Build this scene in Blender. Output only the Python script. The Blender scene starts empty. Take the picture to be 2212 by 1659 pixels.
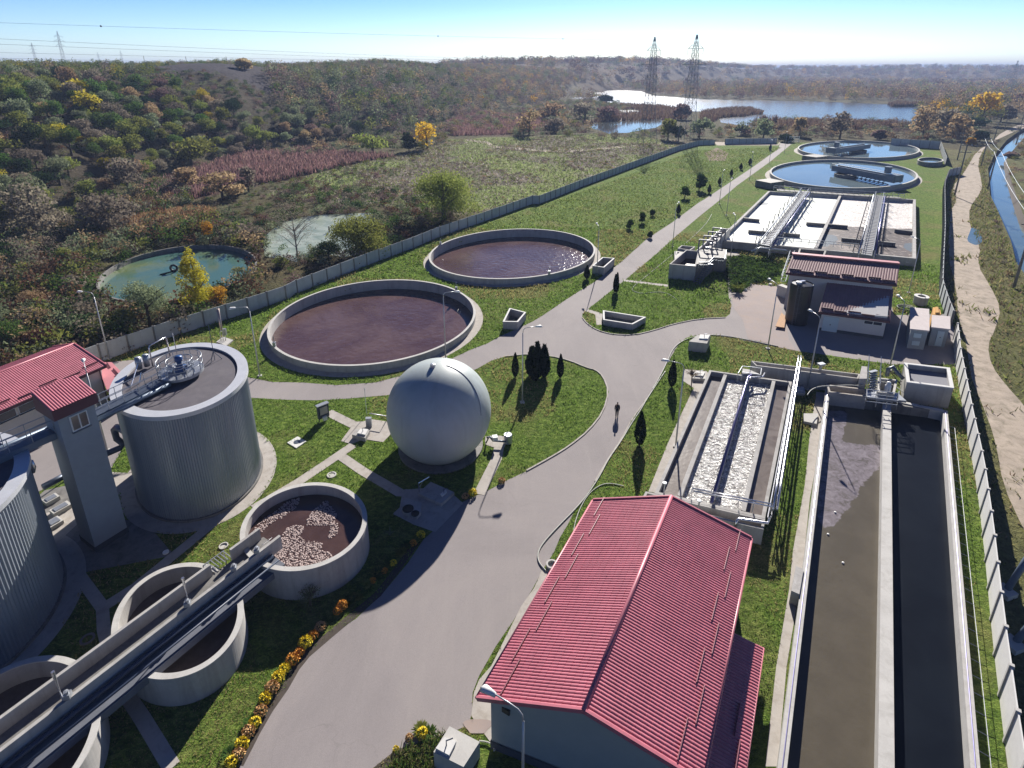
import bpy, bmesh, math, random
import numpy as np
from mathutils import Vector, Matrix, geometry
from math import radians as R_, sin, cos, pi, sqrt, atan2, tan
random.seed(7); rng = np.random.default_rng(7)
SC = bpy.context.scene; COL = SC.collection
# ---------------------------------------------------------------- camera
F, CX, CY, HC = 1219., 1106., 556., 35.          # focal length and centre in photo units 2212 x 1659, camera height in metres
PITCH = math.atan((CY-150)/F)
cam = bpy.data.cameras.new('camera'); camo = bpy.data.objects.new('camera', cam); COL.objects.link(camo)
camo.location = (0, 0, HC); camo.rotation_euler = (pi/2-PITCH, 0, 0)
cam.sensor_fit = 'HORIZONTAL'; cam.sensor_width = 36; cam.lens = F/2212*36
cam.shift_x = 0; cam.shift_y = -(829.5-CY)/2212
cam.clip_start = .5; cam.clip_end = 20000
SC.camera = camo
# ---------------------------------------------------------------- sky, sun, exposure
SUN_EL, SUN_AZ = 27.5, 13.5                      # degrees; azimuth clockwise from +Y
w = bpy.data.worlds.new('World'); SC.world = w; w.use_nodes = True
nt = w.node_tree; nt.nodes.clear()
o_ = nt.nodes.new('ShaderNodeOutputWorld'); bg = nt.nodes.new('ShaderNodeBackground'); sky = nt.nodes.new('ShaderNodeTexSky')
sky.sky_type = 'NISHITA'; sky.sun_disc = False; sky.sun_elevation = R_(SUN_EL); sky.sun_rotation = R_(SUN_AZ)
sky.altitude = 0; sky.air_density = 1.0; sky.dust_density = .25; sky.ozone_density = 2.2
bg.inputs['Strength'].default_value = .07
# tint added over the sky: pale horizon, upper part darkened to cut fill light
tcw = nt.nodes.new('ShaderNodeTexCoord'); sx = nt.nodes.new('ShaderNodeSeparateXYZ'); nt.links.new(tcw.outputs['Generated'], sx.inputs[0])
rp = nt.nodes.new('ShaderNodeValToRGB'); nt.links.new(sx.outputs['Z'], rp.inputs[0]); e_ = rp.color_ramp.elements
SKYR = [(0, (1.0, 1.15, 1.40)), (.04, (.80, 1.0, 1.32)), (.10, (.46, .70, 1.10)), (.30, (.085, .18, .40)), (1, (.055, .13, .34))]
while len(e_) < len(SKYR): e_.new(.5)
for i_, (p_, c_) in enumerate(SKYR): e_[i_].position = p_; e_[i_].color = (*c_, 1)
mw = nt.nodes.new('ShaderNodeMix'); mw.data_type = 'RGBA'; mw.blend_type = 'MULTIPLY'; mw.inputs[0].default_value = 1
nt.links.new(sky.outputs[0], mw.inputs[6]); nt.links.new(rp.outputs[0], mw.inputs[7])
nt.links.new(mw.outputs[2], bg.inputs[0]); nt.links.new(bg.outputs[0], o_.inputs[0])
sl = bpy.data.lights.new('sun', 'SUN'); sl.energy = 5.0; sl.angle = R_(.5); sl.color = (1, .95, .87)
so = bpy.data.objects.new('sun', sl); COL.objects.link(so)
sd = Vector((sin(R_(SUN_AZ))*cos(R_(SUN_EL)), cos(R_(SUN_AZ))*cos(R_(SUN_EL)), sin(R_(SUN_EL))))
so.rotation_euler = sd.to_track_quat('Z', 'Y').to_euler()
SC.view_settings.view_transform = 'Standard'; SC.view_settings.look = 'None'; SC.view_settings.gamma = 1
SC.view_settings.exposure = .9; SC.view_settings.use_curve_mapping = False
cy = SC.cycles; cy.max_bounces = 6; cy.diffuse_bounces = 2; cy.glossy_bounces = 3; cy.transmission_bounces = 3
cy.transparent_max_bounces = 6; cy.volume_bounces = 0; cy.sample_clamp_indirect = 4; cy.sample_clamp_direct = 30
cy.use_denoising = True; cy.caustics_reflective = False; cy.caustics_refractive = False
# ---------------------------------------------------------------- photo measurement -> world (ray to a plane of known height)
cp, SPT = cos(PITCH), sin(PITCH)
def P(x, y, z=0.):
    u = (x-CX)/F; v = (y-CY)/F; d = (u, cp-v*SPT, -SPT-v*cp); t = (HC-z)/(-d[2])
    return Vector((d[0]*t, d[1]*t, z))
def RAY(x, y, dist):
    u = (x-CX)/F; v = (y-CY)/F; d = Vector((u, cp-v*SPT, -SPT-v*cp)); return Vector((0, 0, HC)) + d*(dist/d.y)
def pr(X, Y, Z):
    z = Z-HC; dep = Y*cp-z*SPT; up = Y*SPT+z*cp; return CX+F*X/dep, CY-F*up/dep
ZK = dict(V=(1620,530,.1145),AE=(1780,450,.217),BB=(1880,610,.16275),TB=(2180,700,.12055),GH=(1620,870,.17179),CH=(1960,870,.18083),MR=(1560,1180,.16275),LB=(0,800,.18686),DR=(270,820,.1145),TR=(490,1270,.10398),SG=(740,960,.1085),PD=(940,1140,.09946),EQ=(1160,1030,.06027),FT=(1860,330,.208),T1=(630,670,.2532),M3=(0,1370,.3045),DG=(270,830,.28926))
for i_, r_ in enumerate('ABCD'):
    for j_ in range(4): ZK[r_+str(j_+1)] = ((0,600,1200,1800)[j_], (0,450,900,1375)[i_], .31646)
def dd(k, x, y):
    o = ZK[k]; return (o[0]+x*o[2])*.8848, (o[1]+y*o[2])*.8848
def D(k, x, y, z=0.): return P(*dd(k, x, y), z)
def DL(k, pts, z=0.): return [D(k, a, b, z) for a, b in pts]
def HT(base, ypix):                              # height over ground point `base` of what shows at photo row ypix
    lo, hi = -5., 200.
    for _ in range(50):
        m = (lo+hi)/2
        if pr(base.x, base.y, m)[1] > ypix: lo = m
        else: hi = m
    return m
# ---------------------------------------------------------------- object helpers
def tag(o, label=None, cat=None, group=None, kind=None):
    if label: o['label'] = label
    if cat: o['category'] = cat
    if group: o['group'] = group
    if kind: o['kind'] = kind
    return o
def empty(name, loc, label=None, cat=None, group=None, rz=0):
    o = bpy.data.objects.new(name, None); COL.objects.link(o); o.location = loc; o.rotation_euler.z = rz; o.empty_display_size = .3
    return tag(o, label, cat, group)
def children(o): return [c for c in ALLCH.get(o, [])]
ALLCH = {}
def link(name, me, parent=None):
    o = bpy.data.objects.new(name, me); COL.objects.link(o)
    if parent is not None: o.parent = parent; ALLCH.setdefault(parent, []).append(o)
    return o
def copy_tree(o, parent=None):
    c = o.copy(); COL.objects.link(c)
    if parent is not None: c.parent = parent; ALLCH.setdefault(parent, []).append(c)
    for ch in list(ALLCH.get(o, [])): copy_tree(ch, c)
    return c
class MB:
    def __init__(s): s.v = []; s.f = []
    def add(s, vs, fs):
        n = len(s.v); s.v += [tuple(v) for v in vs]; s.f += [tuple(n+i for i in f) for f in fs]; return s
    def prism(s, pts, z0, z1, top=True, bottom=False):
        n = len(pts); g = lambda z, p: z if not callable(z) else z(p)
        vs = [(p[0], p[1], g(z0, p)) for p in pts]+[(p[0], p[1], g(z1, p)) for p in pts]
        fs = [(i, (i+1) % n, n+(i+1) % n, n+i) for i in range(n)]
        if top: fs.append(tuple(range(n, 2*n)))
        if bottom: fs.append(tuple(range(n-1, -1, -1)))
        return s.add(vs, fs)
    def ring(s, outer, inner, z0, z1, zi=None):  # wall: outer face, top, inner face
        n = len(outer); zi = z0 if zi is None else zi
        vs = [(p[0], p[1], z0) for p in outer]+[(p[0], p[1], z1) for p in outer]+[(p[0], p[1], z1) for p in inner]+[(p[0], p[1], zi) for p in inner]
        fs = []
        for i in range(n):
            j = (i+1) % n; fs += [(i, j, n+j, n+i), (n+i, n+j, 2*n+j, 2*n+i), (2*n+i, 2*n+j, 3*n+j, 3*n+i)]
        return s.add(vs, fs)
    def box(s, c, d, rz=0., rx=0.):
        M = Matrix.Translation(Vector(c)) @ Matrix.Rotation(rz, 4, 'Z') @ Matrix.Rotation(rx, 4, 'X')
        vs = [M @ Vector((a*d[0]/2, b*d[1]/2, e*d[2]/2)) for e in (-1, 1) for a, b in ((-1,-1),(1,-1),(1,1),(-1,1))]
        return s.add(vs, [(3,2,1,0),(4,5,6,7),(0,1,5,4),(1,2,6,5),(2,3,7,6),(3,0,4,7)])
    def bar(s, a, b, wd, h):                      # box from a to b (centre line), width wd, height h
        a = Vector(a); b = Vector(b); d = (b-a); L = d.length; d.normalize()
        up = Vector((0, 0, 1)) if abs(d.z) < .95 else Vector((0, 1, 0)); sd_ = d.cross(up).normalized(); up = sd_.cross(d)
        vs = [p+sd_*x*wd/2+up*y*h/2 for p in (a, b) for x, y in ((-1,-1),(1,-1),(1,1),(-1,1))]
        return s.add(vs, [(3,2,1,0),(4,5,6,7),(0,1,5,4),(1,2,6,5),(2,3,7,6),(3,0,4,7)])
    def tube(s, pts, r, n=8, cap=True):
        pts = [Vector(p) for p in pts]; m = len(pts); vs = []; fs = []; prev = None
        for i, p in enumerate(pts):
            d = (pts[min(i+1, m-1)]-pts[max(i-1, 0)]).normalized()
            a = (prev if prev is not None else (Vector((1, 0, 0)) if abs(d.x) < .9 else Vector((0, 1, 0))))
            a = (a-d*a.dot(d)).normalized(); prev = a; b = d.cross(a); rr = r[i] if isinstance(r, (list, tuple)) else r
            vs += [p+(a*cos(2*pi*k/n)+b*sin(2*pi*k/n))*rr for k in range(n)]
        for i in range(m-1):
            for k in range(n): fs.append((i*n+k, i*n+(k+1) % n, (i+1)*n+(k+1) % n, (i+1)*n+k))
        if cap: fs += [tuple(range(n-1, -1, -1)), tuple((m-1)*n+k for k in range(n))]
        return s.add(vs, fs)
    def lathe(s, c, prof, n=32):                  # prof: (r, z) pairs
        vs = []; fs = []; m = len(prof)
        for r, z in prof: vs += [(c[0]+r*cos(2*pi*k/n), c[1]+r*sin(2*pi*k/n), c[2]+z) for k in range(n)]
        for i in range(m-1):
            for k in range(n): fs.append((i*n+k, i*n+(k+1) % n, (i+1)*n+(k+1) % n, (i+1)*n+k))
        return s.add(vs, fs)
    def build(s, name, mat, parent=None, smooth=False):
        off = parent_loc(parent)
        me = bpy.data.meshes.new(name); me.from_pydata([(v[0]-off[0], v[1]-off[1], v[2]-off[2]) for v in s.v], [], s.f); me.update()
        if mat: me.materials.append(mat)
        if smooth: me.polygons.foreach_set('use_smooth', [True]*len(me.polygons))
        return link(name, me, parent)
def parent_loc(p):
    o = Vector((0, 0, 0))
    while p is not None: o = o+Vector(p.location); p = p.parent
    return o
def poly(name, pts, z, mat, parent=None, kind=None):
    bm = bmesh.new(); vs = [bm.verts.new((p[0], p[1], z)) for p in pts]; off = parent_loc(parent)
    f = bm.faces.new(vs); f.normal_update()
    if f.normal.z < 0: f.normal_flip()
    bmesh.ops.triangulate(bm, faces=bm.faces[:]); bmesh.ops.translate(bm, vec=-off, verts=bm.verts[:])
    me = bpy.data.meshes.new(name); bm.to_mesh(me); bm.free(); me.materials.append(mat)
    return tag(link(name, me, parent), kind=kind)
def area(p): return sum(p[i][0]*p[(i+1) % len(p)][1]-p[(i+1) % len(p)][0]*p[i][1] for i in range(len(p)))/2
def ccw(p): return list(p) if area(p) > 0 else list(reversed(p))
def inset(pts, t):                                # pts ccw, positive t moves inwards
    n = len(pts); out = []
    for i in range(n):
        a, b, c = [Vector(pts[j % n][:2]) for j in (i-1, i, i+1)]
        d1 = (b-a).normalized(); d2 = (c-b).normalized(); n1 = Vector((-d1.y, d1.x)); n2 = Vector((-d2.y, d2.x))
        m = (n1+n2); m = m/max(.2, (1+n1.dot(n2))); out.append((b.x+m.x*t, b.y+m.y*t))
    return out
def ellp(c, a, b, ang, n=128, grow=0.):
    t = R_(ang); return ccw([(c[0]+(a+grow)*cos(q)*cos(t)-(b+grow)*sin(q)*sin(t), c[1]+(a+grow)*cos(q)*sin(t)+(b+grow)*sin(q)*cos(t)) for q in [2*pi*k/n for k in range(n)]])
def inpoly(X, Y, poly_):
    X = np.asarray(X); Y = np.asarray(Y); ins = np.zeros(X.shape, bool); n = len(poly_); j = n-1
    for i in range(n):
        xi, yi = poly_[i][0], poly_[i][1]; xj, yj = poly_[j][0], poly_[j][1]
        c = ((yi > Y) != (yj > Y)) & (X < (xj-xi)*(Y-yi)/((yj-yi) or 1e-9)+xi); ins ^= c; j = i
    return ins
def resample(pts, step):
    out = [Vector(pts[0])]
    for a, b in zip(pts[:-1], pts[1:]):
        a = Vector(a); b = Vector(b); n = max(1, int(round((b-a).length/step)))
        out += [a.lerp(b, k/n) for k in range(1, n+1)]
    return out
def smoothline(pts, it=2):
    pts = [Vector(p) for p in pts]
    for _ in range(it):
        q = [pts[0]]
        for a, b in zip(pts[:-1], pts[1:]): q += [a.lerp(b, .25), a.lerp(b, .75)]
        q.append(pts[-1]); pts = q
    return pts
# ---------------------------------------------------------------- materials
def newmat(name):
    m = bpy.data.materials.new(name); m.use_nodes = True; n = m.node_tree; b = n.nodes['Principled BSDF']; return m, n, b
def N(nt_, t, **kw):
    n = nt_.nodes.new(t)
    for k, v in kw.items():
        if k in n.inputs: n.inputs[k].default_value = v
        else: setattr(n, k, v)
    return n
def L(nt_, a, b): nt_.links.new(a, b)
def noise(nt_, co, scale, detail=4, rough=.6, dist=0.):
    n = N(nt_, 'ShaderNodeTexNoise'); n.inputs['Scale'].default_value = scale; n.inputs['Detail'].default_value = detail
    n.inputs['Roughness'].default_value = rough; n.inputs['Distortion'].default_value = dist; L(nt_, co, n.inputs['Vector']); return n.outputs['Fac']
def ramp(nt_, fac, stops):
    r = N(nt_, 'ShaderNodeValToRGB'); L(nt_, fac, r.inputs[0]); e = r.color_ramp.elements
    while len(e) < len(stops): e.new(.5)
    for i, (p_, c) in enumerate(stops): e[i].position = p_; e[i].color = (*c, 1) if len(c) == 3 else c
    return r.outputs[0]
def mixc(nt_, fac, a, b, blend='MIX'):
    m = N(nt_, 'ShaderNodeMix', data_type='RGBA', blend_type=blend)
    for sock, v in ((m.inputs[0], fac), (m.inputs[6], a), (m.inputs[7], b)):
        if hasattr(v, 'is_linked'): L(nt_, v, sock)
        elif isinstance(v, (int, float)): sock.default_value = v
        else: sock.default_value = (*v, 1)
    return m.outputs[2]
def mth(nt_, op, a, b=None):
    m = N(nt_, 'ShaderNodeMath', operation=op)
    for i, v in enumerate((a, b)):
        if v is None: continue
        if hasattr(v, 'is_linked'): L(nt_, v, m.inputs[i])
        else: m.inputs[i].default_value = v
    return m.outputs[0]
def bump(nt_, b, h, strength=.3, dist=.1):
    u = N(nt_, 'ShaderNodeBump'); u.inputs['Strength'].default_value = strength; u.inputs['Distance'].default_value = dist
    L(nt_, h, u.inputs['Height']); L(nt_, u.outputs[0], b.inputs['Normal']); return u
def surf(name, col, rough=.7, var=.25, sc=1.2, fine=14, metal=0., bmp=.25, stain=None, stain_amt=.5, spec=.4, streak=False):
    m, n, b = newmat(name); co = N(n, 'ShaderNodeTexCoord').outputs['Object']
    c1 = tuple(min(1, x*(1+var)) for x in col); c0 = tuple(x*(1-var) for x in col)
    f = noise(n, co, sc, 6, .65); c = ramp(n, f, [(.3, c0), (.7, c1)])
    f2 = noise(n, co, fine, 3, .7); c = mixc(n, .25, c, ramp(n, f2, [(.3, c0), (.7, c1)]), 'MIX')
    if stain:
        cc = co
        if streak:
            mp = N(n, 'ShaderNodeMapping'); L(n, co, mp.inputs[0]); mp.inputs['Scale'].default_value = (1, 1, .12); cc = mp.outputs[0]
        s_ = ramp(n, noise(n, cc, sc*1.7, 7, .7, .6), [(.48, (0, 0, 0)), (.68, (1, 1, 1))])
        c = mixc(n, mth(n, 'MULTIPLY', s_, stain_amt), c, stain)
    L(n, c, b.inputs['Base Color']); b.inputs['Roughness'].default_value = rough; b.inputs['Metallic'].default_value = metal
    b.inputs['Specular IOR Level'].default_value = spec
    if bmp: bump(n, b, f2, bmp, .02)
    return m
M = {}
M['concrete'] = surf('concrete', (.40, .385, .37), .85, .18, .6, 9, stain=(.20, .185, .17), stain_amt=.55, streak=True)
M['concrete_pale'] = surf('pale concrete', (.50, .485, .46), .85, .12, .8, 9, stain=(.3, .28, .25), stain_amt=.4)
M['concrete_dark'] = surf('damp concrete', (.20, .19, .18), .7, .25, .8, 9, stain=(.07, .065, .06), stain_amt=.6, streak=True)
M['paving'] = surf('concrete paving', (.42, .385, .35), .9, .12, .8, 12, stain=(.24, .2, .16), stain_amt=.5)
M['steel'] = surf('galvanised steel', (.42, .44, .47), .38, .15, 3, 20, metal=.6, bmp=0)
M['steel_dark'] = surf('dark steel', (.10, .12, .16), .4, .2, 3, 20, metal=.4, bmp=0)
M['inox'] = surf('stainless steel pipe', (.62, .62, .66), .25, .08, 3, 20, metal=.85, bmp=0)
M['white'] = surf('white paint', (.78, .78, .76), .5, .05, 2, 20, bmp=0)
M['black'] = surf('black rubber', (.02, .02, .022), .6, .2, 2, 20, bmp=0)
M['blackplastic'] = surf('black plastic', (.025, .025, .03), .3, .2, 2, 20, bmp=0)
M['plaster_grey'] = surf('grey render', (.30, .33, .36), .9, .06, 1.5, 40, bmp=.1)
M['plaster_cream'] = surf('cream render', (.72, .64, .56), .9, .06, 1.2, 40, bmp=.1, stain=(.6, .53, .45), stain_amt=.3)
M['plaster_white'] = surf('pale render', (.56, .54, .54), .9, .05, 1.2, 40, bmp=.1)
M['plinth'] = surf('dark plinth', (.06, .07, .09), .8, .1, 2, 20)
M['door'] = surf('pale blue steel door', (.48, .58, .64), .5, .04, 2, 20, bmp=0)
M['glass'] = surf('dark glass', (.03, .035, .05), .08, .1, 2, 20, bmp=0, spec=.8)
M['blue'] = surf('blue motor paint', (.02, .07, .22), .35, .1, 4, 20, bmp=0)
M['orange'] = surf('ochre cloth cover', (.55, .30, .07), .8, .1, 3, 20)
M['rust'] = surf('rusty sheet', (.45, .25, .12), .8, .3, 3, 20)
M['wood'] = surf('bark', (.10, .075, .055), .9, .3, 3, 20)
M['polewood'] = surf('weathered concrete pole', (.22, .2, .18), .9, .15, 3, 20)
M['palebark'] = surf('pale bark', (.30, .27, .23), .9, .2, 3, 20)
M['lattice'] = surf('pylon steel', (.16, .18, .21), .5, .1, 1, 5, metal=.5, bmp=0)
M['fence'] = surf('fence concrete', (.42, .44, .45), .85, .14, .5, 8, stain=(.28, .28, .27), stain_amt=.5, streak=True)
M['membrane'] = surf('gas holder membrane', (.42, .465, .46), .45, .06, .3, 2.2, bmp=0, stain=(.30, .33, .31), stain_amt=.5, streak=True)
M['felt'] = surf('roofing felt', (.105, .095, .11), .75, .2, .5, 14, stain=(.16, .145, .155), stain_amt=.5)
M['asphalt'] = surf('asphalt', (.285, .25, .245), .88, .10, .16, 25, stain=(.345, .30, .28), stain_amt=.6, bmp=.2)
M['yard'] = surf('yard concrete', (.31, .255, .24), .88, .1, .25, 20, stain=(.38, .27, .2), stain_amt=.4)
M['dirt'] = surf('dirt track', (.40, .33, .265), .95, .28, .5, 7, stain=(.17, .15, .10), stain_amt=.75, bmp=.6)
M['rustsoil'] = surf('reddish bare soil', (.15,.085,.05), .95, .25, .8, 8)
M['soil'] = surf('bare soil', (.07, .055, .045), .95, .2, 1, 8)
M['sludge'] = surf('dry sludge', (.115, .085, .075), .8, .3, 1.5, 10, bmp=.6)
M['hose'] = surf('pale hose', (.42, .42, .38), .6, .1, 2, 20, bmp=0)
M['ladder'] = surf('rung steel', (.5, .5, .52), .4, .1, 2, 20, metal=.4, bmp=0)
# corrugated grey cladding with streaky sheen
m, n, b = newmat('ribbed cladding'); co = N(n, 'ShaderNodeTexCoord').outputs['Object']
mp = N(n, 'ShaderNodeMapping'); L(n, co, mp.inputs[0]); mp.inputs['Scale'].default_value = (1, 1, .05)
f = noise(n, mp.outputs[0], 2.2, 5, .7); L(n, ramp(n, f, [(.3, (.24, .28, .33)), (.7, (.34, .37, .41))]), b.inputs['Base Color'])
b.inputs['Roughness'].default_value = .38; b.inputs['Metallic'].default_value = .35; M['cladding'] = m
# painted roof tiles
def roofmat(name, col, ro=.42, spc=.55):
    m, n, b = newmat(name); co = N(n, 'ShaderNodeTexCoord').outputs['Object']
    f = noise(n, co, .9, 6, .7); c = ramp(n, f, [(.3, tuple(x*.85 for x in col)), (.7, tuple(min(1, x*1.15) for x in col))])
    f2 = noise(n, co, 6, 4, .7); c = mixc(n, mth(n, 'MULTIPLY', ramp(n, f2, [(.5, (0,)*3), (.8, (1,)*3)]), .25), c, (.32, .2, .2))
    L(n, c, b.inputs['Base Color']); b.inputs['Roughness'].default_value = ro; b.inputs['Specular IOR Level'].default_value = spc
    return m
M['roof'] = roofmat('red roof sheet', (.50, .15, .19)); M['roof_brown'] = roofmat('brown red roof sheet', (.29, .16, .165), .65, .2)
M['roof_pink'] = surf('pink canopy sheet', (.55, .22, .24), .5, .05, 2, 20, bmp=0)
M['roof_dark'] = surf('maroon fascia', (.10, .035, .05), .5, .08, 2, 20, bmp=0)
# liquids
def liquid(name, c0, c1, sc=.25, rough=.08, ripple=.15, rsc=2.5, rdist=.05, spec=.5, stops=(.4, .6), streak=None, det=5):
    m, n, b = newmat(name); co = N(n, 'ShaderNodeTexCoord').outputs['Object']
    f = noise(n, co, sc, det, .6, .8); L(n, ramp(n, f, [(stops[0], c0), (stops[1], c1)]), b.inputs['Base Color'])
    b.inputs['Roughness'].default_value = rough; b.inputs['Specular IOR Level'].default_value = spec
    h = noise(n, co, rsc, 3, .6); bump(n, b, h, ripple, rdist); return m
M['brown_water'] = liquid('brown sludge water', (.08, .045, .045), (.12, .075, .07), .12, .10, .7, 1.1, .14)
M['dark_brown_water'] = liquid('thick brown sludge', (.055, .03, .026), (.075, .042, .036), .4, .22, .25, 3, .03)
M['clear_water'] = liquid('clarified water', (.15, .20, .22), (.19, .24, .25), .05, .05, .12, 1.0, .01)
M['pond_water'] = liquid('green pond water', (.07, .15, .13), (.14, .18, .08), .05, .1, .15, 1.0, .02, stops=(.45, .62))
M['lake_water'] = liquid('lake water', (.03, .045, .06), (.04, .055, .07), .02, .17, .8, .25, .35, spec=.6)
M['pond_calm'] = liquid('calm pond water', (.04, .055, .06), (.05, .065, .07), .02, .08, .3, .4, .08, spec=.5)
M['canal_water'] = liquid('canal water', (.09, .14, .16), (.12, .17, .18), .1, .04, .2, 1.2, .03)
M['olive_water'] = liquid('olive settling water', (.085, .072, .052), (.10, .085, .062), .3, .2, .12, 3, .02, spec=.25)
M['black_water'] = liquid('dark clarified water', (.004, .006, .011), (.007, .010, .016), .2, .3, .1, 2, .015, spec=.10)
M['lane_water'] = liquid('grey channel water', (.14, .115, .10), (.20, .17, .15), .5, .15, .25, 3, .03)
M['glitter'] = liquid('churned water with painted sun glitter', (.30, .28, .26), (.88, .86, .83), 2.6, .12, 1.0, 3.2, .38, spec=1.0)  # near-white base colour paints sun glitter onto the aerated water
M['duckweed'] = liquid('duckweed pond', (.20, .25, .18), (.42, .46, .38), .35, .3, .2, 2, .02, stops=(.35,.65), det=8)
M['foam_white'] = surf('white foam', (.80, .81, .76), .7, .06, .3, 3, bmp=.3, stain=(.66, .72, .62), stain_amt=.4)
M['zinc'] = surf('pale zinc capping', (.62, .63, .66), .4, .08, 1.2, 10, metal=.3, bmp=.1)
M['steel_blue'] = surf('blue grey painted steel', (.13, .17, .23), .45, .12, 2, 20, metal=.2, bmp=0)
M['plaster_grey2'] = surf('grey building render', (.34, .37, .36), .9, .06, 1.2, 40, bmp=.1)
M['froth'] = surf('pink grey froth', (.40, .31, .29), .7, .1, 3, 20, bmp=0)
M['steel_violet'] = surf('violet grey pipe', (.16, .15, .30), .3, .1, 2, 20, metal=.5, bmp=0)
M['steel_lt'] = surf('light deck grating', (.36, .37, .40), .6, .2, 3, 20, metal=.2, bmp=0)
M['steel_fr'] = surf('frame steel', (.24, .24, .26), .6, .1, 3, 20, bmp=0)
M['steel_warm'] = surf('heat stained steel', (.42, .34, .30), .35, .15, 2, 12, metal=.7, bmp=0)
M['white_conc'] = surf('white topped concrete', (.64, .63, .61), .8, .08, 1.5, 12, bmp=.1)
M['felt_grey'] = surf('grey roof slab', (.22, .22, .25), .85, .08, 2, 20, bmp=.1)
M['pinkslab'] = surf('pinkish roof slab', (.54, .48, .47), .85, .08, 1.5, 14, stain=(.4, .36, .36), stain_amt=.3)
M['scum'] = surf('grey scum film', (.14, .12, .13), .45, .3, 1.2, 9, bmp=.4, stain=(.07, .065, .055), stain_amt=.7)
m, n, b = newmat('swirling foam'); co = N(n, 'ShaderNodeTexCoord').outputs['Object']
f = noise(n, co, .28, 5, .7, 2.6); r_ = ramp(n, f, [(.38, (.30, .24, .22)), (.45, (.62, .58, .55)), (.50, (.80, .79, .76)), (.55, (.42, .35, .33)), (.60, (.80, .78, .75)), (.70, (.6, .55, .52))]); L(n, r_, b.inputs['Base Color']); b.inputs['Roughness'].default_value = .5; bump(n, b, f, .6, .3); M['foam_swirl'] = m
m, n, b = newmat('brown foam'); co = N(n, 'ShaderNodeTexCoord').outputs['Object']
f = noise(n, co, .5, 7, .75, 1.2); r_ = ramp(n, f, [(.40, (.10, .07, .065)), (.55, (.16, .12, .11)), (.62, (.50, .42, .38)), (.66, (.16, .12, .11))]); L(n, r_, b.inputs['Base Color']); b.inputs['Roughness'].default_value = .4; bump(n, b, f, .6, .2); M['foam_brown'] = m
M['cable'] = surf('overhead cable', (.12, .13, .15), .6, .1, 1, 5, bmp=0)
M['reedsoil'] = surf('reed bank soil', (.11, .075, .06), .95, .25, .1, 1.5)
HAZE = True
M['roof_dark2'] = surf('deep red guard bars', (.22, .05, .08), .5, .08, 2, 20, bmp=0)

m, n, b = newmat('worn asphalt'); co = N(n, 'ShaderNodeTexCoord').outputs['Object']
mp = N(n, 'ShaderNodeMapping'); L(n, co, mp.inputs[0]); mp.inputs['Rotation'].default_value = (0, 0, R_(28)); mp.inputs['Scale'].default_value = (.9, .12, 1)
f1 = noise(n, co, .07, 7, .7, .8); f2 = noise(n, mp.outputs[0], .8, 6, .7); f3 = noise(n, co, 30, 2, .6)
c = ramp(n, f1, [(.3, (.215, .19, .19)), (.5, (.275, .243, .24)), (.7, (.335, .295, .28))]); c = mixc(n, mth(n, 'MULTIPLY', ramp(n, f2, [(.5, (0,)*3), (.75, (1,)*3)]), .4), c, (.37, .33, .31)); c = mixc(n, .35, c, ramp(n, f3, [(.3, (.17, .15, .15)), (.7, (.36, .33, .32))]))
vo = N(n, 'ShaderNodeTexVoronoi', feature='DISTANCE_TO_EDGE'); vo.inputs['Scale'].default_value = .17; wv = N(n, 'ShaderNodeVectorMath', operation='ADD'); nz = N(n, 'ShaderNodeTexNoise'); nz.inputs['Scale'].default_value = .6; nz.inputs['Detail'].default_value = 5; L(n, co, nz.inputs['Vector']); sc_ = N(n, 'ShaderNodeVectorMath', operation='SCALE'); sc_.inputs['Scale'].default_value = 2.6; L(n, nz.outputs['Color'], sc_.inputs[0]); L(n, co, wv.inputs[0]); L(n, sc_.outputs[0], wv.inputs[1]); L(n, wv.outputs[0], vo.inputs['Vector'])
ck = ramp(n, vo.outputs['Distance'], [(.0, (1,)*3), (.008, (0,)*3)]); ck = mth(n, 'MULTIPLY', ck, ramp(n, noise(n, co, .12, 3), [(.50, (0,)*3), (.64, (.28,)*3)])); c = mixc(n, ck, c, (.11, .10, .10))
sp_ = ramp(n, noise(n, co, .5, 8, .8, 1.2), [(.62, (0,)*3), (.70, (.5,)*3)]); c = mixc(n, sp_, c, (.17, .15, .145))
L(n, c, b.inputs['Base Color']); b.inputs['Roughness'].default_value = .9; bump(n, b, f3, .2, .02); M['asphalt'] = m
# foam basin zones, scum: masks are real patches on the liquid, baked as attributes from plan polygons
def zoned(name, layers, rough=.4):
    """layers: [(attr or None, colour socket builder)]; later layers cover earlier ones where their mask says so"""
    m, n, b = newmat(name); co = N(n, 'ShaderNodeTexCoord').outputs['Object']; w_ = noise(n, co, .9, 6, .7); c = None
    for at_, fn in layers:
        col = fn(n, co)
        if c is None: c = col
        else:
            a = N(n, 'ShaderNodeAttribute', attribute_name=at_).outputs['Fac']; k = mth(n, 'ADD', a, mth(n, 'MULTIPLY', mth(n, 'SUBTRACT', w_, .5), .9)); c = mixc(n, ramp(n, k, [(.46, (0,)*3), (.54, (1,)*3)]), c, col)
    L(n, c, b.inputs['Base Color']); b.inputs['Roughness'].default_value = rough; bump(n, b, noise(n, co, 3, 4), .3, .03); return m, n, b

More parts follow.
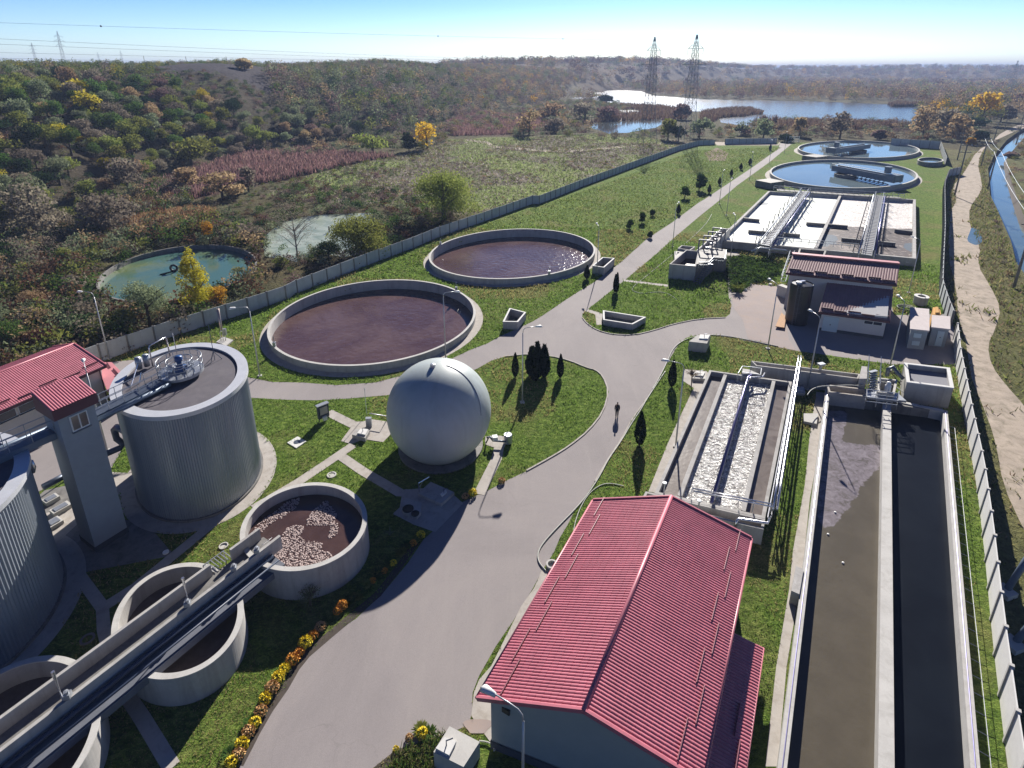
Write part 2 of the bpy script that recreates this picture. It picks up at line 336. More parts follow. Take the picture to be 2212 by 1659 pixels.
CF = lambda c: (lambda n, co: mixc(n, 0., c, c))
def c_olive(n, co): return ramp(n, noise(n, co, .3, 5), [(.4, (.085, .072, .052)), (.6, (.10, .085, .062))])
def c_scum(n, co): return ramp(n, noise(n, co, 1.3, 7, .75, .8), [(.34, (.10, .088, .075)), (.5, (.19, .165, .18)), (.66, (.27, .24, .26))])
m, n, b = zoned('olive settling water with scum', [(None, c_olive), ('scum', c_scum)], .25); b.inputs['Specular IOR Level'].default_value = .3; M['olive_scum'] = m
def c_white(n, co): return ramp(n, noise(n, co, .12, 5, .6, .8), [(.4, (.72, .76, .68)), (.6, (.82, .83, .79))])
def c_swirl(n, co): return ramp(n, noise(n, co, .26, 5, .7, 3.0), [(.36, (.28, .22, .20)), (.43, (.66, .62, .58)), (.48, (.82, .81, .78)), (.52, (.38, .31, .29)), (.57, (.82, .80, .77)), (.66, (.6, .55, .52))])
def c_brown(n, co): return ramp(n, noise(n, co, .4, 7, .75, 1.4), [(.40, (.055, .04, .038)), (.55, (.095, .07, .066)), (.60, (.34, .28, .26)), (.63, (.09, .07, .065))])
def c_clear(n, co): return mixc(n, 0., (.06, .09, .13), (.06, .09, .13))
m, n, b = zoned('foam basin surface', [(None, c_white), ('swirl', c_swirl), ('brown', c_brown), ('clear', c_clear)], .6); b.inputs['Specular IOR Level'].default_value = .15; M['foam_zones'] = m
M['grating'] = surf('deck grating', (.19, .19, .20), .8, .2, 3, 20, bmp=0)
M['pipe_navy'] = surf('dark blue lagged pipe', (.035, .05, .085), .45, .1, 2, 20, bmp=0)
M['ledge_dark'] = surf('dark stained ledge', (.13, .14, .17), .8, .2, .8, 9)
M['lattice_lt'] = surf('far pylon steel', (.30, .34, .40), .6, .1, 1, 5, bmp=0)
# ================================================================ SETTING
E1 = dict(c=(-19.91,75.52), a=14.84, b=14.5, ang=-108.65); E2 = dict(c=(.34,106.21), a=17.3, b=14.91, ang=-138.3)
E3 = dict(c=(114.61,195.12), a=33.4, b=21.3, ang=-133.64); E4 = dict(c=(156.09,257.16), a=35.4, b=22.3, ang=-137.25)
ET = dict(c=(-15.6,34.0), a=4.8, b=4.18, ang=152.4); EM = dict(c=(-21.09,26.75), a=4.71, b=3.4, ang=141.2); EC = dict(c=(-25.85,19.95), a=4.9, b=3.6, ang=141)
ED1 = dict(c=(-28.42,42.81), a=6.41, b=4.92, ang=-53); ED2 = dict(c=(-37.2,28.2), a=6.9, b=5.7, ang=-53)
EG = dict(c=(-60.09,96.51), a=16., b=12.6, ang=-59.8); ER = dict(c=(162.9,220.4), a=8.3, b=4.0, ang=-132.9)
def eo(e, grow=0., n=128): return ellp(e['c'], e['a'], e['b'], e['ang'], n, grow)
ZG = 1.5                                          # rim height of the four-lane basin
GRIT = [D('GH',650,195,ZG), D('GH',1825,360,ZG), D('MR',1890,530,ZG), D('MR',230,150,ZG)]   # back left, back right, front right, front left
ZS = 1.0
SET = [D('CH',318,380,ZS), D('CH',1955,735,ZS), D('D4',1875,1570,ZS), D('D4',300,1660,ZS)]
SET[2] = SET[2]+(SET[2]-SET[1]).normalized()*5; SET[3] = SET[3]+(SET[3]-SET[0]).normalized()*5
ZA = 1.6
AER = [D('AE',440,75,ZA), D('AE',2100,170,ZA), D('AE',2105,835,ZA), D('B3',1740,430,ZA)]
CANAL_L = DL('A4',[(2600,760),(2212,985),(2080,1080),(1980,1200),(1935,1300),(1950,1500)])+DL('B4',[(2000,180),(2110,430),(2150,600),(2300,800),(2500,1000),(2700,1250)])
CANAL_R = DL('A4',[(2800,780),(2212,1060),(2110,1180),(2080,1230),(2100,1350),(2150,1500)])+DL('B4',[(2212,250),(2330,420),(2450,560),(2700,700),(3100,850),(3500,1000)])
CANAL = ccw(CANAL_L+CANAL_R[::-1])
HOLES = [eo(e, -.12) for e in (E1, E2, E3, E4, ET, EM, EC)]+[inset(ccw(p), .15) for p in (GRIT, SET, AER)]+[eo(EG, -.1), CANAL]
LAWN = ccw(DL('B1',[(-900,1600),(-300,1560),(850,1340),(1280,1190),(1820,1020),(2212,890)])+DL('B2',[(300,880),(950,620),(1480,410),(2212,150)])+DL('A3',[(350,1580),(1100,1290),(1600,1120),(1720,1115)])+DL('A4',[(300,1100),(1240,1100),(1555,1150),(1600,1270),(1700,1305),(1620,1345),(1585,1450)])+DL('B4',[(1583,400),(1555,860),(1680,1200),(1700,1450)])+DL('C4',[(1770,480),(1850,900),(1910,1400)])+DL('D4',[(1975,600),(2080,1570),(2300,2600)])+DL('D1',[(1000,3000),(-1500,3500),(-3000,1500)]))
REED = [ccw(DL('A2',[(-40,1215),(300,1170),(640,1140),(700,1190),(1150,1210),(900,1250),(560,1330),(300,1390),(0,1440),(-120,1420),(-250,1500),(-560,1580),(-820,1500),(-780,1440),(-420,1330)])),
        ccw(DL('A3',[(-350,950),(-120,870),(250,900),(560,960),(420,1000),(100,1040),(-300,1050)]))]
STRAW = ccw(DL('B1',[(850,400),(1100,290),(1500,220),(1680,240),(1600,350),(1300,430),(900,440)]))
MARSH = ccw(DL('A2',[(150,1500),(400,1380),(900,1260),(1400,1140),(1500,1080),(2212,1060)])+DL('A3',[(800,1030),(1400,1080),(1500,1110),(1100,1290),(700,1440),(150,1580)])+DL('B2',[(1900,230),(1300,200),(900,160),(400,120)]))
FIELDX = ccw([RAY(x, y, 460) for x, y in ((225,144),(300,141),(575,137))]+[RAY(x, y, 270) for x, y in ((600,170),(520,185),(420,168))]+[RAY(300,150,330)])
FIELD = ccw([RAY(x, y, 430) for x, y in ((235,144),(300,141),(560,137))]+[RAY(x, y, 330) for x, y in ((600,170),(520,185),(420,168),(300,150))])
foot = [P(x, y) for x, y in ((-700,900),(-200,640),(0,560),(160,470),(330,400),(520,345),(650,318),(800,300),(900,285),(1040,250),(1180,225))]
f_x = [CX+F*(p.x/p.y)/cp for p in foot]+[1330,1450,1700,3500]; f_r = [p.length for p in foot]+[1100,1300,1900,2300]
c_t = [(-3000,330,147),(-800,380,147),(0,400,149),(300,420,147),(490,430,140),(600,470,149),(825,620,137),(951,800,145),(1150,1300,139),(1398,1500,136),(1524,1750,144),(1622,2300,149.2),(1760,3000,149),(2012,3000,147),(2212,3000,149),(3500,3000,149)]
c_x, c_r, c_y = zip(*c_t)
def vnoise(X, Y, s, seed=0):
    r = np.random.default_rng(seed); T = r.random((64, 64)); x = X/s; y = Y/s; xi = np.floor(x).astype(int); yi = np.floor(y).astype(int); fx = x-xi; fy = y-yi
    fx = fx*fx*(3-2*fx); fy = fy*fy*(3-2*fy); g = lambda a, b: T[a % 64, b % 64]
    return (g(xi, yi)*(1-fx)+g(xi+1, yi)*fx)*(1-fy)+(g(xi, yi+1)*(1-fx)+g(xi+1, yi+1)*fx)*fy
def tz(X, Y):
    X = np.asarray(X, float); Y = np.asarray(Y, float); r = np.hypot(X, Y); front = Y > .05*np.abs(X)+1
    xs = np.where(front, CX+F*(X/np.where(front, Y, 1))/cp, np.where(X < 0, -3000, 3500))
    rf = np.interp(xs, f_x, f_r); rc = np.interp(xs, c_x, c_r); yc = np.interp(xs, c_x, c_y); zc = HC+(150-yc)*rc/F
    t = np.clip((r-rf)/(rc-rf), 0, 1); h = zc*(1-(1-t)**1.7); h = h*np.clip(t*8, 0, 1)
    far = np.clip((r-3000)/3000, 0, 1)*(vnoise(X, Y, 900, 5)*14)*(xs > 1500)
    bumpy = (vnoise(X, Y, 28, 1)-.5)*3*np.clip(t*6, 0, 1)*(t < .98)
    return h+far+bumpy
def tz1(x, y): return float(tz(np.array([x]), np.array([y]))[0])
def in_water(X, Y): 
    r = np.zeros(np.shape(X), bool)
    for p in WATERS: r |= inpoly(X, Y, p)
    return r
LAKE = ccw(DL('A3',[(505,748),(700,706),(1000,695),(1150,702),(1250,737),(1650,767),(2212,778)])+DL('A4',[(650,785),(1150,805),(1390,815),(1400,960),(1330,968),(1240,940),(1000,943),(500,932),(260,915),(125,930),(100,978)])+DL('A3',[(2050,975),(1900,965),(1770,945),(1755,915),(1640,890),(1620,860),(1500,860),(1350,830),(1180,820),(1000,815),(960,800),(800,770),(640,760)]))
POND2 = ccw(DL('A3',[(985,850),(1120,852),(1265,870),(1220,882),(1040,882)]))
POND3 = ccw(DL('A3',[(720,965),(900,945),(1100,935),(1320,908),(1310,960),(1270,985),(1050,1025),(900,1030),(850,1010),(760,985)]))
ALG = ccw(DL('B2',[(135,480),(150,400),(220,340),(300,290),(420,260),(560,238),(780,228),(960,223),(1010,245),(1000,300),(930,420),(865,540),(740,565),(640,540),(560,500),(480,560),(390,600),(290,580),(150,560)]))
WATERS = [LAKE, POND2, POND3, ALG, CANAL, eo(EG, .5, 48)]
def make_ground():
    V = []; az = list(np.arange(-64, 64.1, 1.0)); az2 = list(np.arange(70, 291, 10))
    rr = [9.]
    while rr[-1] < 14000: rr.append(rr[-1]*(1.032 if rr[-1] < 700 else 1.10))
    for k, r in enumerate(rr):
        for a in az+(az2 if k % 3 == 0 else []):
            j = a+random.uniform(-.3, .3); q = r*(1+random.uniform(-.008, .008)); V.append((q*sin(R_(j)), q*cos(R_(j))))
    V.append((0, 0)); ed = []
    V = [v for v in V]
    for h in HOLES:
        keep = []; X = np.array([v[0] for v in V]); Y = np.array([v[1] for v in V])
    base = len(V); lines = [h for h in HOLES]+[LAWN]
    for h in lines:
        n0 = len(V); pts = [(p[0], p[1]) for p in h]
        if h is LAWN: pts = [(p.x, p.y) for p in resample([Vector((*q, 0)) for q in pts]+[Vector((*pts[0], 0))], 4.)][:-1]
        V += pts; ed += [(n0+i, n0+(i+1) % len(pts)) for i in range(len(pts))]
    vo, eo_, fo, *_ = geometry.delaunay_2d_cdt([Vector(v) for v in V], ed, [], 0, 1e-4, False)
    A = np.array([(v.x, v.y) for v in vo]); T = np.array(fo); c = A[T].mean(axis=1); bad = np.zeros(len(T), bool)
    for h in HOLES: bad |= inpoly(c[:, 0], c[:, 1], h)
    T = T[~bad]; c = c[~bad]; lawn = inpoly(c[:, 0], c[:, 1], LAWN)
    Z = tz(A[:, 0], A[:, 1]); X, Y = A.T; r = np.hypot(X, Y)
    # regional ground colours (albedo of soil and low cover)
    C = np.tile(np.array([.085, .085, .040]), (len(A), 1)); nn = vnoise(X, Y, 14, 2)[:, None]; n2 = vnoise(X, Y, 45, 3)[:, None]
    C = C*(1-nn*.5)+np.array([.12, .085, .05])*nn*.5
    def put(mask, col, col2=None):
        c2 = col if col2 is None else col2; C[mask] = (np.array(col)*nn+np.array(c2)*(1-nn))[mask]
    hill = Z > 2; put(hill, (.055, .05, .030), (.075, .06, .045))
    far = (r > 900); put(far, (.13, .085, .05), (.09, .075, .05))
    mk = inpoly(X, Y, MARSH); pt_ = vnoise(X, Y, 17, 14)+.35*(vnoise(X, Y, 5, 15)-.5); put(mk & (pt_ > .5), (.25, .31, .09), (.20, .25, .08)); put(mk & (pt_ <= .5), (.26, .23, .20), (.17, .14, .11))
    for p in REED: put(inpoly(X, Y, p), (.17, .095, .09), (.12, .07, .065))
    put(inpoly(X, Y, STRAW), (.20, .13, .07), (.15, .09, .05))
    put(inpoly(X, Y, FIELD), (.06, .055, .065), (.08, .07, .075))
    xs = CX+F*(X/np.maximum(Y, 1))/cp; put((xs > 2030) & (r < 330) & ~inpoly(X, Y, LAWN) & (X > 0), (.17, .155, .07), (.13, .14, .055))
    me = bpy.data.meshes.new('ground'); me.from_pydata([(a[0], a[1], z) for a, z in zip(A.tolist(), Z.tolist())], [], T.tolist()); me.update()
    at = me.color_attributes.new('zone', 'FLOAT_COLOR', 'POINT'); at.data.foreach_set('color', np.c_[C, np.ones(len(C))].ravel())
    me.materials.append(M['wild']); me.materials.append(M['lawn']); me.polygons.foreach_set('material_index', lawn.astype(int)); 
    me.polygons.foreach_set('use_smooth', [True]*len(me.polygons))
    # all faces up
    nrm = np.zeros(len(me.polygons)*3); me.polygons.foreach_get('normal', nrm)
    if nrm[2::3].mean() < 0: me.flip_normals()
    return tag(link('ground', me), kind='structure')
m, n, b = newmat('wild ground'); co = N(n, 'ShaderNodeTexCoord').outputs['Object']; at = N(n, 'ShaderNodeAttribute', attribute_name='zone').outputs['Color']
f = noise(n, co, .35, 8, .75, .5); f2 = noise(n, co, 2.2, 6, .7); c = mixc(n, 1., at, ramp(n, f, [(.3, (.55, .55, .5)), (.5, (1, 1, 1)), (.72, (1.5, 1.45, 1.2))]), 'MULTIPLY')
c = mixc(n, 1., c, ramp(n, f2, [(.3, (.6, .6, .6)), (.7, (1.4, 1.4, 1.4))]), 'MULTIPLY'); L(n, c, b.inputs['Base Color']); b.inputs['Roughness'].default_value = 1; b.inputs['Specular IOR Level'].default_value = .1
bump(n, b, mth(n, 'ADD', f, f2), 1., .5); M['wild'] = m
m, n, b = newmat('lawn grass'); co = N(n, 'ShaderNodeTexCoord').outputs['Object']
mp = N(n, 'ShaderNodeMapping'); L(n, co, mp.inputs[0]); mp.inputs['Scale'].default_value = (1, 1.7, 1)
fA = noise(n, co, .09, 6, .7, .4); fB = noise(n, mp.outputs[0], 1.5, 7, .75, .8); fC = noise(n, mp.outputs[0], 7, 4, .7)
c = ramp(n, fB, [(.30, (.030, .058, .010)), (.50, (.115, .185, .030)), (.68, (.28, .36, .08))])
c = mixc(n, mth(n, 'MULTIPLY', ramp(n, fA, [(.50, (0,)*3), (.66, (1,)*3)]), .65), c, ramp(n, fB, [(.3, (.12, .105, .035)), (.7, (.33, .27, .13))]))
c = mixc(n, .8, c, ramp(n, fC, [(.3, (.5, .5, .5)), (.7, (1.5, 1.5, 1.4))]), 'MULTIPLY')
L(n, c, b.inputs['Base Color']); b.inputs['Roughness'].default_value = 1; b.inputs['Specular IOR Level'].default_value = .12; bump(n, b, mth(n, 'ADD', fB, fC), 1., .22); M['lawn'] = m
make_ground()
# water sheets
PAVED = []
def sheet(name, pts, z, mat, kind='structure'):
    PAVED.append([(p[0], p[1]) for p in pts]); return poly(name, pts, z, mat, kind=kind)
sheet('lake', LAKE, .06, M['lake_water']); sheet('pond', POND2, .06, M['lake_water']); sheet('pond', POND3, .06, M['pond_calm']); sheet('algae_pond', ALG, .05, M['duckweed'])
sheet('canal_water', CANAL, -1.6, M['canal_water'])
mb = MB(); n_ = len(CANAL); inn = inset(CANAL, .8)
mb.add([(p[0], p[1], 0) for p in CANAL]+[(p[0], p[1], -1.75) for p in inn], [(i, (i+1) % n_, n_+(i+1) % n_, n_+i) for i in range(n_)])
tag(mb.build('canal_bank', M['soil']), kind='structure')
# roads
ROAD = (DL('D1',[(1700,1900),(1850,1560),(1990,1290),(2090,1120),(2212,950)])+DL('D2',[(400,800),(490,690),(660,550),(850,430),(1060,230),(1250,0)])+DL('C2',[(1370,1320),(1460,1240),(1670,1030),(1780,980),(1900,925),(2000,870),(2212,770)])+DL('C3',[(270,790),(470,680),(600,600),(750,480),(860,340),(905,180),(860,60),(800,10)])
 +DL('B3',[(740,1420),(600,1360),(450,1325),(300,1310),(100,1330),(0,1360)])+DL('B2',[(1790,1420),(1600,1500),(1350,1580)])+DL('C2',[(1090,205),(800,230),(540,245),(300,240),(40,225),(-150,190),(-300,110),(-420,60),(-640,-40),(-1250,200),(-1500,-100)])
 +DL('B1',[(500,1500),(860,1370),(1300,1330),(1700,1440),(1915,1490)])+DL('B2',[(200,1525),(440,1530),(700,1550),(1000,1530),(1190,1480),(1400,1430),(1600,1340),(1750,1270),(1860,1230),(1960,1175),(2212,1060)])+DL('B3',[(400,1010),(560,900),(700,810),(800,750),(1000,600),(1200,420),(1400,290),(1600,140)])+DL('A3',[(1640,1540),(2000,1300),(2212,1150)])+DL('A4',[(330,1105),(420,1110),(250,1250),(0,1430)])
 +DL('B3',[(1800,90),(1600,250),(1400,420),(1280,530),(1040,730),(900,840),(760,950),(700,1000),(700,1030),(740,1080),(820,1130),(930,1160),(1100,1165),(1250,1130),(1400,1080),(1600,1040),(1800,1030),(1840,1000),(1850,930),(1830,870),(1815,600),(1905,530),(1925,560),(1850,830),(1930,840),(2000,770),(2212,790)])
 +DL('B4',[(400,780),(430,640),(1180,900),(1210,1010),(1640,1000),(1690,1200),(1700,1390),(1200,1390),(640,1310),(450,1285),(0,1195)])+DL('B3',[(2150,1230),(1900,1185),(1700,1165),(1580,1165),(1500,1185),(1440,1240),(1380,1340),(1320,1440),(1250,1570)])
 +DL('C3',[(1200,230),(1080,400),(1000,550),(900,700),(800,870),(740,960),(650,1080),(590,1200),(530,1300),(480,1420),(390,1560)])+DL('D2',[(2212,200),(2060,450),(1930,640),(1800,870),(1750,1000),(1745,1150),(1720,1250),(1500,1340),(1300,1400),(1160,1440),(990,1575),(700,2300)]))
ROAD = ccw(ROAD)
sheet('road', ROAD, .012, M['asphalt'])
sheet('yard_apron', ccw(DL('B3',[(1850,850),(1930,840),(2000,770),(2212,790)])+DL('B4',[(330,780),(330,900),(400,1200),(450,1283),(0,1193)])+DL('B3',[(2150,1229),(1980,1195),(1940,1050),(1870,960)])), .03, M['yard'])
kerb = MB()
def kerbline(pts, wd=.22):
    pts = smoothline([Vector((p[0], p[1], .03)) for p in pts], 1)
    for a, b2 in zip(pts[:-1], pts[1:]):
        if (b2-a).length > .05: kerb.bar(a, b2+(b2-a).normalized()*.02, wd, .14)
kerbline(DL('C3',[(270,790),(470,680),(600,600),(750,480),(860,340),(905,180),(860,60),(800,10)])+DL('B3',[(740,1420),(600,1360),(450,1325),(300,1310),(100,1330)]), .15)
kerbline(DL('B3',[(700,1030),(740,1080),(820,1130),(930,1160),(1100,1165),(1250,1130),(1400,1080),(1600,1040),(1800,1030)]), .15)
0 and kerbline(DL('D1',[(1850,1560),(1990,1290),(2090,1120),(2212,950)])+DL('D2',[(400,800),(490,690),(660,550),(850,430),(1060,230)]), .12)
kerbline(DL('C3',[(1200,230),(1080,400),(1000,550),(900,700),(800,870)]), .12)
tag(kerb.build('kerb', M['paving']), kind='structure')
TRK = smoothline(DL('A4',[(2700,850),(2400,900),(2212,945),(2040,1020),(1960,1100),(1840,1170),(1760,1320),(1650,1450)])+DL('B4',[(1700,110),(1640,220),(1625,560),(1690,800),(1700,1000),(1760,1200),(1790,1400)])+DL('C4',[(1800,60),(1940,400),(2000,600),(2050,900),(2212,1250),(2400,1600),(2700,2400)]), 1)
TRK2 = smoothline(DL('A4',[(2750,880),(2420,940),(2212,985),(2060,1050),(1920,1120),(1850,1250),(1890,1420)])+DL('B4',[(1880,60),(1790,180),(1790,320),(1880,480),(1850,620),(1960,800),(2035,960),(1990,1120),(1930,1240),(1960,1400),(2080,1560)])+DL('C4',[(2212,280),(2500,700),(3000,1500),(3500,2400)]), 1)
sheet('dirt_track', ccw([p for p in TRK]+[p for p in TRK2[::-1]]), .02, M['dirt'])
0 and sheet('track_verge', ccw(DL('B4',[(1735,440),(1790,520),(1815,590),(1775,600),(1730,520)])), .032, M['lawn'])
0 and sheet('track_verge', ccw(DL('B4',[(1800,800),(1830,820),(1880,960),(1850,1060),(1800,930)])), .032, M['lawn'])
sheet('puddle', ccw([D('B4',1832+52*cos(q)*(1+.2*sin(3*q)),402+72*sin(q)*(1+.12*sin(2*q+1))) for q in [2*pi*k/28 for k in range(28)]]), .04, M['canal_water'])
sheet('footpath', ccw(DL('A2',[(1700,1085),(1850,1105),(1900,1140),(2212,1160)])+DL('A3',[(300,1165),(560,1180),(1000,1140),(1450,1105),(1450,1095),(1000,1126),(560,1166),(300,1152)])+DL('A2',[(2212,1145),(1930,1130),(1860,1090),(1700,1072)])), .02, M['dirt'])
sheet('bare_strip', ccw(DL('A3',[(1720,1100),(1730,1095),(2212,1108)])+DL('A4',[(330,1090),(330,1104)])+DL('A3',[(2212,1122),(1740,1122)])), .02, M['dirt'])
# concrete paths and aprons
def strip(name, pts, wd, mat, z=.02):
    pts = [Vector((p[0], p[1], 0)) for p in pts]; Lp = []; Rp = []
    for i, p in enumerate(pts):
        d = (pts[min(i+1, len(pts)-1)]-pts[max(i-1, 0)]).normalized(); s_ = Vector((-d.y, d.x, 0))*wd/2; Lp.append(p+s_); Rp.append(p-s_)
    return sheet(name, ccw(Lp+Rp[::-1]), z, mat)
def apron(name, e, g, mat=None, z=.016):
    mb = MB(); o = eo(e, g); i = eo(e, -.1); n = len(o); mb.add([(p[0], p[1], z) for p in o]+[(p[0], p[1], z) for p in i], [(k, (k+1) % n, n+(k+1) % n, n+k) for k in range(n)])
    return tag(mb.build(name, mat or M['paving']), kind='structure')
apron('path', E1, 1.1); apron('path', E2, 1.1); apron('path', ED1, 1.35, z=.022); apron('path', ED2, 1.35, z=.024); apron('path', E3, 1.4); apron('path', E4, 1.4)
strip('path', [D('C2',60,1080), D('C2',400,880), D('C2',640,720), D('C2',830,590)], 1.0, M['paving'], .03)
strip('path', [D('C2',740,680), D('C2',900,790), D('C2',1190,960), D('C2',1240,960)], .95, M['paving'], .026)
strip('path', [D('SG',560,430), D('SG',820,560), D('SG',1150,720)], 1.1, M['paving'], .028)
sheet('path', ccw(DL('SG',[(1110,650),(1330,640),(1540,590),(1880,640),(2000,900),(1800,1105),(1390,1040),(1080,1150),(850,1080),(1060,800)])), .034, M['paving'])
strip('path', [D('EQ',700,640), D('EQ',1000,900), D('EQ',870,1500), D('C2',1800,970)], 1.0, M['paving'], .03)
sheet('path', ccw(DL('EQ',[(400,600),(900,560),(1400,620),(1180,1050),(800,1060),(420,930)])), .034, M['paving'])
sheet('path', ccw(DL('PD',[(190,1160),(360,1000),(420,660),(520,560),(1100,520),(1650,660),(1920,900),(1230,1609),(700,1420)])), .034, M['paving'])
sheet('path', ccw(DL('B3',[(710,975),(750,965),(860,1000),(850,1085),(810,1085),(800,1005)])), .026, M['paving'])
sheet('path', ccw(DL('B3',[(1020,735),(1360,775),(1360,790),(1010,748)])), .026, M['paving'])
sheet('path', ccw(DL('C1',[(860,800),(1040,810),(1060,900),(905,980)])), .036, M['paving'])
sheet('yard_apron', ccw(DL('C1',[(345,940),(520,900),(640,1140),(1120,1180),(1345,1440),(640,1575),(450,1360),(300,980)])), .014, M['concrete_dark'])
sheet('path', ccw(DL('C1',[(355,1115),(570,1060),(640,1160),(490,1300),(440,1360)])), .018, M['paving'])
sheet('yard_apron', ccw(DL('C1',[(-900,900),(-300,640),(0,520),(300,420),(700,360),(930,320),(980,560),(850,780),(700,860),(540,800),(300,950),(100,1120),(-300,1300)])), .008, M['asphalt'])
strip('path', [D('D1',600,80), D('D1',790,340), D('D1',800,500), D('D1',900,900), D('D1',1100,1200), D('D1',1330,1580)], .75, M['paving'], .02)
strip('path', [D('D1',800,340), D('D1',1050,180), D('C1',1700,1150), D('C1',1900,1020)], .9, M['paving'], .024)
sheet('path', ccw(DL('C3',[(1480,5),(1660,20),(1690,60),(1270,960),(1210,950),(1350,600),(1440,400),(1560,150),(1470,90)])), .02, M['paving'])
sheet('path', ccw(DL('C4',[(610,180),(700,190),(640,560),(560,1000),(500,1575)])+DL('D4',[(380,800),(310,1570),(215,1570),(300,800),(400,200)])+DL('C4',[(430,1400),(520,900),(560,500)])), .02, M['paving'])
sheet('path', ccw(DL('D3',[(500,60),(390,50),(330,190),(230,330),(130,530),(0,790)])+DL('D2',[(1800,900),(1760,1000),(1740,1180),(1900,1400),(1990,1380)])), .02, M['paving'])
sheet('path', ccw(DL('B3',[(1815,520),(1905,525),(1860,590),(1830,620)])), .03, M['paving'])
sheet('stain', [(D('D2',1790,1260).x+.75*cos(q)*(1+.25*sin(3*q)), D('D2',1790,1260).y+.45*sin(q)*(1+.2*cos(2*q))) for q in [2*pi*k/20 for k in range(20)]], .03, M['yard'])
sheet('bare_patch', ccw(DL('A3',[(1640,1180),(1740,1140),(1830,1180),(1800,1240),(1680,1240)])), .015, M['rustsoil'])
# ================================================================ ROUND TANKS
def round_tank(e, z1, zw, th, wmat, wallmat, label, group=None, zb=-.3, zin=-3.2, water='water', name='settling_tank', n=128, lip=True):
    root = empty(name, (e['c'][0], e['c'][1], 0), label, 'tank', group)
    o = eo(e, 0, n); i = eo(e, -th, n)
    MB().ring(o, i, zb, z1, zin).build('wall', wallmat, root)
    if lip:
        n_ = len(o); a = eo(e, .03, n); b = eo(e, -th-.03, n)
        MB().ring(a, b, z1-.02, z1+.05, z1-.02).build('rim', M['concrete_pale'], root)
    poly(water, eo(e, -th+.02, n), zw, wmat, root)
    return root
t1 = round_tank(E1, .9, -.7, .28, M['brown_water'], M['concrete'], 'large round tank of brown sludge water nearest the gas holder', 'round sludge tanks by the long fence', zin=-3)
t2 = round_tank(E2, 1.05, -.75, .30, M['brown_water'], M['concrete'], 'round tank of brown water with sun glitter, farther up beside the straight road', 'round sludge tanks by the long fence', zin=-3)
t3 = round_tank(E3, 1.3, .55, .5, M['clear_water'], M['concrete'], 'wide round clarifier of blue water just behind the foam basin', 'round clarifiers with scraper bridges', zin=-2, name='clarifier')
t4 = round_tank(E4, 1.3, .6, .5, M['clear_water'], M['concrete'], 'farthest round clarifier of blue water near the tree line', 'round clarifiers with scraper bridges', zin=-2, name='clarifier')
tg = round_tank(EG, .6, -.3, .3, M['pond_water'], M['concrete_dark'], 'abandoned round tank of green water outside the fence', None, zin=-2.5, name='old_round_tank', lip=False)
trg = round_tank(ER, 1.6, .9, .35, M['clear_water'], M['concrete_dark'], 'small open ring tank beside the right side of the clarifiers', None, zb=0, zin=.2, name='ring_tank', n=64)
for root, e, k in ((t1, E1, 'B2'), (t2, E2, 'B2')):      # small level gauges and ladders on the rims
    for ang in (150, 330) if e is E1 else (75, 300):
        q = R_(ang); p = Vector(eo(e, -.15, 360)[ang]); mb = MB(); mb.box((p[0], p[1], (.9 if e is E1 else 1.05)+.35), (.35, .35, .6)); mb.tube([(p[0], p[1], .9), (p[0], p[1], 2.4)], .05, 6); mb.build('level_gauge', M['steel'], root)
def bridge(root, e, a, b2, hub, zr):                     # scraper bridge from rim point a to hub end b2
    br = MB(); a = Vector((a.x, a.y, zr)); b2 = Vector((b2.x, b2.y, zr)); d = (b2-a).normalized(); s_ = Vector((-d.y, d.x, 0))
    for q in (-1, 1): br.bar(a+s_*q*1.3+Vector((0, 0, .7)), b2+s_*q*1.3+Vector((0, 0, .7)), .3, 1.9)
    br.bar(a+Vector((0, 0, .2)), b2+Vector((0, 0, .2)), 2.4, .25); bo = br.build('scraper_bridge', M['steel_blue'], root)
    rl = MB()
    for q in (-1, 1): rl.tube([a+s_*q*1.4+Vector((0, 0, 2.2)), b2+s_*q*1.4+Vector((0, 0, 2.2))], .07, 5)
    rl.build('handrail', M['white'], bo)
    n = 9
    for k in range(n):
        p = a.lerp(b2, .12+.6*k/n); mb = MB(); mb.tube([p+s_*1.2, p+s_*1.2+d*1.3-Vector((0, 0, .7)), p-Vector((0, 0, 1.3))], .14, 5); mb.build('scraper_arm', M['steel_dark'], bo)
    c = MB(); c.lathe((hub.x, hub.y, 0), [(3.4, -1), (3.4, zr-.4), (3.0, zr-.4), (3.0, zr-.9), (0.01, zr-.9)], 32); c.build('centre_well', M['concrete_dark'], root)
    c = MB(); c.box(a+d*1.5+Vector((0, 0, 1)), (2.8, 4.2, 2.2), atan2(d.y, d.x)); c.lathe(a+d*4+Vector((0, 0, 2)), [(.01, 2.2), (1, 2.2), (1, .2)], 14); c.build('drive_unit', M['steel_blue'], bo)
bridge(t3, E3, D('FT',1590,575,1.3), D('FT',860,370,3.), D('FT',985,450,1.6), 1.9)
bridge(t4, E4, D('FT',800,225,1.3), D('FT',1240,115,3.), D('FT',1130,170,1.6), 1.9)
c = MB(); c.box(D('FT',90,570,.9), (6.5, 5.5, 2.0), .5); c.build('outlet_chamber', M['concrete_dark'], t3)
c = MB(); c.box(D('FT',620,270,.9), (7.5, 6, 2.0), .5); c.build('outlet_chamber', M['concrete_dark'], t4)
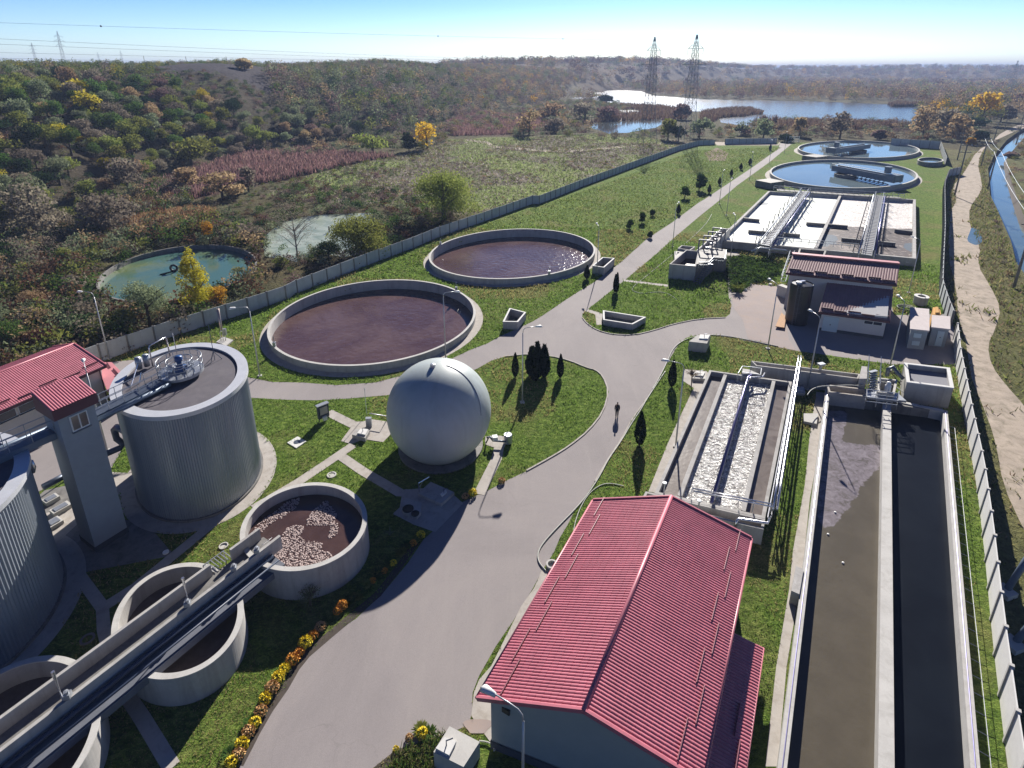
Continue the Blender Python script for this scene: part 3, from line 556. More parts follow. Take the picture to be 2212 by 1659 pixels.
# ---- three small thickener tanks with the concrete flume above them
SM = []
for e, z1, zw, mat, lab in ((ET, 2.6, 1.7, M['dark_brown_water'], 'small round tank with clusters of pale floating lumps, right end of the flume'), (EM, 2.2, .95, M['sludge'], 'nearly empty small round tank crossed by the concrete flume, middle of three'), (EC, 2.2, .95, M['sludge'], 'small round tank cut by the lower left corner of the picture')):
    SM.append(round_tank(e, z1, zw, .3, mat, M['concrete'], lab, 'three small round tanks under the flume', name='sludge_tank', zb=-.2, zin=-1.8, water='sludge' if mat is M['sludge'] else 'water'))
# floating foam lumps of the first one: uncountable froth
mb = MB(); ce = Vector((*ET['c'], 0)); blobs = []
def frothy(x, y):
    u, v = x, y
    return vnoise(np.array([u*1.0+40]), np.array([v*1.0+9]), 1.5, 11)[0] > .40 and (u*.75-v*.45) > -3.4
tries = 0
while len(blobs) < 1500 and tries < 40000:
    tries += 1; q = random.uniform(0, 2*pi); r = 4.1*sqrt(random.random()); x, y = r*cos(q), r*sin(q)
    if (x*cos(R_(152))+y*sin(R_(152)))**2/4.3**2+(-x*sin(R_(152))+y*cos(R_(152)))**2/3.7**2 > .97 or not frothy(x, y): continue
    s_ = random.uniform(.035, .10)
    if any(abs(x-b_[0])+abs(y-b_[1]) < .12 for b_ in blobs[-600:]): continue
    blobs.append((x, y)); mb.lathe((ce.x+x, ce.y+y, 1.7), [(s_, -.02), (s_*.85, s_*.35), (s_*.4, s_*.5), (.005, s_*.55)], 6)
tag(mb.build('floating_froth', M['froth'], None, True), kind='stuff')
# flume
ZF = 3.4
A0 = D('M3',1640,45,ZF); A1 = D('M3',0,1240,ZF); B0 = D('M3',1870,60,ZF); B1 = D('M3',0,1460,ZF)
dF = (A1-A0).normalized(); A1 = A1+dF*5; nF = Vector((dF.y, -dF.x, 0)); nF = nF if nF.dot(B0-A0) > 0 else -nF
fl = empty('flume', (A0.x, A0.y, 0), 'long raised concrete flume running over the three small round tanks', 'flume')
wF = 1.95; e0 = A0-dF*.2
def fpt(s_, t_, z): p = A0+dF*s_+nF*t_; return Vector((p.x, p.y, z))
MB().bar(fpt(-.3, .1, ZF-.55), fpt(16, .1, ZF-.55), .2, 1.1).build('side_wall', M['concrete'], fl)
MB().bar(fpt(-4.4, wF, ZF-.55), fpt(16, wF, ZF-.55), .22, 1.1).build('side_wall', M['concrete'], fl)
MB().bar(fpt(-4.0, .1, ZF-.55), fpt(-1.75, .1, ZF-.55), .2, 1.1).build('side_wall', M['concrete'], fl)
MB().bar(fpt(-4.2, 1.0, ZF-1.0), fpt(16, 1.0, ZF-1.0), 1.75, .14).build('floor', M['concrete_dark'], fl)
MB().bar(fpt(-3.6, wF+.75, ZF-1.35), fpt(16, wF+.75, ZF-1.35), 1.3, .5).build('pipe_ledge', M['ledge_dark'], fl)
for k in range(3): MB().bar(fpt(3+5.2*k, 1.2, 0), fpt(3+5.2*k, 1.2, ZF-1.08), .5, .5).build('leg', M['concrete'], fl)
for t_, r_ in ((wF+.40, .15), (wF+1.10, .07)):
    MB().tube([fpt(-3.4, t_, ZF-.75), fpt(16, t_, ZF-.75)], r_, 10).build('pipe', M['pipe_navy'], fl, True)
for s_ in (-2.6, -.9, 2.2, 8.6): 
    mb = MB(); mb.box(fpt(s_, wF-.02, ZF+.18), (.34, .34, .3), .3); mb.lathe(fpt(s_, wF+.0, ZF+.3), [(.12, 0), (.12, .2), (.01, .22)], 10); mb.build('valve_motor', M['steel'], fl)
for s_, in ((1.7,), (8.4,)):
    p = fpt(s_+.4, wF-.1, ZF); mb = MB(); mb.tube([p, p+Vector((0, 0, .8)), p+Vector((0, 0, 2.1))], [.035, .04, .085], 8); mb.build('spindle', M['inox'], fl)
for s_ in (-3.6, -3.2): 
    mb = MB(); mb.tube([fpt(s_, wF-.2, ZF+.1), fpt(s_-.7, wF-.9, ZF-.6)], .03, 6); mb.build('bracket', M['inox'], fl)
mb = MB(); g0 = fpt(-1.7, .1, ZF-.6)
for k in range(7): mb.bar(fpt(-1.75+.23*k, .1, ZF-.7), fpt(-1.75+.23*k, -.9, ZF-.7), .05, .04)
mb.bar(fpt(-1.8, -.9, ZF-.7), fpt(-.3, -.9, ZF-.7), .06, .06); mb.tube([fpt(-1.8, -.9, ZF-.7), fpt(-1.8, -.9, .1)], .04, 6); mb.tube([fpt(-.3, -.9, ZF-.7), fpt(-.3, -.9, .1)], .04, 6)
mb.build('grating', M['steel'], fl)
# ================================================================ DIGESTERS
def ribbed(e, z0, z1, n=170, amp=.055):
    mb = MB(); o = []; 
    base = eo(e, 0, n*2)
    for k, p in enumerate(base):
        d = Vector((p[0]-e['c'][0], p[1]-e['c'][1], 0)).normalized(); q = Vector((p[0], p[1], 0))+d*(amp if k % 2 else 0); o.append((q.x, q.y))
    mb.prism(o, z0, z1, top=False); return mb
def ringrail(mb, c, r, z, zb, posts=14, a0=0, a1=2*pi, t=.035):
    pts = [(c[0]+r*cos(a0+(a1-a0)*k/40), c[1]+r*sin(a0+(a1-a0)*k/40), z) for k in range(41)]; mb.tube(pts, t, 6)
    mb.tube([(p[0], p[1], (z+zb)/2) for p in pts], t*.8, 5)
    for k in range(posts):
        p = pts[int(k*40/posts)]; mb.tube([(p[0], p[1], zb), p], t*.8, 5)
def digester(e, label, zt=10., top=True):
    root = empty('digester', (*e['c'], 0), label, 'tank', 'ribbed metal digester towers')
    ribbed(e, .12, zt-.28).build('cladding', M['cladding'], root)
    mb = MB(); mb.ring(eo(e, .22), eo(e, -.62), zt-.3, zt+.06, zt-.2); mb.build('rim', M['zinc'], root)
    poly('roof_deck', eo(e, -.6), zt-.1, M['felt'], root)
    MB().ring(eo(e, .2), eo(e, -.1), 0, .2).build('plinth', M['concrete_dark'], root)
    return root
dg1 = digester(ED1, 'tall ribbed grey digester right of the stair tower, its roof and railed platform in view')
dg2 = digester(ED2, 'ribbed digester cut by the left picture edge, dark in shade')
C1 = D('DR',1480,640,10.9)                              # platform on the first roof
pf = MB(); pf.lathe((C1.x, C1.y, 9.9), [(1.0, 0), (1.75, .35), (1.75, .6), (0.01, .6)], 40); pfo = pf.build('service_platform', M['steel'], dg1)
mb = MB(); ringrail(mb, C1, 1.72, 11.6, 10.5, 16); mb.build('handrail', M['steel'], pfo, True)
mb = MB(); ringrail(mb, C1, 1.0, 11.5, 10.6, 8); mb.build('inner_rail', M['steel'], pfo, True)
mb = MB(); mb.lathe((C1.x, C1.y, 10.45), [(.55, 0), (.55, .35), (.25, .45), (.22, .9), (.32, .95), (.30, 1.35), (.01, 1.4)], 16); mb.build('mixer_motor', M['blue'], pfo, True)
mb = MB(); mb.lathe((C1.x-.7, C1.y-.2, 10.5), [(.3, 0), (.3, .5), (.01, .55)], 14); mb.tube([(C1.x+.6, C1.y-.4, 10.6), (C1.x+.9, C1.y, 10.9), (C1.x+.5, C1.y+.5, 10.9)], .09, 8); mb.build('valve', M['inox'], pfo, True)
for k, (px, py) in enumerate(((780,640), (620,700))):
    p = D('DR',px,py,10.1); mb = MB(); mb.tube([p, p+Vector((0, 0, 1.1))], .24, 12); mb.build('vent_stack', M['steel'], dg1, True)
mb = MB()
for a, b2 in (((900,640),(900,390)), ((1270,500),(1250,260))):
    pass
p1 = D('DR',900,640,9.95); p2 = D('DR',1270,430,9.95)
mb.tube([p1, p1+Vector((0, 0, 1.75)), p1+(p2-p1)*.06+Vector((0, 0, 1.95)), p1+(p2-p1)*.94+Vector((0, 0, 1.95)), p2+Vector((0, 0, 1.75)), p2], .06, 8); mb.build('pipe_loop', M['inox'], dg1, True)
p1 = D('DR',430,1080,9.95); p2 = D('DR',670,680,9.95); mb = MB(); mb.tube([p1, p2+Vector((0, 0, 1.0))], .05, 6); p3 = D('DR',620,1000,9.95); mb.tube([p3, p3+Vector((.1, .3, .8))], .05, 6); mb.build('stay', M['inox'], dg1)
ant = D('DG',880,170,9.9); mb = MB(); mb.tube([ant, ant+Vector((0, 0, 3.6))], .03, 6)
for k in range(3): mb.tube([ant+Vector((0, 0, .9)), ant+Vector((.6*cos(2.1*k+.4), .6*sin(2.1*k+.4), 0))], .03, 6)
tag(mb.build('lightning_rod', M['steel_dark']), 'slim lightning rod on a tripod on the digester roof', 'rod')
mb = MB(); mb.tube([D('DR',1440,500,10.3), D('DR',1440,500,10.3)+Vector((0, 0, 2.6))], .035, 6); tag(mb.build('lightning_rod', M['inox']), 'thin mast beside the blue motor on the railed platform', 'rod')
# stair tower
TWB = [D('C1',745,1415), D('C1',990,1260)]; dT = (TWB[1]-TWB[0]).normalized(); nT = Vector((-dT.y, dT.x, 0)); WT = (TWB[1]-TWB[0]).length; DT_ = 2.3
tw = empty('stair_tower', TWB[0], 'tall narrow grey stair tower with a red mono-pitch roof and one white window', 'tower')
sq = [TWB[0], TWB[1], TWB[1]+nT*DT_, TWB[0]+nT*DT_]
MB().prism([(p.x, p.y) for p in sq], 0, 12.3, top=False).build('wall', M['plaster_grey'], tw)
MB().prism(inset(ccw([(p.x, p.y) for p in sq]), -.04), 0, .5, top=False).build('plinth', M['plinth'], tw)
def ribroof(q00, q10, q11, q01, pitch, amp, mat, name, parent, rows=10, step=0., under=.06):
    """corrugated roof sheet over the quad: ribs run from the q00-q10 edge to the q01-q11 edge"""
    q00, q10, q11, q01 = map(Vector, (q00, q10, q11, q01)); Lx = (q10-q00).length; nr = max(2, int(Lx/pitch)); sub = 6; nx = nr*sub
    nrm = (q10-q00).cross(q01-q00).normalized(); nrm = nrm if nrm.z > 0 else -nrm; u = np.linspace(0, 1, nx+1)
    prof = (np.abs(np.sin(np.pi*u*nr))**.7)*amp; vs = []; fs = []; vv = []
    for r in range(rows+1):
        for dz in ((0, -step) if (step and 0 < r < rows) else (0,)): vv.append((r/rows, dz))
    vv = []
    for r in range(rows): vv += [(r/rows, 0), ((r+1)/rows-.0005, step*1.0 if step else 0)]
    A = np.array(q00); B = np.array(q10); C_ = np.array(q11); D_ = np.array(q01); nn = np.array(nrm)
    for v, s_ in vv:
        for k in range(nx+1):
            p = (A*(1-u[k])+B*u[k])*(1-v)+(D_*(1-u[k])+C_*u[k])*v; vs.append(p+nn*(prof[k]+s_))
    for j in range(len(vv)-1):
        for k in range(nx): fs.append((j*(nx+1)+k, j*(nx+1)+k+1, (j+1)*(nx+1)+k+1, (j+1)*(nx+1)+k))
    n0 = len(vs); vs += [q00-nrm*under, q10-nrm*under, q11-nrm*under, q01-nrm*under]; m_ = len(vv)-1
    fs += [(n0, n0+3, n0+2, n0+1)]
    mb = MB(); mb.add(vs, fs); o = mb.build(name, mat, parent); return o
def ov(p, d): return p+d
zr0, zr1 = 12.15, 12.95
R0 = TWB[0]-dT*.25-nT*.25; R1 = TWB[1]+dT*.25-nT*.25; R2 = R1+nT*(DT_+.5); R3 = R0+nT*(DT_+.5)
zf = lambda p, z: Vector((p.x, p.y, z))
ribroof(zf(R0, zr0+.5), zf(R1, zr0+.5), zf(R2, zr1+.35), zf(R3, zr1+.35), .17, .05, M['roof'], 'roof', tw, 4)
MB().prism([(p.x, p.y) for p in (R0, R1, R2, R3)], zr0-.3, lambda p: zr0+.46+(zr1-zr0-.15)*min(1, max(0, (Vector((p[0], p[1], 0))-R0).dot(nT)/(DT_+.6)))).build('fascia', M['roof_dark'], tw)
wc = TWB[0].lerp(TWB[1], .52); 
wo = MB(); wo.box(zf(wc-nT*.03, 11.0), (1.1, .12, 1.25), atan2(dT.y, dT.x)); wo = wo.build('window', M['white'], tw)
for q in (-.26, .26): MB().box(zf(wc+dT*q-nT*.08, 11.03), (.42, .08, 1.05), atan2(dT.y, dT.x)).build('pane', M['glass'], wo)
MB().box(zf(wc-nT*.1, 10.33), (1.2, .2, .06), atan2(dT.y, dT.x)).build('sill', M['steel_dark'], wo)
# walkway bridges from the tower to the digester roofs
def walkway(a, b2, z, label, wd=1.1):
    d = (b2-a).normalized(); s_ = Vector((-d.y, d.x, 0)); root = empty('walkway', (a.x, a.y, 0), label, 'walkway', 'steel walkways joining tower and digesters')
    a = zf(a, z); b2 = zf(b2, z)
    MB().bar(a, b2, wd, .12).build('deck', M['steel_dark'], root)
    for q in (-1, 1):
        MB().bar(a+s_*q*wd/2-Vector((0, 0, .2)), b2+s_*q*wd/2-Vector((0, 0, .2)), .1, .5).build('girder', M['steel_blue'], root)
        mb = MB(); off = s_*q*wd/2
        for h in (.55, 1.05): mb.tube([a+off+Vector((0, 0, h)), b2+off+Vector((0, 0, h))], .028, 6)
        n = int((b2-a).length/1.1)
        for k in range(n+1): p = a.lerp(b2, k/n)+off; mb.tube([p, p+Vector((0, 0, 1.05))], .028, 6)
        mb.build('handrail', M['steel'], root)
    MB().tube([a-s_*(wd/2+.3)-Vector((0, 0, .15)), b2-s_*(wd/2+.3)-Vector((0, 0, .15))], .2, 12).build('pipe', M['steel_blue'], root, True)
    return root
wa = (TWB[1]+nT*1.3); wb = Vector((C1.x, C1.y, 0)); wb = wb-(wb-wa).normalized()*1.6
walkway(wa, wb, 10.35, 'railed steel walkway from the tower across to the right digester roof')
wa2 = (TWB[0]+nT*1.5); wb2 = wa2+(Vector((ED2['c'][0], ED2['c'][1], 0))-wa2).normalized()*6.5+nT*0; walkway(wa2, wb2, 10.35, 'railed steel walkway from the tower toward the left picture edge')
# low pipes between tower and digesters
def pipe(name, pts, r, mat, label, cat='pipe', group=None, n=10):
    return tag(MB().tube(pts, r, n).build(name, mat, None, True), label, cat, group)
pa = D('C1',900,450,6.5); pipe('pipe', [D('C1',975,490,6.8), pa, D('C1',880,470,6.2), D('C1',900,540,5.2), D('C1',950,580,4.6), D('C1',930,610,4.4), D('C1',800,665,4.3), D('C1',700,720,4.2)], .26, M['steel_dark'], 'thick dark bent pipe between the tower and the right digester')
pipe('pipe', [D('C1',520,815,4.0), D('C1',330,915,4.0)], .26, M['steel_dark'], 'thick dark pipe between the tower and the left digester')
pipe('gooseneck', [D('C1',255,800,8.6), D('C1',262,760,9.0), D('C1',240,715,9.5), D('C1',212,712,9.5), D('C1',208,735,9.3)], .13, M['inox'], 'shiny gooseneck vent at the rim of the left digester', 'pipe')
for k, (x, y) in enumerate(((395,1010), (470,1080), (420,1190))):
    mb = MB(); p = D('C1', x, y, .2); s3 = ((1.0,.8,.35), (1.3,.8,.35), (.9,1.0,.3))[k]; mb.box(p, s3, atan2(dT.y, dT.x)); o = mb.build('hatch', M['concrete_pale']); MB().box(p+Vector((0, 0, .2)), (s3[0]*.7, s3[1]*.7, .06), atan2(dT.y, dT.x)).build('lid', M['steel'], o)
    o.location = (0, 0, 0); tag(o, ('small concrete hatch nearest the dark pipe left of the tower', 'middle concrete hatch with a long lid left of the tower', 'low concrete hatch nearest the tower foot on its left')[k], 'hatch', 'hatches on the paving left of the tower')
MB_ = MB(); p = D('C1',1280,1420); MB_.lathe(p, [(.22, 0), (.22, .1), (.01, .12)], 16); tag(MB_.build('manhole_cover', M['white']), 'small round white cover in the shade below the digester', 'manhole')
MB_ = MB(); p = D('D1',675,588); MB_.lathe(p, [(.42, 0), (.42, .08), (.3, .08), (.3, .0)], 20); tag(MB_.build('manhole', M['concrete_dark']), 'dark ring manhole in the shade left of the flume', 'manhole')
# ================================================================ GAS HOLDER
SR = 4.95; SCN = Vector((-6.96, 46.63, 4.06))
gh = empty('gas_holder', (SCN.x, SCN.y, 0), 'large pale inflated ball shaped gas holder on the lawn', 'gas holder')
prof = []
for k in range(49):
    a = -pi/2*.62+(pi/2+pi/2*.62)*k/48; prof.append((max(.01, SR*cos(a)), SR*sin(a)))
mb = MB(); mb.lathe(SCN, prof, 96); mb.build('membrane', M['membrane'], gh, True)
MB().lathe((SCN.x, SCN.y, 0), [(4.1, 0), (4.1, .18), (3.2, .18), (3.0, .1)], 64).build('base_ring', M['concrete_dark'], gh)
mb = MB(); p = SCN+Vector((-.35, -.4, SR-.02)); mb.lathe(p, [(.28, -.2), (.24, .25), (.01, .3)], 12); mb.build('vent_cap', M['steel'], gh)
mb = MB()
for k in range(3):                                       # hose lying over the membrane
    pass
pts = []
for k in range(14):
    a = radial = .18+.09*k; th = -.15-.03*k; pts.append(SCN+Vector((sin(a)*cos(th), sin(a)*sin(th), cos(a)))*(SR+.03))
mb.tube(pts, .035, 5); mb.build('air_hose', M['steel'], gh)
# ================================================================ MAIN BUILDING (red roof, foreground)
ZE = 4.2; a = Vector((-1.80, 20.46, 0)); b2 = Vector((6.13, 34.57, 0)); dM = (b2-a).normalized(); nM = Vector((10.43, -3.64, 0)).normalized(); WM = 11.03; LM = (b2-a).length
ZRm = 6.1
bd = empty('process_building', (a.x, a.y, 0), 'large grey building under a ribbed red gable roof in the foreground', 'building')
aM0 = a.copy()
def mp_(s_, t_, z): p = aM0+dM*s_+nM*t_; return Vector((p.x, p.y, z))
ohg = .45
MB().add([mp_(ohg, .5, 0), mp_(LM-ohg, .5, 0), mp_(LM-ohg, WM-.5, 0), mp_(ohg, WM-.5, 0), mp_(ohg, .5, ZE+.05), mp_(LM-ohg, .5, ZE+.05), mp_(LM-ohg, WM-.5, ZE+.05), mp_(ohg, WM-.5, ZE+.05), mp_(ohg, WM/2, ZRm-.12), mp_(LM-ohg, WM/2, ZRm-.12)],
  [(0,1,5,4), (1,2,6,9,5), (2,3,7,6), (3,0,4,8,7)]).build('wall', M['plaster_grey2'], bd)
MB().prism([(p.x, p.y) for p in (mp_(ohg-.05, .45, 0), mp_(LM-ohg+.05, .45, 0), mp_(LM-ohg+.05, WM-.45, 0), mp_(ohg-.05, WM-.45, 0))], 0, .6, top=False).build('plinth', M['plinth'], bd)
rf = ribroof(mp_(0, 0, ZE), mp_(LM, 0, ZE), mp_(LM, WM/2, ZRm), mp_(0, WM/2, ZRm), .188, .045, M['roof'], 'roof', bd, 15, .012)
ribroof(mp_(0, WM, ZE), mp_(LM, WM, ZE), mp_(LM, WM/2, ZRm), mp_(0, WM/2, ZRm), .188, .045, M['roof'], 'roof', bd, 15, .012)
MB().tube([mp_(-.05, WM/2, ZRm+.03), mp_(LM+.05, WM/2, ZRm+.03)], .13, 10).build('ridge_cap', M['roof'], bd, True)
for s0, s1 in ((-.02, -.02), (LM+.02, LM+.02)):
    for q in (0, WM):
        MB().bar(mp_(s0, q, ZE+.0), mp_(s0, WM/2, ZRm+.0), .12, .26).build('verge_trim', M['roof'], bd)
for q in (-.05, WM+.05): MB().tube([mp_(0, q, ZE-.05), mp_(LM, q, ZE-.05)], .09, 8).build('gutter', M['roof'], bd, True)
for side in (0, 1):
    for k in range(8):
        s0 = .25+2.0*k; t_ = (.75 if k % 2 else 1.15); t_ = t_ if side == 0 else WM-t_; zz = ZE+(ZRm-ZE)*(min(t_, WM-t_)/(WM/2))+.12
        MB().bar(mp_(s0, t_, zz-.03), mp_(s0+2.1, t_, zz-.03), .05, .09).build('snow_guard', M['roof_dark2'], bd)
MB().box(mp_(ohg-.02, 1.35, 3.35), (.1, .45, .35), atan2(dM.y, dM.x)).build('vent_opening', M['black'], bd)
# lean-to on its right side, well below the main eave
lx = WM+.05; ZL0, ZL1 = 1.75, 2.35; qd = D('D3',2095,650,ZL0)-aM0; dt_ = dM.x*nM.y-dM.y*nM.x; sE_ = (qd.x*nM.y-qd.y*nM.x)/dt_; lo_ = (dM.x*qd.y-dM.y*qd.x)/dt_
ribroof(mp_(-2.5, lo_, ZL0), mp_(sE_, lo_, ZL0), mp_(sE_, lx-.45, ZL1), mp_(-2.5, lx-.45, ZL1), .188, .045, M['roof'], 'lean_to_roof', bd, 6, .012)
MB().prism([(p.x, p.y) for p in (mp_(-2.3, lx-.45, 0), mp_(sE_-.2, lx-.45, 0), mp_(sE_-.2, lo_-.25, 0), mp_(-2.3, lo_-.25, 0))][::-1], 0, ZL0-.05).build('lean_to_wall', M['plaster_grey2'], bd)
MB().tube([mp_(-2.5, lo_+.03, ZL0-.05), mp_(sE_, lo_+.03, ZL0-.05)], .06, 6).build('lean_to_gutter', M['roof'], bd, True)
for k in range(4):
    s0 = -1.6+1.9*k; t_ = lo_-(.75 if k % 2 else .45); zz = ZL0+(ZL1-ZL0)*(lo_-t_)/(lo_-lx+.45)+.07; MB().bar(mp_(s0, t_, zz), mp_(s0+1.8, t_, zz), .05, .12).build('snow_guard', M['roof_dark2'], bd)
# ================================================================ LEFT BUILDING
ZEl, ZRl = 4.5, 5.95
ce_ = D('LB',1385,490,ZEl); be_ = D('LB',1045,118,ZEl); re_ = D('LB',1190,125,ZRl); dl = Vector((-sin(R_(24.95)), -cos(R_(24.95)), 0)); nl = Vector((dl.y, -dl.x, 0)); nl = nl if nl.dot(be_-ce_) > 0 else -nl
WL = (be_-ce_).dot(nl); LL = 17; o0 = Vector((ce_.x, ce_.y, 0))
def lp_(s_, t_, z): p = o0+dl*s_+nl*t_; return Vector((p.x, p.y, z))
lb = empty('admin_building', (o0.x, o0.y, 0), 'cream building with a red tiled gable roof at the left picture edge', 'building')
tr_ = (re_-ce_).dot(nl)
MB().add([lp_(.4, .45, 0), lp_(LL, .45, 0), lp_(LL, WL-.4, 0), lp_(.4, WL-.4, 0), lp_(.4, .45, ZEl), lp_(LL, .45, ZEl), lp_(LL, WL-.4, ZEl), lp_(.4, WL-.4, ZEl), lp_(.4, tr_, ZRl-.1), lp_(LL, tr_, ZRl-.1)],
  [(0,1,5,4), (1,2,6,9,5), (2,3,7,6), (3,0,4,8,7)]).build('wall', M['plaster_cream'], lb)
ribroof(lp_(0, 0, ZEl), lp_(LL, 0, ZEl), lp_(LL, tr_, ZRl), lp_(0, tr_, ZRl), .2, .04, M['roof'], 'roof', lb, 13, .015)
ribroof(lp_(0, WL, ZEl), lp_(LL, WL, ZEl), lp_(LL, tr_, ZRl), lp_(0, tr_, ZRl), .2, .04, M['roof'], 'roof', lb, 10, .015)
MB().tube([lp_(0, tr_, ZRl+.03), lp_(LL, tr_, ZRl+.03)], .1, 8).build('ridge_cap', M['roof'], lb, True)
MB().bar(lp_(0, -.03, ZEl-.12), lp_(LL, -.03, ZEl-.12), .12, .3).build('gutter', M['roof_dark'], lb)
for q, z in ((0, ZEl), (WL, ZEl)): MB().bar(lp_(-.03, q, z), lp_(-.03, tr_, ZRl), .12, .25).build('verge_trim', M['roof'], lb)
MB().tube([lp_(.55, .35, 0), lp_(.55, .35, ZEl-.2)], .06, 8).build('downpipe', M['roof_dark'], lb)
for k in range(6): MB().bar(lp_(.3+2.0*k, .8 if k % 2 == 0 else .45, ZEl+(.40 if k % 2 == 0 else .26)), lp_(1.9+2.0*k, .8 if k % 2 == 0 else .45, ZEl+(.40 if k % 2 == 0 else .26)), .06, .14).build('snow_guard', M['roof_dark'], lb)
for px, py in ((355,1030), (70,1175)):
    c_ = D('LB',px,py,3.4); s_ = (c_-o0).dot(dl); wn = MB().box(lp_(s_-.0, .43, 3.55), (1.75, .1, .85), atan2(dl.y, dl.x)).build('window', M['white'], lb)
    MB().box(lp_(s_, .38, 3.57), (1.6, .1, .72), atan2(dl.y, dl.x)).build('pane', M['glass'], wn); MB().box(lp_(s_, .33, 3.1), (1.85, .2, .06), atan2(dl.y, dl.x)).build('sill', M['plinth'], wn)
mb = MB(); q4 = DL('LB',[(1330,450),(1460,450),(1600,595),(1500,800),(1395,812),(1330,640)],3.0); mb.prism([(p.x, p.y) for p in ccw(q4)], 2.75, 3.0)
cn = mb.build('canopy', M['roof_pink'], lb); 
MB().prism(inset(ccw([(p.x, p.y) for p in q4]), .3), 0, 2.75, top=False).build('annex_wall', M['plaster_cream'], lb)
for x0, y0, x1, y1 in ((1395,455,1440,520), (1480,535,1540,600), (1520,610,1560,655)): MB().bar(D('LB',x0,y0,3.08), D('LB',x1,y1,3.08), .08, .12).build('snow_guard', M['roof_dark'], cn)
# ================================================================ RECTANGULAR BASINS
def V2(p): return (p[0], p[1])
def zsheet(name, outline, zones, z, mat, parent, cell, blur):
    """liquid surface as a fine grid inside `outline`; every zone polygon becomes a soft point attribute"""
    X = [p[0] for p in outline]; Y = [p[1] for p in outline]; nx = int((max(X)-min(X))/cell)+2; ny = int((max(Y)-min(Y))/cell)+2; gx, gy = np.meshgrid(min(X)+np.arange(nx)*cell, min(Y)+np.arange(ny)*cell); off = parent_loc(parent)
    A = {}
    for k, ps in zones.items():
        m_ = np.zeros(gx.shape)
        for p in ps: m_ = np.maximum(m_, inpoly(gx, gy, ccw([V2(q) for q in p])).astype(float))
        for _ in range(blur): m_ = (m_+np.roll(m_, 1, 0)+np.roll(m_, -1, 0)+np.roll(m_, 1, 1)+np.roll(m_, -1, 1))/5
        A[k] = m_.ravel()
    idx = np.arange(nx*ny).reshape(ny, nx); q = np.stack([idx[:-1, :-1], idx[:-1, 1:], idx[1:, 1:], idx[1:, :-1]], -1).reshape(-1, 4); cx_ = gx[:-1, :-1].ravel()+cell/2; cy_ = gy[:-1, :-1].ravel()+cell/2; q = q[inpoly(cx_, cy_, outline)]
    me = bpy.data.meshes.new(name); me.from_pydata(np.c_[gx.ravel()-off.x, gy.ravel()-off.y, np.full(nx*ny, z)].tolist(), [], q.tolist()); me.update(); me.materials.append(mat)
    for k, a in A.items(): at = me.attributes.new(k, 'FLOAT', 'POINT'); at.data.foreach_set('value', a)
    return link(name, me, parent)
# ---- four-lane aerated grit basin
gb = empty('grit_basin', (GRIT[0].x, GRIT[0].y, 0), 'long concrete basin of four lanes, two of them churning and glittering', 'basin')
go = ccw([V2(p) for p in GRIT]); MB().ring(go, inset(go, .28), -.3, ZG, -2.2).build('wall', M['concrete'], gb)
ZL = .92
tops = [(D('GH',640,190,ZG), D('MR',245,150,ZG)), (D('GH',885,245,ZG), D('MR',600,215,ZG)), (D('GH',1205,300,ZG), D('MR',1075,345,ZG)), (D('GH',1570,335,ZG), D('MR',1555,440,ZG)), (D('GH',1815,360,ZG), D('MR',1880,530,ZG))]
for k, wd in ((1, .36), (2, .22), (3, .36)):
    a, b2 = tops[k]; d = (b2-a).normalized(); MB().bar(a+d*.25-Vector((0, 0, 1.2)), b2-d*.25-Vector((0, 0, 1.2)), wd, 2.4).build('lane_wall', M['concrete'], gb)
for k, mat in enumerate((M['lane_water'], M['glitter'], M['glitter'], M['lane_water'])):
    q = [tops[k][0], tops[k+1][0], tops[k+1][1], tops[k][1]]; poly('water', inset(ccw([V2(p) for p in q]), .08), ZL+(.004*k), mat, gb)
a, b2 = tops[2]; MB().tube([a+Vector((.5, .9, .1)), a+Vector((.25, -.1, .35)), a+(b2-a)*.03+Vector((0, 0, .38)), b2+Vector((0, 0, .38))], .12, 10).build('air_pipe', M['steel_violet'], gb, True)
for k in range(7):
    p = a.lerp(b2, .12+.13*k); MB().tube([p+Vector((-.15, 0, .35)), p+Vector((-.35, 0, -.2)), p+Vector((-.35, 0, -1.8))], .045, 6).build('drop_pipe', M['inox'], gb)
mb = MB(); a4, b4 = tops[4]
for q in (.25, .5): mb.tube([a4+Vector((q, 0, .1)), b4+Vector((q, 0, .1))], .05, 6)
mb.build('rail_track', M['inox'], gb)
for (x, y) in ((375,120), (1705,400), (890,390)):
    p = D('MR',x,y,ZG); mb = MB(); mb.tube([p-Vector((0, 0, .2)), p+Vector((0, 0, .8))], .06, 8); mb.lathe(p+Vector((0, 0, .8)), [(.16, 0), (.16, .08), (.01, .1)], 10); mb.build('valve_post', M['steel'], gb)
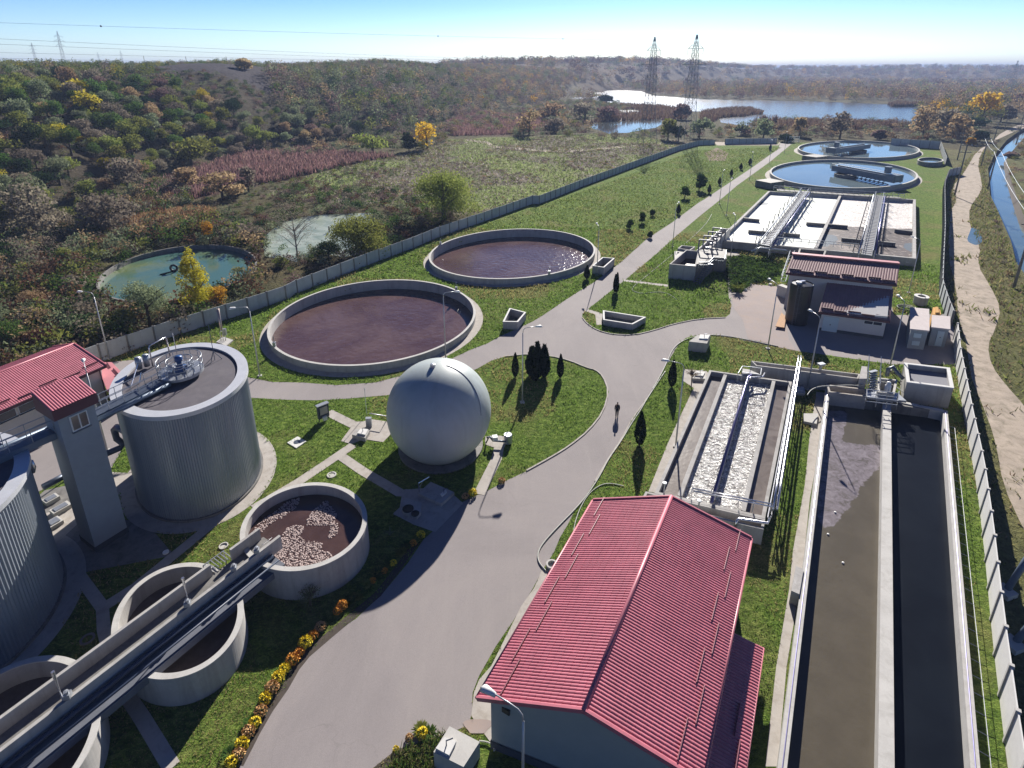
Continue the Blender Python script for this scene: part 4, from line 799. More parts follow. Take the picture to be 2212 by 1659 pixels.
# travelling bridge: pair of white tubes across the near end
mb = MB(); a = D('MR',800,75,ZG+.9); b2 = D('MR',1990,310,ZG+.9)
for q in (0, .32): mb.tube([a+Vector((0, -q, 0)), b2+Vector((0, -q, 0))], .06, 8)
for q in (0, .3, .6, 1): p = a.lerp(b2, q); mb.tube([p, p-Vector((0, 0, 1.0))], .04, 6)
mb.build('cross_pipe', M['inox'], gb, True)
mb = MB(); MB().tube([D('MR',1440,660,ZG-.2), D('MR',1470,560,ZG+.3), D('MR',1500,530,ZG+.3), D('MR',1930,600,ZG+.3), D('MR',1960,520,ZG+.3)], .11, 10).build('bypass_pipe', M['inox'], gb, True)
q = ccw([V2(p) for p in (D('MR',100,118,ZG), D('MR',1895,528,ZG), D('MR',1870,695,ZG), D('MR',1180,525,ZG), D('MR',40,235,ZG))]); MB().ring(q, inset(q, .2), -.1, ZG-.01, 0).build('end_channel', M['concrete'], gb); poly('end_channel_floor', inset(q, .1), .35, M['concrete_dark'], gb)
# raised inlet channel behind it
ZI = 2.05
ch = empty('inlet_channel', D('GH',1600,120,0), 'raised double-walled concrete channel across the far end of the grit basin', 'channel')
q = ccw([V2(p) for p in (D('GH',1245,62,ZI), D('CH',775,238,ZI), D('CH',750,300,ZI), D('GH',1315,132,ZI))]); MB().ring(q, inset(q, .16), -.1, ZI, 1.0).build('wall', M['concrete'], ch)
poly('floor', inset(q, .1), 1.02, M['concrete_dark'], ch)
q = ccw([V2(p) for p in (D('GH',1130,135,ZI), D('GH',1225,150,ZI), D('GH',1375,250,ZI-.3), D('GH',1120,235,ZI-.3))]); MB().prism(q, .2, ZI-.35).build('platform', M['concrete_pale'], ch)
mb = MB(); pts = [D('GH',x,y,ZI+.7) for x, y in ((1060,240),(1120,140),(1240,150),(1390,170),(1380,260),(1120,225))]
mb.tube(pts, .04, 6); 
for p in pts: mb.tube([p, p-Vector((0, 0, 1.1))], .035, 6)
mb.build('handrail', M['steel'], ch)
MB().tube([D('GH',1440,240,ZI-.1), D('GH',1410,290,ZI-.1), D('GH',1240,300,ZI-.1), D('GH',1205,330,ZI-.1)], .1, 8).build('inlet_pipe', M['inox'], ch, True)
q = ccw([V2(p) for p in (D('CH',795,130,2.6), D('CH',870,140,2.6), D('CH',865,300,2.6), D('CH',760,300,2.6))]); MB().prism(q, -.1, 2.6).build('end_block', M['concrete'], ch)
mb = MB(); p = D('CH',235,180,ZI); mb.tube([p, p+Vector((0, 0, .6))], .15, 8); mb.box(p+Vector((0, 0, .7)), (.8, .5, .25), .3); mb.build('valve_motor', M['steel'], ch)
# pair of long white pipes from behind the basin to the main building, along the basin
lp = empty('long_pipe_pair', D('GH',1930,0,0), 'pair of long shiny pipes running down the right side of the grit basin', 'pipe')
for q in (0, .32):
    MB().tube([D('BB',425,1590,2.2)+Vector((q, 0, 0)), D('GH',1915,40,2.2)+Vector((q, 0, 0)), D('MR',2070,0,2.2)+Vector((q, 0, 0)), D('MR',2010,390,2.2)+Vector((q, 0, 0)), D('MR',2005,400,1.2)+Vector((q, 0, 0))], .09, 10).build('pipe', M['inox'], lp, True)
for k in range(8):
    a = D('GH',1930,60,2.1).lerp(D('MR',2040,380,2.1), .06+.94*k/7.5); mb = MB(); mb.tube([a, a+Vector((.35, -.1, -2.1))], .045, 6); mb.tube([a, a+Vector((.0, 0, -2.1))], .045, 6); mb.build('support', M['steel_dark'], lp)
# ---- settling channels
sb = empty('settling_basin', (SET[0].x, SET[0].y, 0), 'very long twin settling channels, left olive and right nearly black', 'basin')
so_ = ccw([V2(p) for p in SET]); MB().ring(so_, inset(so_, .42), -.3, ZS, -2.2).build('wall', M['concrete_pale'], sb)
dv0 = D('CH',1137,590,ZS); dv1 = D('D4',1150,1570,ZS); dv1 = dv1+(dv1-dv0).normalized()*5; dvd = (dv1-dv0).normalized()
MB().bar(dv0-Vector((0, 0, 1.3)), dv1-Vector((0, 0, 1.3)), .72, 2.6).build('dividing_wall', M['concrete_pale'], sb)
zsheet('water', inset(ccw([V2(p) for p in (SET[0], dv0-dvd*2, dv1, SET[3])]), .05), {'scum': [DL('C4',[(690,330),(860,330),(800,560),(1000,600),(1125,560),(1125,740),(1050,800),(960,900),(900,1020),(760,1200),(620,1280),(630,900),(660,600)],-.1)]}, -.1, M['olive_scum'], sb, .3, 5)
poly('water', inset(ccw([V2(p) for p in (dv0-dvd*2, SET[1], SET[2], dv1)]), .05), -.104, M['black_water'], sb)
sr = empty('scum', D('C4',900,600), None, None); bpy.data.objects.remove(sr)
for wx in (0, 1):                                       # crane rail bolts and cable on both walls
    a = (SET[0] if wx == 0 else SET[1]); b2 = (SET[3] if wx == 0 else SET[2]); d = (b2-a).normalized(); s_ = Vector((-d.y, d.x, 0)); s_ = s_ if (wx == 0) == (s_.x > 0) else -s_
    MB().tube([a+s_*.21+Vector((0, 0, .03)), b2+s_*.21+Vector((0, 0, .03))], .03, 5).build('rail', M['steel_violet'], sb)
a, b2 = SET[1], SET[2]; d = (b2-a).normalized(); s_ = Vector((d.y, -d.x, 0)); s_ = s_ if s_.x > 0 else -s_
mb = MB(); a_ = a+d*3+s_*.5; mb.tube([a_+Vector((0, 0, -.15)), b2+s_*.5+Vector((0, 0, -.15))], .02, 5)
n_ = 34
for k in range(n_): p = (a+d*3).lerp(b2, k/n_); mb.tube([p+s_*.02+Vector((0, 0, -.1)), p+s_*.5+Vector((0, 0, -.15))], .022, 5)
mb.build('cable_rack', M['steel_lt'], sb)
for p in DL('C4',[(755,1110),(700,1280),(815,1500)],-.1): mb = MB(); mb.lathe(p, [(.10, 0), (.08, .08), (.01, .1)], 8); tag(mb.build('floating_litter', M['white']), kind='stuff') if 0 else mb.build('float', M['white'], sb)
mb = MB(); p = D('D4',500,110,.9); mb.box(p+Vector((-.55, -.4, -.3)), (.5, 2.4, 1.1), atan2(dvd.y, dvd.x)+pi/2); mb.build('side_box', M['concrete'], sb)
# head works across its far end
hw = empty('headworks', D('CH',700,440,0), 'concrete head trough, grated platform and railed stair at the far end of the settling channels', 'headworks')
q = ccw([V2(p) for p in (D('CH',320,378,1.5), D('CH',870,440,1.5), D('CH',865,545,1.5), D('CH',350,480,1.5))]); MB().ring(q, inset(q, .2), -.6, 1.5, .4).build('trough', M['paving'], hw); poly('trough_floor', inset(q, .1), .5, M['rustsoil'], hw)
q = ccw([V2(p) for p in (D('CH',865,440,1.6), D('CH',1290,500,1.6), D('CH',1400,600,1.6), D('CH',865,548,1.6))]); MB().prism(q, 1.35, 1.6).build('platform', M['steel'], hw)
MB().prism(ccw([V2(p) for p in (D('CH',355,480,1.4), D('CH',1920,690,1.4), D('CH',1900,640,1.4), D('CH',360,440,1.4))]), -1.2, .9).build('cross_wall', M['concrete_dark'], hw)
mb = MB()
for pts in (((865,548),(865,445),(1290,500)), ((865,548),(1290,600),(1300,470))):
    pp = [D('CH',x,y,2.6) for x, y in pts]; mb.tube(pp, .045, 6); mb.tube([p-Vector((0, 0, .5)) for p in pp], .035, 6)
    for p, q2 in zip(pp[:-1], pp[1:]):
        for k in range(4): r_ = p.lerp(q2, k/3); mb.tube([r_, r_-Vector((0, 0, 1.05))], .035, 6)
mb.build('handrail', M['steel'], hw)
st0 = D('CH',940,460,1.6); st1 = D('CH',950,200,2.7); mb = MB()
for k in range(9): p = st0.lerp(st1, k/8); mb.box(p, (1.1, .34, .05), .35)
mb.build('stair', M['steel'], hw)
mb = MB()
for s_ in (-.6, .6):
    o_2 = Vector((s_*.93, -s_*.35, 1.0)); mb.tube([st0+o_2, st1+o_2, st1+o_2+(st1-st0).normalized()*1.2], .04, 6)
    for k in range(5): p = st0.lerp(st1, k/4)+o_2; mb.tube([p, p-Vector((0, 0, 1.0))], .035, 6)
mb.build('stair_rail', M['steel'], hw)
q = ccw([V2(p) for p in (D('CH',1015,285,2.0), D('CH',1280,315,2.0), D('CH',1240,510,2.0), D('CH',1010,480,2.0))]); MB().ring(q, inset(q, .22), -.1, 2.0, 0).build('sump', M['concrete_pale'], hw); poly('sump_floor', inset(q, .15), .1, M['black_water'], hw)
mb = MB(); p = D('CH',1135,480,1.6); mb.lathe(p, [(.3, 0), (.3, .8), (.2, .85), (.2, 1.2), (.01, 1.25)], 12); mb.build('motor', M['white'], hw, True)
mb = MB(); p = D('CH',1135,260,1.9); mb.tube([p, p+Vector((0, 0, .9)), p+Vector((.5, .1, 1.1)), p+Vector((.9, -.3, .5)), p+Vector((1.3, -.9, .1))], .22, 10); mb.build('bent_duct', M['steel_dark'], hw, True)
for pts in (((80,450),(250,395),(500,385),(760,400),(900,330),(1020,240)), ((1150,260),(1300,330),(1380,500),(1100,340),(850,330),(760,400))):
    pass
tag(MB().tube(smoothline([D('CH',x,y,1.9) for x, y in ((60,520),(120,440),(250,400),(420,400),(620,385),(760,400),(880,345),(1020,330),(1200,370),(1370,490))], 2), .05, 6).build('hose', M['hose'], None, True), 'pale hose draped across the head trough and railings', 'hose')
# big open-topped box
bb_ = empty('concrete_tank', D('CH',1700,300), 'square open topped concrete box with white rim beside the right fence', 'tank')
q = ccw([V2(p) for p in (D('CH',1370,90,2.5), D('CH',1980,160,2.5), D('CH',2035,430,2.5), D('CH',1405,350,2.5))]); MB().ring(q, inset(q, .25), -1.2, 2.5, 1.6).build('wall', M['concrete'], bb_); poly('roof_slab', inset(q, .2), 1.95, M['felt_grey'], bb_)
MB().ring(inset(q, -.04), inset(q, .3), 2.45, 2.56, 2.45).build('coping', M['white_conc'], bb_)
mb = MB()
for (x, y) in ((1290,200), (1330,300), (1260,270), (1350,420)): 
    p = D('CH',x,y,.2); mb.tube(smoothline([p+Vector((random.uniform(-.8, .8), random.uniform(-.8, .8), random.uniform(0, .9))) for _ in range(5)], 1), .05, 5)
tag(mb.build('tangled_branches', M['wood']), 'bare tangled vine stems left of the square open box', 'shrub')
# ---- foam basin
ZW_ = .75
fb = empty('aeration_basin', (AER[0].x, AER[0].y, 0), 'wide rectangular aeration basin of white and brown foam with two pipe bridges', 'basin')
ao = ccw([V2(p) for p in AER]); MB().ring(ao, inset(ao, .55), -.3, ZA, -.5).build('wall', M['concrete'], fb)
cw0 = D('AE',1255,115,ZA); cw1 = D('AE',975,715,ZA); MB().bar(cw0-Vector((0, 0, .9)), cw1-Vector((0, 0, .9)), .6, 1.8).build('dividing_wall', M['concrete'], fb)
zsheet('foam', inset(ao, .2), {'swirl': [[cw0, AER[1]]+DL('AE',[(2110,505),(1900,505),(1500,485),(1300,475),(1085,505)],ZW_)],
  'brown': [DL('AE',[(1085,505),(1300,470),(1500,480),(1900,500),(2110,505),(2110,860),(960,740)],ZW_)],
  'clear': [DL('AE',[(1060,565),(1170,570),(1215,600),(1225,630),(1180,670),(1110,695),(990,700),(1045,610)],ZW_), DL('AE',[(1990,665),(2095,665),(2095,770),(2030,755),(1960,715),(1960,690)],ZW_), DL('AE',[(300,225),(370,200),(450,210),(430,232),(330,238)],ZW_), DL('AE',[(465,182),(500,176),(545,184),(500,192)],ZW_)]}, ZW_, M['foam_zones'], fb, .8, 1)
for (x0, y0, x1, y1) in ((135,372,345,392), (218,512,800,560), (872,425,1335,462), (1268,600,1872,655), (1865,503,2085,528)):
    MB().bar(D('AE',x0,y0,ZA-.1)-Vector((0, 0, .55)), D('AE',x1,y1,ZA-.1)-Vector((0, 0, .55)), .5, 1.1).build('baffle', M['concrete_dark'], fb)
for (x0, y0, x1, y1, nm) in ((850,90,405,690,0), (1690,130,1545,800,1)):
    a = D('AE',x0,y0,2.2); b2 = D('AE',x1,y1,2.2); d = (b2-a).normalized(); s_ = Vector((-d.y, d.x, 0)); pb = MB().bar(a, b2, 1.7, .18).build('bridge_deck', M['grating'], fb); mb = MB(); [mb.bar(a.lerp(b2, k/44)+s_*.75+Vector((0, 0, .14)), a.lerp(b2, k/44)-s_*.75+Vector((0, 0, .14)), .16, .05) for k in range(45)]; mb.build('deck_bars', M['steel'], pb)
    for q in (-1, 1):
        mb = MB()
        for h in (.6, 1.15): mb.tube([a+s_*q*.9+Vector((0, 0, h)), b2+s_*q*.9+Vector((0, 0, h))], .05, 6)
        for k in range(17): p = a.lerp(b2, k/16)+s_*q*.9; mb.tube([p, p+Vector((0, 0, 1.15))], .06, 5)
        mb.build('handrail', M['steel'], pb)
        MB().tube([a+s_*q*1.3+Vector((0, 0, .1)), b2+s_*q*1.3+Vector((0, 0, .1))], .16, 10).build('air_main', M['steel' if q == -1 else 'steel_violet'], pb, True)
    for k in range(16):
        q = -1 if k % 2 else 1; p = a.lerp(b2, (k+.6)/16.5)+s_*q*1.6; mb = MB(); mb.tube([p+Vector((0, 0, .2)), p+Vector((0, 0, .8)), p+s_*q*.6+Vector((0, 0, .8)), p+s_*q*.8+Vector((0, 0, -1.4))], .09, 6); mb.build('drop_pipe', M['steel_dark'], pb)
    for e2, q3 in ((a, -1), (b2, 1)):
        mb = MB()
        for s2 in (-1, 1):
            for k in range(4): p = e2+d*q3*k*.9+s_*s2*1.2; mb.tube([p-Vector((0, 0, 1.5)), p+Vector((0, 0, 1.2-k*.35))], .07, 5)
            mb.tube([e2+s_*s2*1.2+Vector((0, 0, 1.2)), e2+d*q3*3.4+s_*s2*1.2+Vector((0, 0, -.6))], .07, 5)
        mb.build('end_stair', M['steel'], pb)
mb = MB(); a = D('AE',500,62,ZA); b2 = D('AE',1965,155,ZA)
for h in (.6, 1.2): mb.tube([a+Vector((0, 0, h)), b2+Vector((0, 0, h))], .07, 6)
for k in range(25): p = a.lerp(b2, k/24); mb.tube([p, p+Vector((0, 0, 1.2))], .07, 5)
mb.build('handrail', M['steel'], fb)
MB().bar(D('AE',560,75,ZA+.1)+Vector((0, 1.2, 0)), D('AE',1965,165,ZA+.1)+Vector((0, 1.2, 0)), 2.2, .15).build('catwalk', M['concrete_dark'], fb)
mb = MB(); a = D('AE',540,655,ZA); b2 = D('AE',1450,730,ZA)
for h in (.6, 1.1): mb.tube([a+Vector((0, 0, h)), b2+Vector((0, 0, h))], .06, 6)
for k in range(11): p = a.lerp(b2, k/10); mb.tube([p, p+Vector((0, 0, 1.1))], .06, 5)
mb.build('front_handrail', M['steel'], fb)
MB().tube([D('AE',250,755,1.6), D('AE',350,715,2.2), D('AE',640,745,1.6), D('AE',665,775,.9)], .2, 8).build('feed_pipe', M['steel'], fb, True)
q = ccw([V2(p) for p in DL('AE',[(790,720),(1095,745),(1075,800),(770,780)],1.9)]); MB().ring(q, inset(q, .3), 0, 1.9, .5).build('outlet_box', M['concrete_dark'], fb)
# ================================================================ VALVE CHAMBER
zV = HT(D('V',95,1310), dd('V',130,1000)[1])
vc = empty('valve_chamber', D('V',600,1200), 'tall concrete valve chamber with four gate frames beside the foam basin', 'chamber')
q = ccw([V2(p) for p in DL('V',[(125,1000),(690,1050),(760,725),(478,700)],zV)]); MB().ring(q, inset(q, .2), 0, zV, 0).build('wall', M['concrete'], vc); poly('water', inset(q, .1), zV-1.6, M['dark_brown_water'], vc)
q = ccw([V2(p) for p in DL('V',[(235,685),(478,702),(240,870)],zV)]); MB().prism(q, 0, zV-.35).build('wing', M['concrete_dark'], vc)
q = ccw([V2(p) for p in DL('V',[(300,665),(385,600),(682,628),(570,705)],zV)]); MB().ring(q, inset(q, .22), 0, zV, 0).build('side_cell', M['concrete'], vc); poly('cell_water', inset(q, .1), zV-.8, M['dark_brown_water'], vc)
q = ccw([V2(p) for p in DL('V',[(695,1000),(960,960),(1075,860),(1350,885),(1345,690),(1050,650),(765,700)],zV)]); MB().prism(q, 0, zV-.02).build('platform', M['concrete_dark'], vc)
q = ccw([V2(p) for p in DL('V',[(700,705),(1190,275),(1425,232),(1160,520),(930,740)],zV)]); MB().ring(q, inset(q, .28), 0, zV+.03, .5).build('channel', M['concrete_pale'], vc); poly('channel_water', inset(q, .2), zV-.7, M['dark_brown_water'], vc)
for k in range(4):
    a = D('V',765+98*k,480-85*k,zV+2.2); b2 = D('V',1050+92*k,507-83*k,zV+2.2); mb = MB(); mb.bar(a, b2, .28, .22); 
    for p in (a, b2): mb.bar(p, Vector((p.x, p.y, zV)), .2, .2)
    mb.build('gate_frame', M['steel_fr'], vc); 
    p = a.lerp(b2, .65); mb = MB(); mb.tube([p, p-Vector((0, 0, 1.4))], .08, 6); mb.box(p-Vector((0, 0, 1.5)), (.6, .4, .5), .5); mb.lathe(p+Vector((0, 0, -.2)), [(.2, 0), (.2, .3), (.01, .35)], 8); mb.build('gate_drive', M['steel'], vc)
mb = MB(); pts = [D('V',x,y,zV+1.05) for x, y in ((760,960),(960,960),(1070,850),(1300,880),(1345,700))]; mb.tube(pts, .045, 6); mb.tube([p-Vector((0, 0, .5)) for p in pts], .035, 6)
for p, q2 in zip(pts[:-1], pts[1:]):
    for k in range(3): r_ = p.lerp(q2, k/2); mb.tube([r_, r_-Vector((0, 0, 1.05))], .04, 6)
mb.build('handrail', M['steel'], vc)
s0 = D('V',1000,1000,zV); s1 = D('V',700,1420,0); mb = MB()
for k in range(12): mb.box(s0.lerp(s1, k/11), (1.1, .35, .06), atan2((s1-s0).y, (s1-s0).x)+pi/2)
for s_ in (-.55, .55):
    n2 = Vector((-(s1-s0).y, (s1-s0).x, 0)).normalized()*s_; mb.bar(s0+n2, s1+n2, .08, .25); mb.tube([s0+n2+Vector((0, 0, 1)), s1+n2+Vector((0, 0, 1))], .04, 6)
    for k in range(5): p = s0.lerp(s1, k/4)+n2; mb.tube([p, p+Vector((0, 0, 1))], .035, 5)
mb.build('stair', M['steel_dark'], vc)
# ================================================================ BLOWER BUILDING
bl = empty('blower_building', D('BB',1000,700), 'pale building with two stepped red brown tiled roofs behind the yard', 'building')
def quadroof(c4, pitch, amp, name, rows, step): return ribroof(*c4, pitch, amp, M['roof_brown'], name, bl, rows, step, .08)
ue = 5.95; ur = 7.2
U = [D('BB',235,340,ue), D('BB',1905,520,ue), D('BB',1945,225,ur), D('BB',340,80,ur)]
quadroof(U, .34, .045, 'upper_roof', 8, .03)
back = [U[3]+(U[3]-U[0])*.35, U[2]+(U[2]-U[1])*.35]; back = [Vector((p.x, p.y, ue+.6)) for p in back]
MB().add([U[3]+Vector((0, 0, .1)), U[2]+Vector((0, 0, .1)), back[1], back[0]], [(0,1,2,3)]).build('upper_roof_back', M['roof_brown'], bl)
MB().bar(U[3]+Vector((0, .2, .25)), U[2]+Vector((0, .2, .25)), .9, .16).build('ridge_flashing', M['roof_pink'], bl)
MB().bar(U[0]-Vector((0, 0, .18)), U[1]-Vector((0, 0, .18)), .15, .3).build('gutter', M['roof_dark'], bl)
uw = inset(ccw([V2(p) for p in (U[0], U[1], back[1], back[0])]), .45); MB().prism(uw, 0, ue-.1).build('upper_wall', M['plaster_white'], bl)
mm = [(U[3].x, U[3].y), (U[2].x, U[2].y)]
W4 = [D('BB',730,925,2.95), D('BB',1805,1068,2.95), D('BB',1850,585,5.0), D('BB',860,475,5.0)]
quadroof(W4, .34, .045, 'lower_roof', 10, .03)
MB().bar(W4[0]-Vector((0, 0, .18)), W4[1]-Vector((0, 0, .18)), .15, .3).build('gutter', M['roof_dark'], bl)
lw = inset(ccw([V2(p) for p in W4]), .4); dW = (W4[3]-W4[0]); 
MB().prism(lw, 0, lambda p: 2.85+2.0*max(0, min(1, ((Vector((p[0], p[1], 0))-Vector((W4[0].x, W4[0].y, 0))).dot(Vector((dW.x, dW.y, 0)))/(dW.x**2+dW.y**2)))) ).build('lower_wall', M['plaster_white'], bl)
MB().prism(inset(lw, -.05), 0, .45, top=False).build('plinth', M['plinth'], bl)
fA = D('BB',735,1215); fB = D('BB',1665,1360); dB = (fB-fA).normalized(); nB = Vector((dB.y, -dB.x, 0)); nB = nB if nB.y < 0 else -nB
lwv = [Vector((*p, 0)) for p in lw]; fA = min(lwv, key=lambda p: (p-D('BB',735,1215)).length); fB = min(lwv, key=lambda p: (p-D('BB',1665,1360)).length); dB = (fB-fA).normalized(); nB = Vector((dB.y, -dB.x, 0)); nB = nB if nB.y < 0 else -nB
az = atan2(dB.y, dB.x)
dr = MB().box(fA+dB*1.25+nB*.04+Vector((0, 0, 1.15)), (1.9, .1, 2.2), az).build('door', M['door'], bl); MB().box(fA+dB*1.25+nB*.12+Vector((0, 0, 1.1)), (.12, .06, .12), az).build('handle', M['black'], dr)
Lf = (fB-fA).length; wn = MB().box(fA+dB*(Lf-1.5)+nB*.04+Vector((0, 0, 2.2)), (2.2, .1, .55), az).build('window', M['white'], bl)
for q in (-.54, .54): MB().box(fA+dB*(Lf-1.5+q)+nB*.09+Vector((0, 0, 2.2)), (.98, .06, .42), az).build('pane', M['glass'], wn)
for rr, n_g in ((U, 8), (W4, 5)):
    for k in range(n_g):
        a = rr[0].lerp(rr[1], .02+k/n_g*.97); b2 = rr[0].lerp(rr[1], .02+(k+.92)/n_g*.97); up = (rr[3]-rr[0])*(.10 if k % 2 else .17)*(1 if rr is U else .55); MB().bar(a+up+Vector((0, 0, .16)), b2+up+Vector((0, 0, .16)), .12, .22).build('snow_guard', M['roof_dark'], bl)
# dark tank in front of it
tb = D('BB',430,1120); zt = 6.0; tkc = D('BB',500,520,zt); tkc = Vector(((tb.x+tkc.x)/2, (tb.y+tkc.y)/2+.6, 0)); tk = empty('storage_tank', tkc, 'tall black cylindrical tank with a caged ladder beside the blower building', 'tank')
mb = MB(); mb.lathe(tkc, [(1.5, 0), (1.5, zt), (1.42, zt+.08), (1.40, zt-.05), (.01, zt+.1)], 40); mb.build('shell', M['blackplastic'], tk)
mb = MB(); p = tkc+Vector((-.5, 0, zt+.05)); mb.lathe(p, [(.4, 0), (.4, .25), (.01, .3)], 14); mb.build('hatch', M['white'], tk)
mb = MB(); p = tkc+Vector((.1, .3, zt+.05)); mb.box(p+Vector((0, 0, .15)), (.9, .4, .25), .3); mb.build('fittings', M['inox'], tk)
mb = MB(); lx0 = tkc+Vector((-1.0, -1.3, 0)); 
for s_ in (-.22, .22): mb.tube([lx0+Vector((s_, 0, .3)), lx0+Vector((s_, 0, zt+.8))], .035, 5)
for k in range(18): mb.tube([lx0+Vector((-.22, 0, .5+.33*k)), lx0+Vector((.22, 0, .5+.33*k))], .02, 4)
for k in range(7):
    z = 2.3+.65*k; mb.tube([lx0+Vector((.38*cos(t_), -.35+.4*sin(t_), z)) for t_ in [pi*j/8*1.0+pi for j in range(9)]], .025, 4)
mb.build('ladder', M['steel_dark'], tk)
mb = MB(); rb = D('BB',150,1150); q = ccw([V2(p) for p in DL('BB',[(80,1145),(170,940),(240,1000),(215,1165)],.35)]); mb.prism(q, .25, .35); tag(mb.build('rusty_sheet', M['rust']), 'rust stained sheet lying by the black tank', 'sheet')
mb = MB(); mb.box(D('BB',200,620,.9), (1.0, 1.6, 1.8), .5); tag(mb.build('cabinet', M['concrete_pale']), 'pale upright cabinet left of the black tank', 'cabinet')
mb = MB(); a = D('BB',160,470,1.2); b2 = D('BB',290,90,2.0); 
for q in (0, .8): mb.tube([a+Vector((q, 0, 0)), b2+Vector((q, 0, 0))], .05, 6); mb.tube([a+Vector((q, 0, 1)), b2+Vector((q, 0, 1))], .05, 6)
for k in range(9): p = a.lerp(b2, k/8); mb.tube([p, p+Vector((.8, 0, 0))], .05, 5); mb.tube([p, p+Vector((0, 0, 1))], .04, 5)
tag(mb.build('metal_stair', M['steel']), 'steel stair climbing behind the blower building toward the foam basin', 'stair')
# transformer kiosks
def kiosk(top, h, label, seed):
    q = ccw([V2(p) for p in top]); root = empty('kiosk', (sum(p[0] for p in q)/4, sum(p[1] for p in q)/4, 0), label, 'kiosk', 'pale flat roofed kiosks by the fence')
    MB().prism(inset(q, .12), 0, h-.18, top=False).build('wall', M['plaster_grey'], root); MB().prism(q, h-.18, h, bottom=True).build('roof_slab', M['pinkslab'], root); return root, inset(q, .12)
k1, q1 = kiosk(DL('TB',[(350,850),(740,890),(735,450),(345,415)],2.85), 2.85, 'taller pale kiosk with two vent panels, nearer the blower building', 0)
k2, q2_ = kiosk(DL('TB',[(780,815),(1165,860),(1160,600),(790,570)],2.75), 2.75, 'smaller pale kiosk with one narrow door, against the right fence', 1)
def facade(q): 
    q = sorted(q, key=lambda p: p[1])[:2]; q = sorted(q, key=lambda p: p[0]); a = Vector((*q[0], 0)); b = Vector((*q[1], 0)); return a, b
a, b2 = facade(sorted(q1, key=lambda p: p[0]**2+p[1]**2)[:2]); d = (b2-a).normalized(); n2 = Vector((d.y, -d.x, 0)); az = atan2(d.y, d.x)
for z in (1.95, .85): MB().box(a+d*(b2-a).length*.45+n2*.04+Vector((0, 0, z)), (.85, .08, .6), az).build('vent_panel', M['door'], k1)
a, b2 = facade(sorted(q2_, key=lambda p: p[0]**2+p[1]**2)[:2]); d = (b2-a).normalized(); n2 = Vector((d.y, -d.x, 0)); az = atan2(d.y, d.x)
dr = MB().box(a+d*(b2-a).length*.58+n2*.04+Vector((0, 0, 1.2)), (.75, .08, 2.1), az).build('door', M['door'], k2); MB().box(a+d*(b2-a).length*.58+n2*.1+Vector((0, 0, 1.4)), (.1, .05, .1), az).build('handle', M['black'], dr)
oc = D('TB',885,490,2.1); mb = MB(); q = ccw([V2(p) for p in DL('TB',[(810,415),(950,425),(975,560),(810,565)],2.1)]); mb.prism(q, 0, 2.1); mb.prism(inset(q, .25), 2.1, 2.3); tag(mb.build('covered_crate', M['orange']), 'ochre covered crate behind the smaller kiosk', 'crate')
pt = D('TB',625,395); pt.y += .9; rp_ = empty('round_pot', pt, 'round concrete pot with a white rim on the grass behind the kiosks', 'pot'); mb = MB(); mb.lathe(pt, [(.95, 0), (.95, 1.3), (.6, 1.3), (.6, .5), (.01, .5)], 32); mb.build('body', M['concrete'], rp_); mb = MB(); mb.lathe(pt, [(1.0, 1.28), (1.0, 1.36), (.55, 1.36), (.55, 1.28)], 32); mb.build('rim', M['white_conc'], rp_)
mb = MB(); hc = D('TB',235,455)
for k in range(5): mb.tube([hc+Vector(((.8+.12*k)*cos(t_)+.06*k, (.7+.1*k)*sin(t_), .08+.06*k)) for t_ in [2*pi*j/20 for j in range(21)]], .045, 5)
tag(mb.build('hose_coil', M['hose'], None, True), 'tangled coil of pale hose left of the taller kiosk', 'hose')
# ================================================================ SMALL CHAMBERS AND HATCHES
def basin(name, pts, z, depth, th, label, cat='chamber', group=None, mat=None, zb=0, fmat=None):
    q = ccw([V2(p) for p in pts]); c = Vector((sum(p[0] for p in q)/len(q), sum(p[1] for p in q)/len(q), 0)); root = empty(name, c, label, cat, group)
    MB().ring(q, inset(q, th), zb, z, z-depth-.05).build('wall', mat or M['concrete'], root); MB().ring(inset(q, -.02), inset(q, th+.02), z-.03, z+.03, z-.03).build('coping', M['white_conc'], root)
    poly('floor', inset(q, th*.7), z-depth, fmat or M['concrete_dark'], root); return root
G_ = 'small open concrete chambers on the grass'
h1 = HT(D('B2',1975,1120), dd('B2',1983,1060)[1]); basin('open_chamber', DL('B2',[(2035,955),(2162,988),(2100,1062),(1983,1060)],h1), h1, h1-.1, .2, 'narrow open concrete chamber on the grass right of the nearest large tank', group=G_)
h2 = HT(D('B3',780,688), dd('B3',778,628)[1]); basin('open_chamber', DL('B3',[(855,563),(950,570),(868,642),(778,628)],h2), h2, h2-.1, .2, 'long open chamber between the farther brown tank and the straight road', group=G_)
h3 = HT(D('B3',860,1090), dd('B3',862,1045)[1]); basin('open_chamber', DL('B3',[(860,973),(1192,1025),(1088,1080),(862,1045)],h3), h3, h3-.1, .2, 'widest open concrete chamber with a pointed end, on the triangular lawn', group=G_)
def hatchbox(name, pts, z, label, lid=None, mat=None, cat='hatch', group=None, zb=0):
    q = ccw([V2(p) for p in pts]); c = Vector((sum(p[0] for p in q)/len(q), sum(p[1] for p in q)/len(q), 0)); root = empty(name, c, label, cat, group)
    MB().prism(q, zb, z).build('body', mat or M['concrete'], root)
    if lid:
        l = ccw([V2(p) for p in lid]); lo = MB().prism(l, z, z+.14).build('lid', M['white_conc'], root); cc = Vector((sum(p[0] for p in l)/len(l), sum(p[1] for p in l)/len(l), z+.14)); MB().tube([cc, cc+Vector((0, 0, .35)), cc+Vector((.35, .1, .38))], .035, 6).build('handle', M['steel_dark'], lo)
    return root
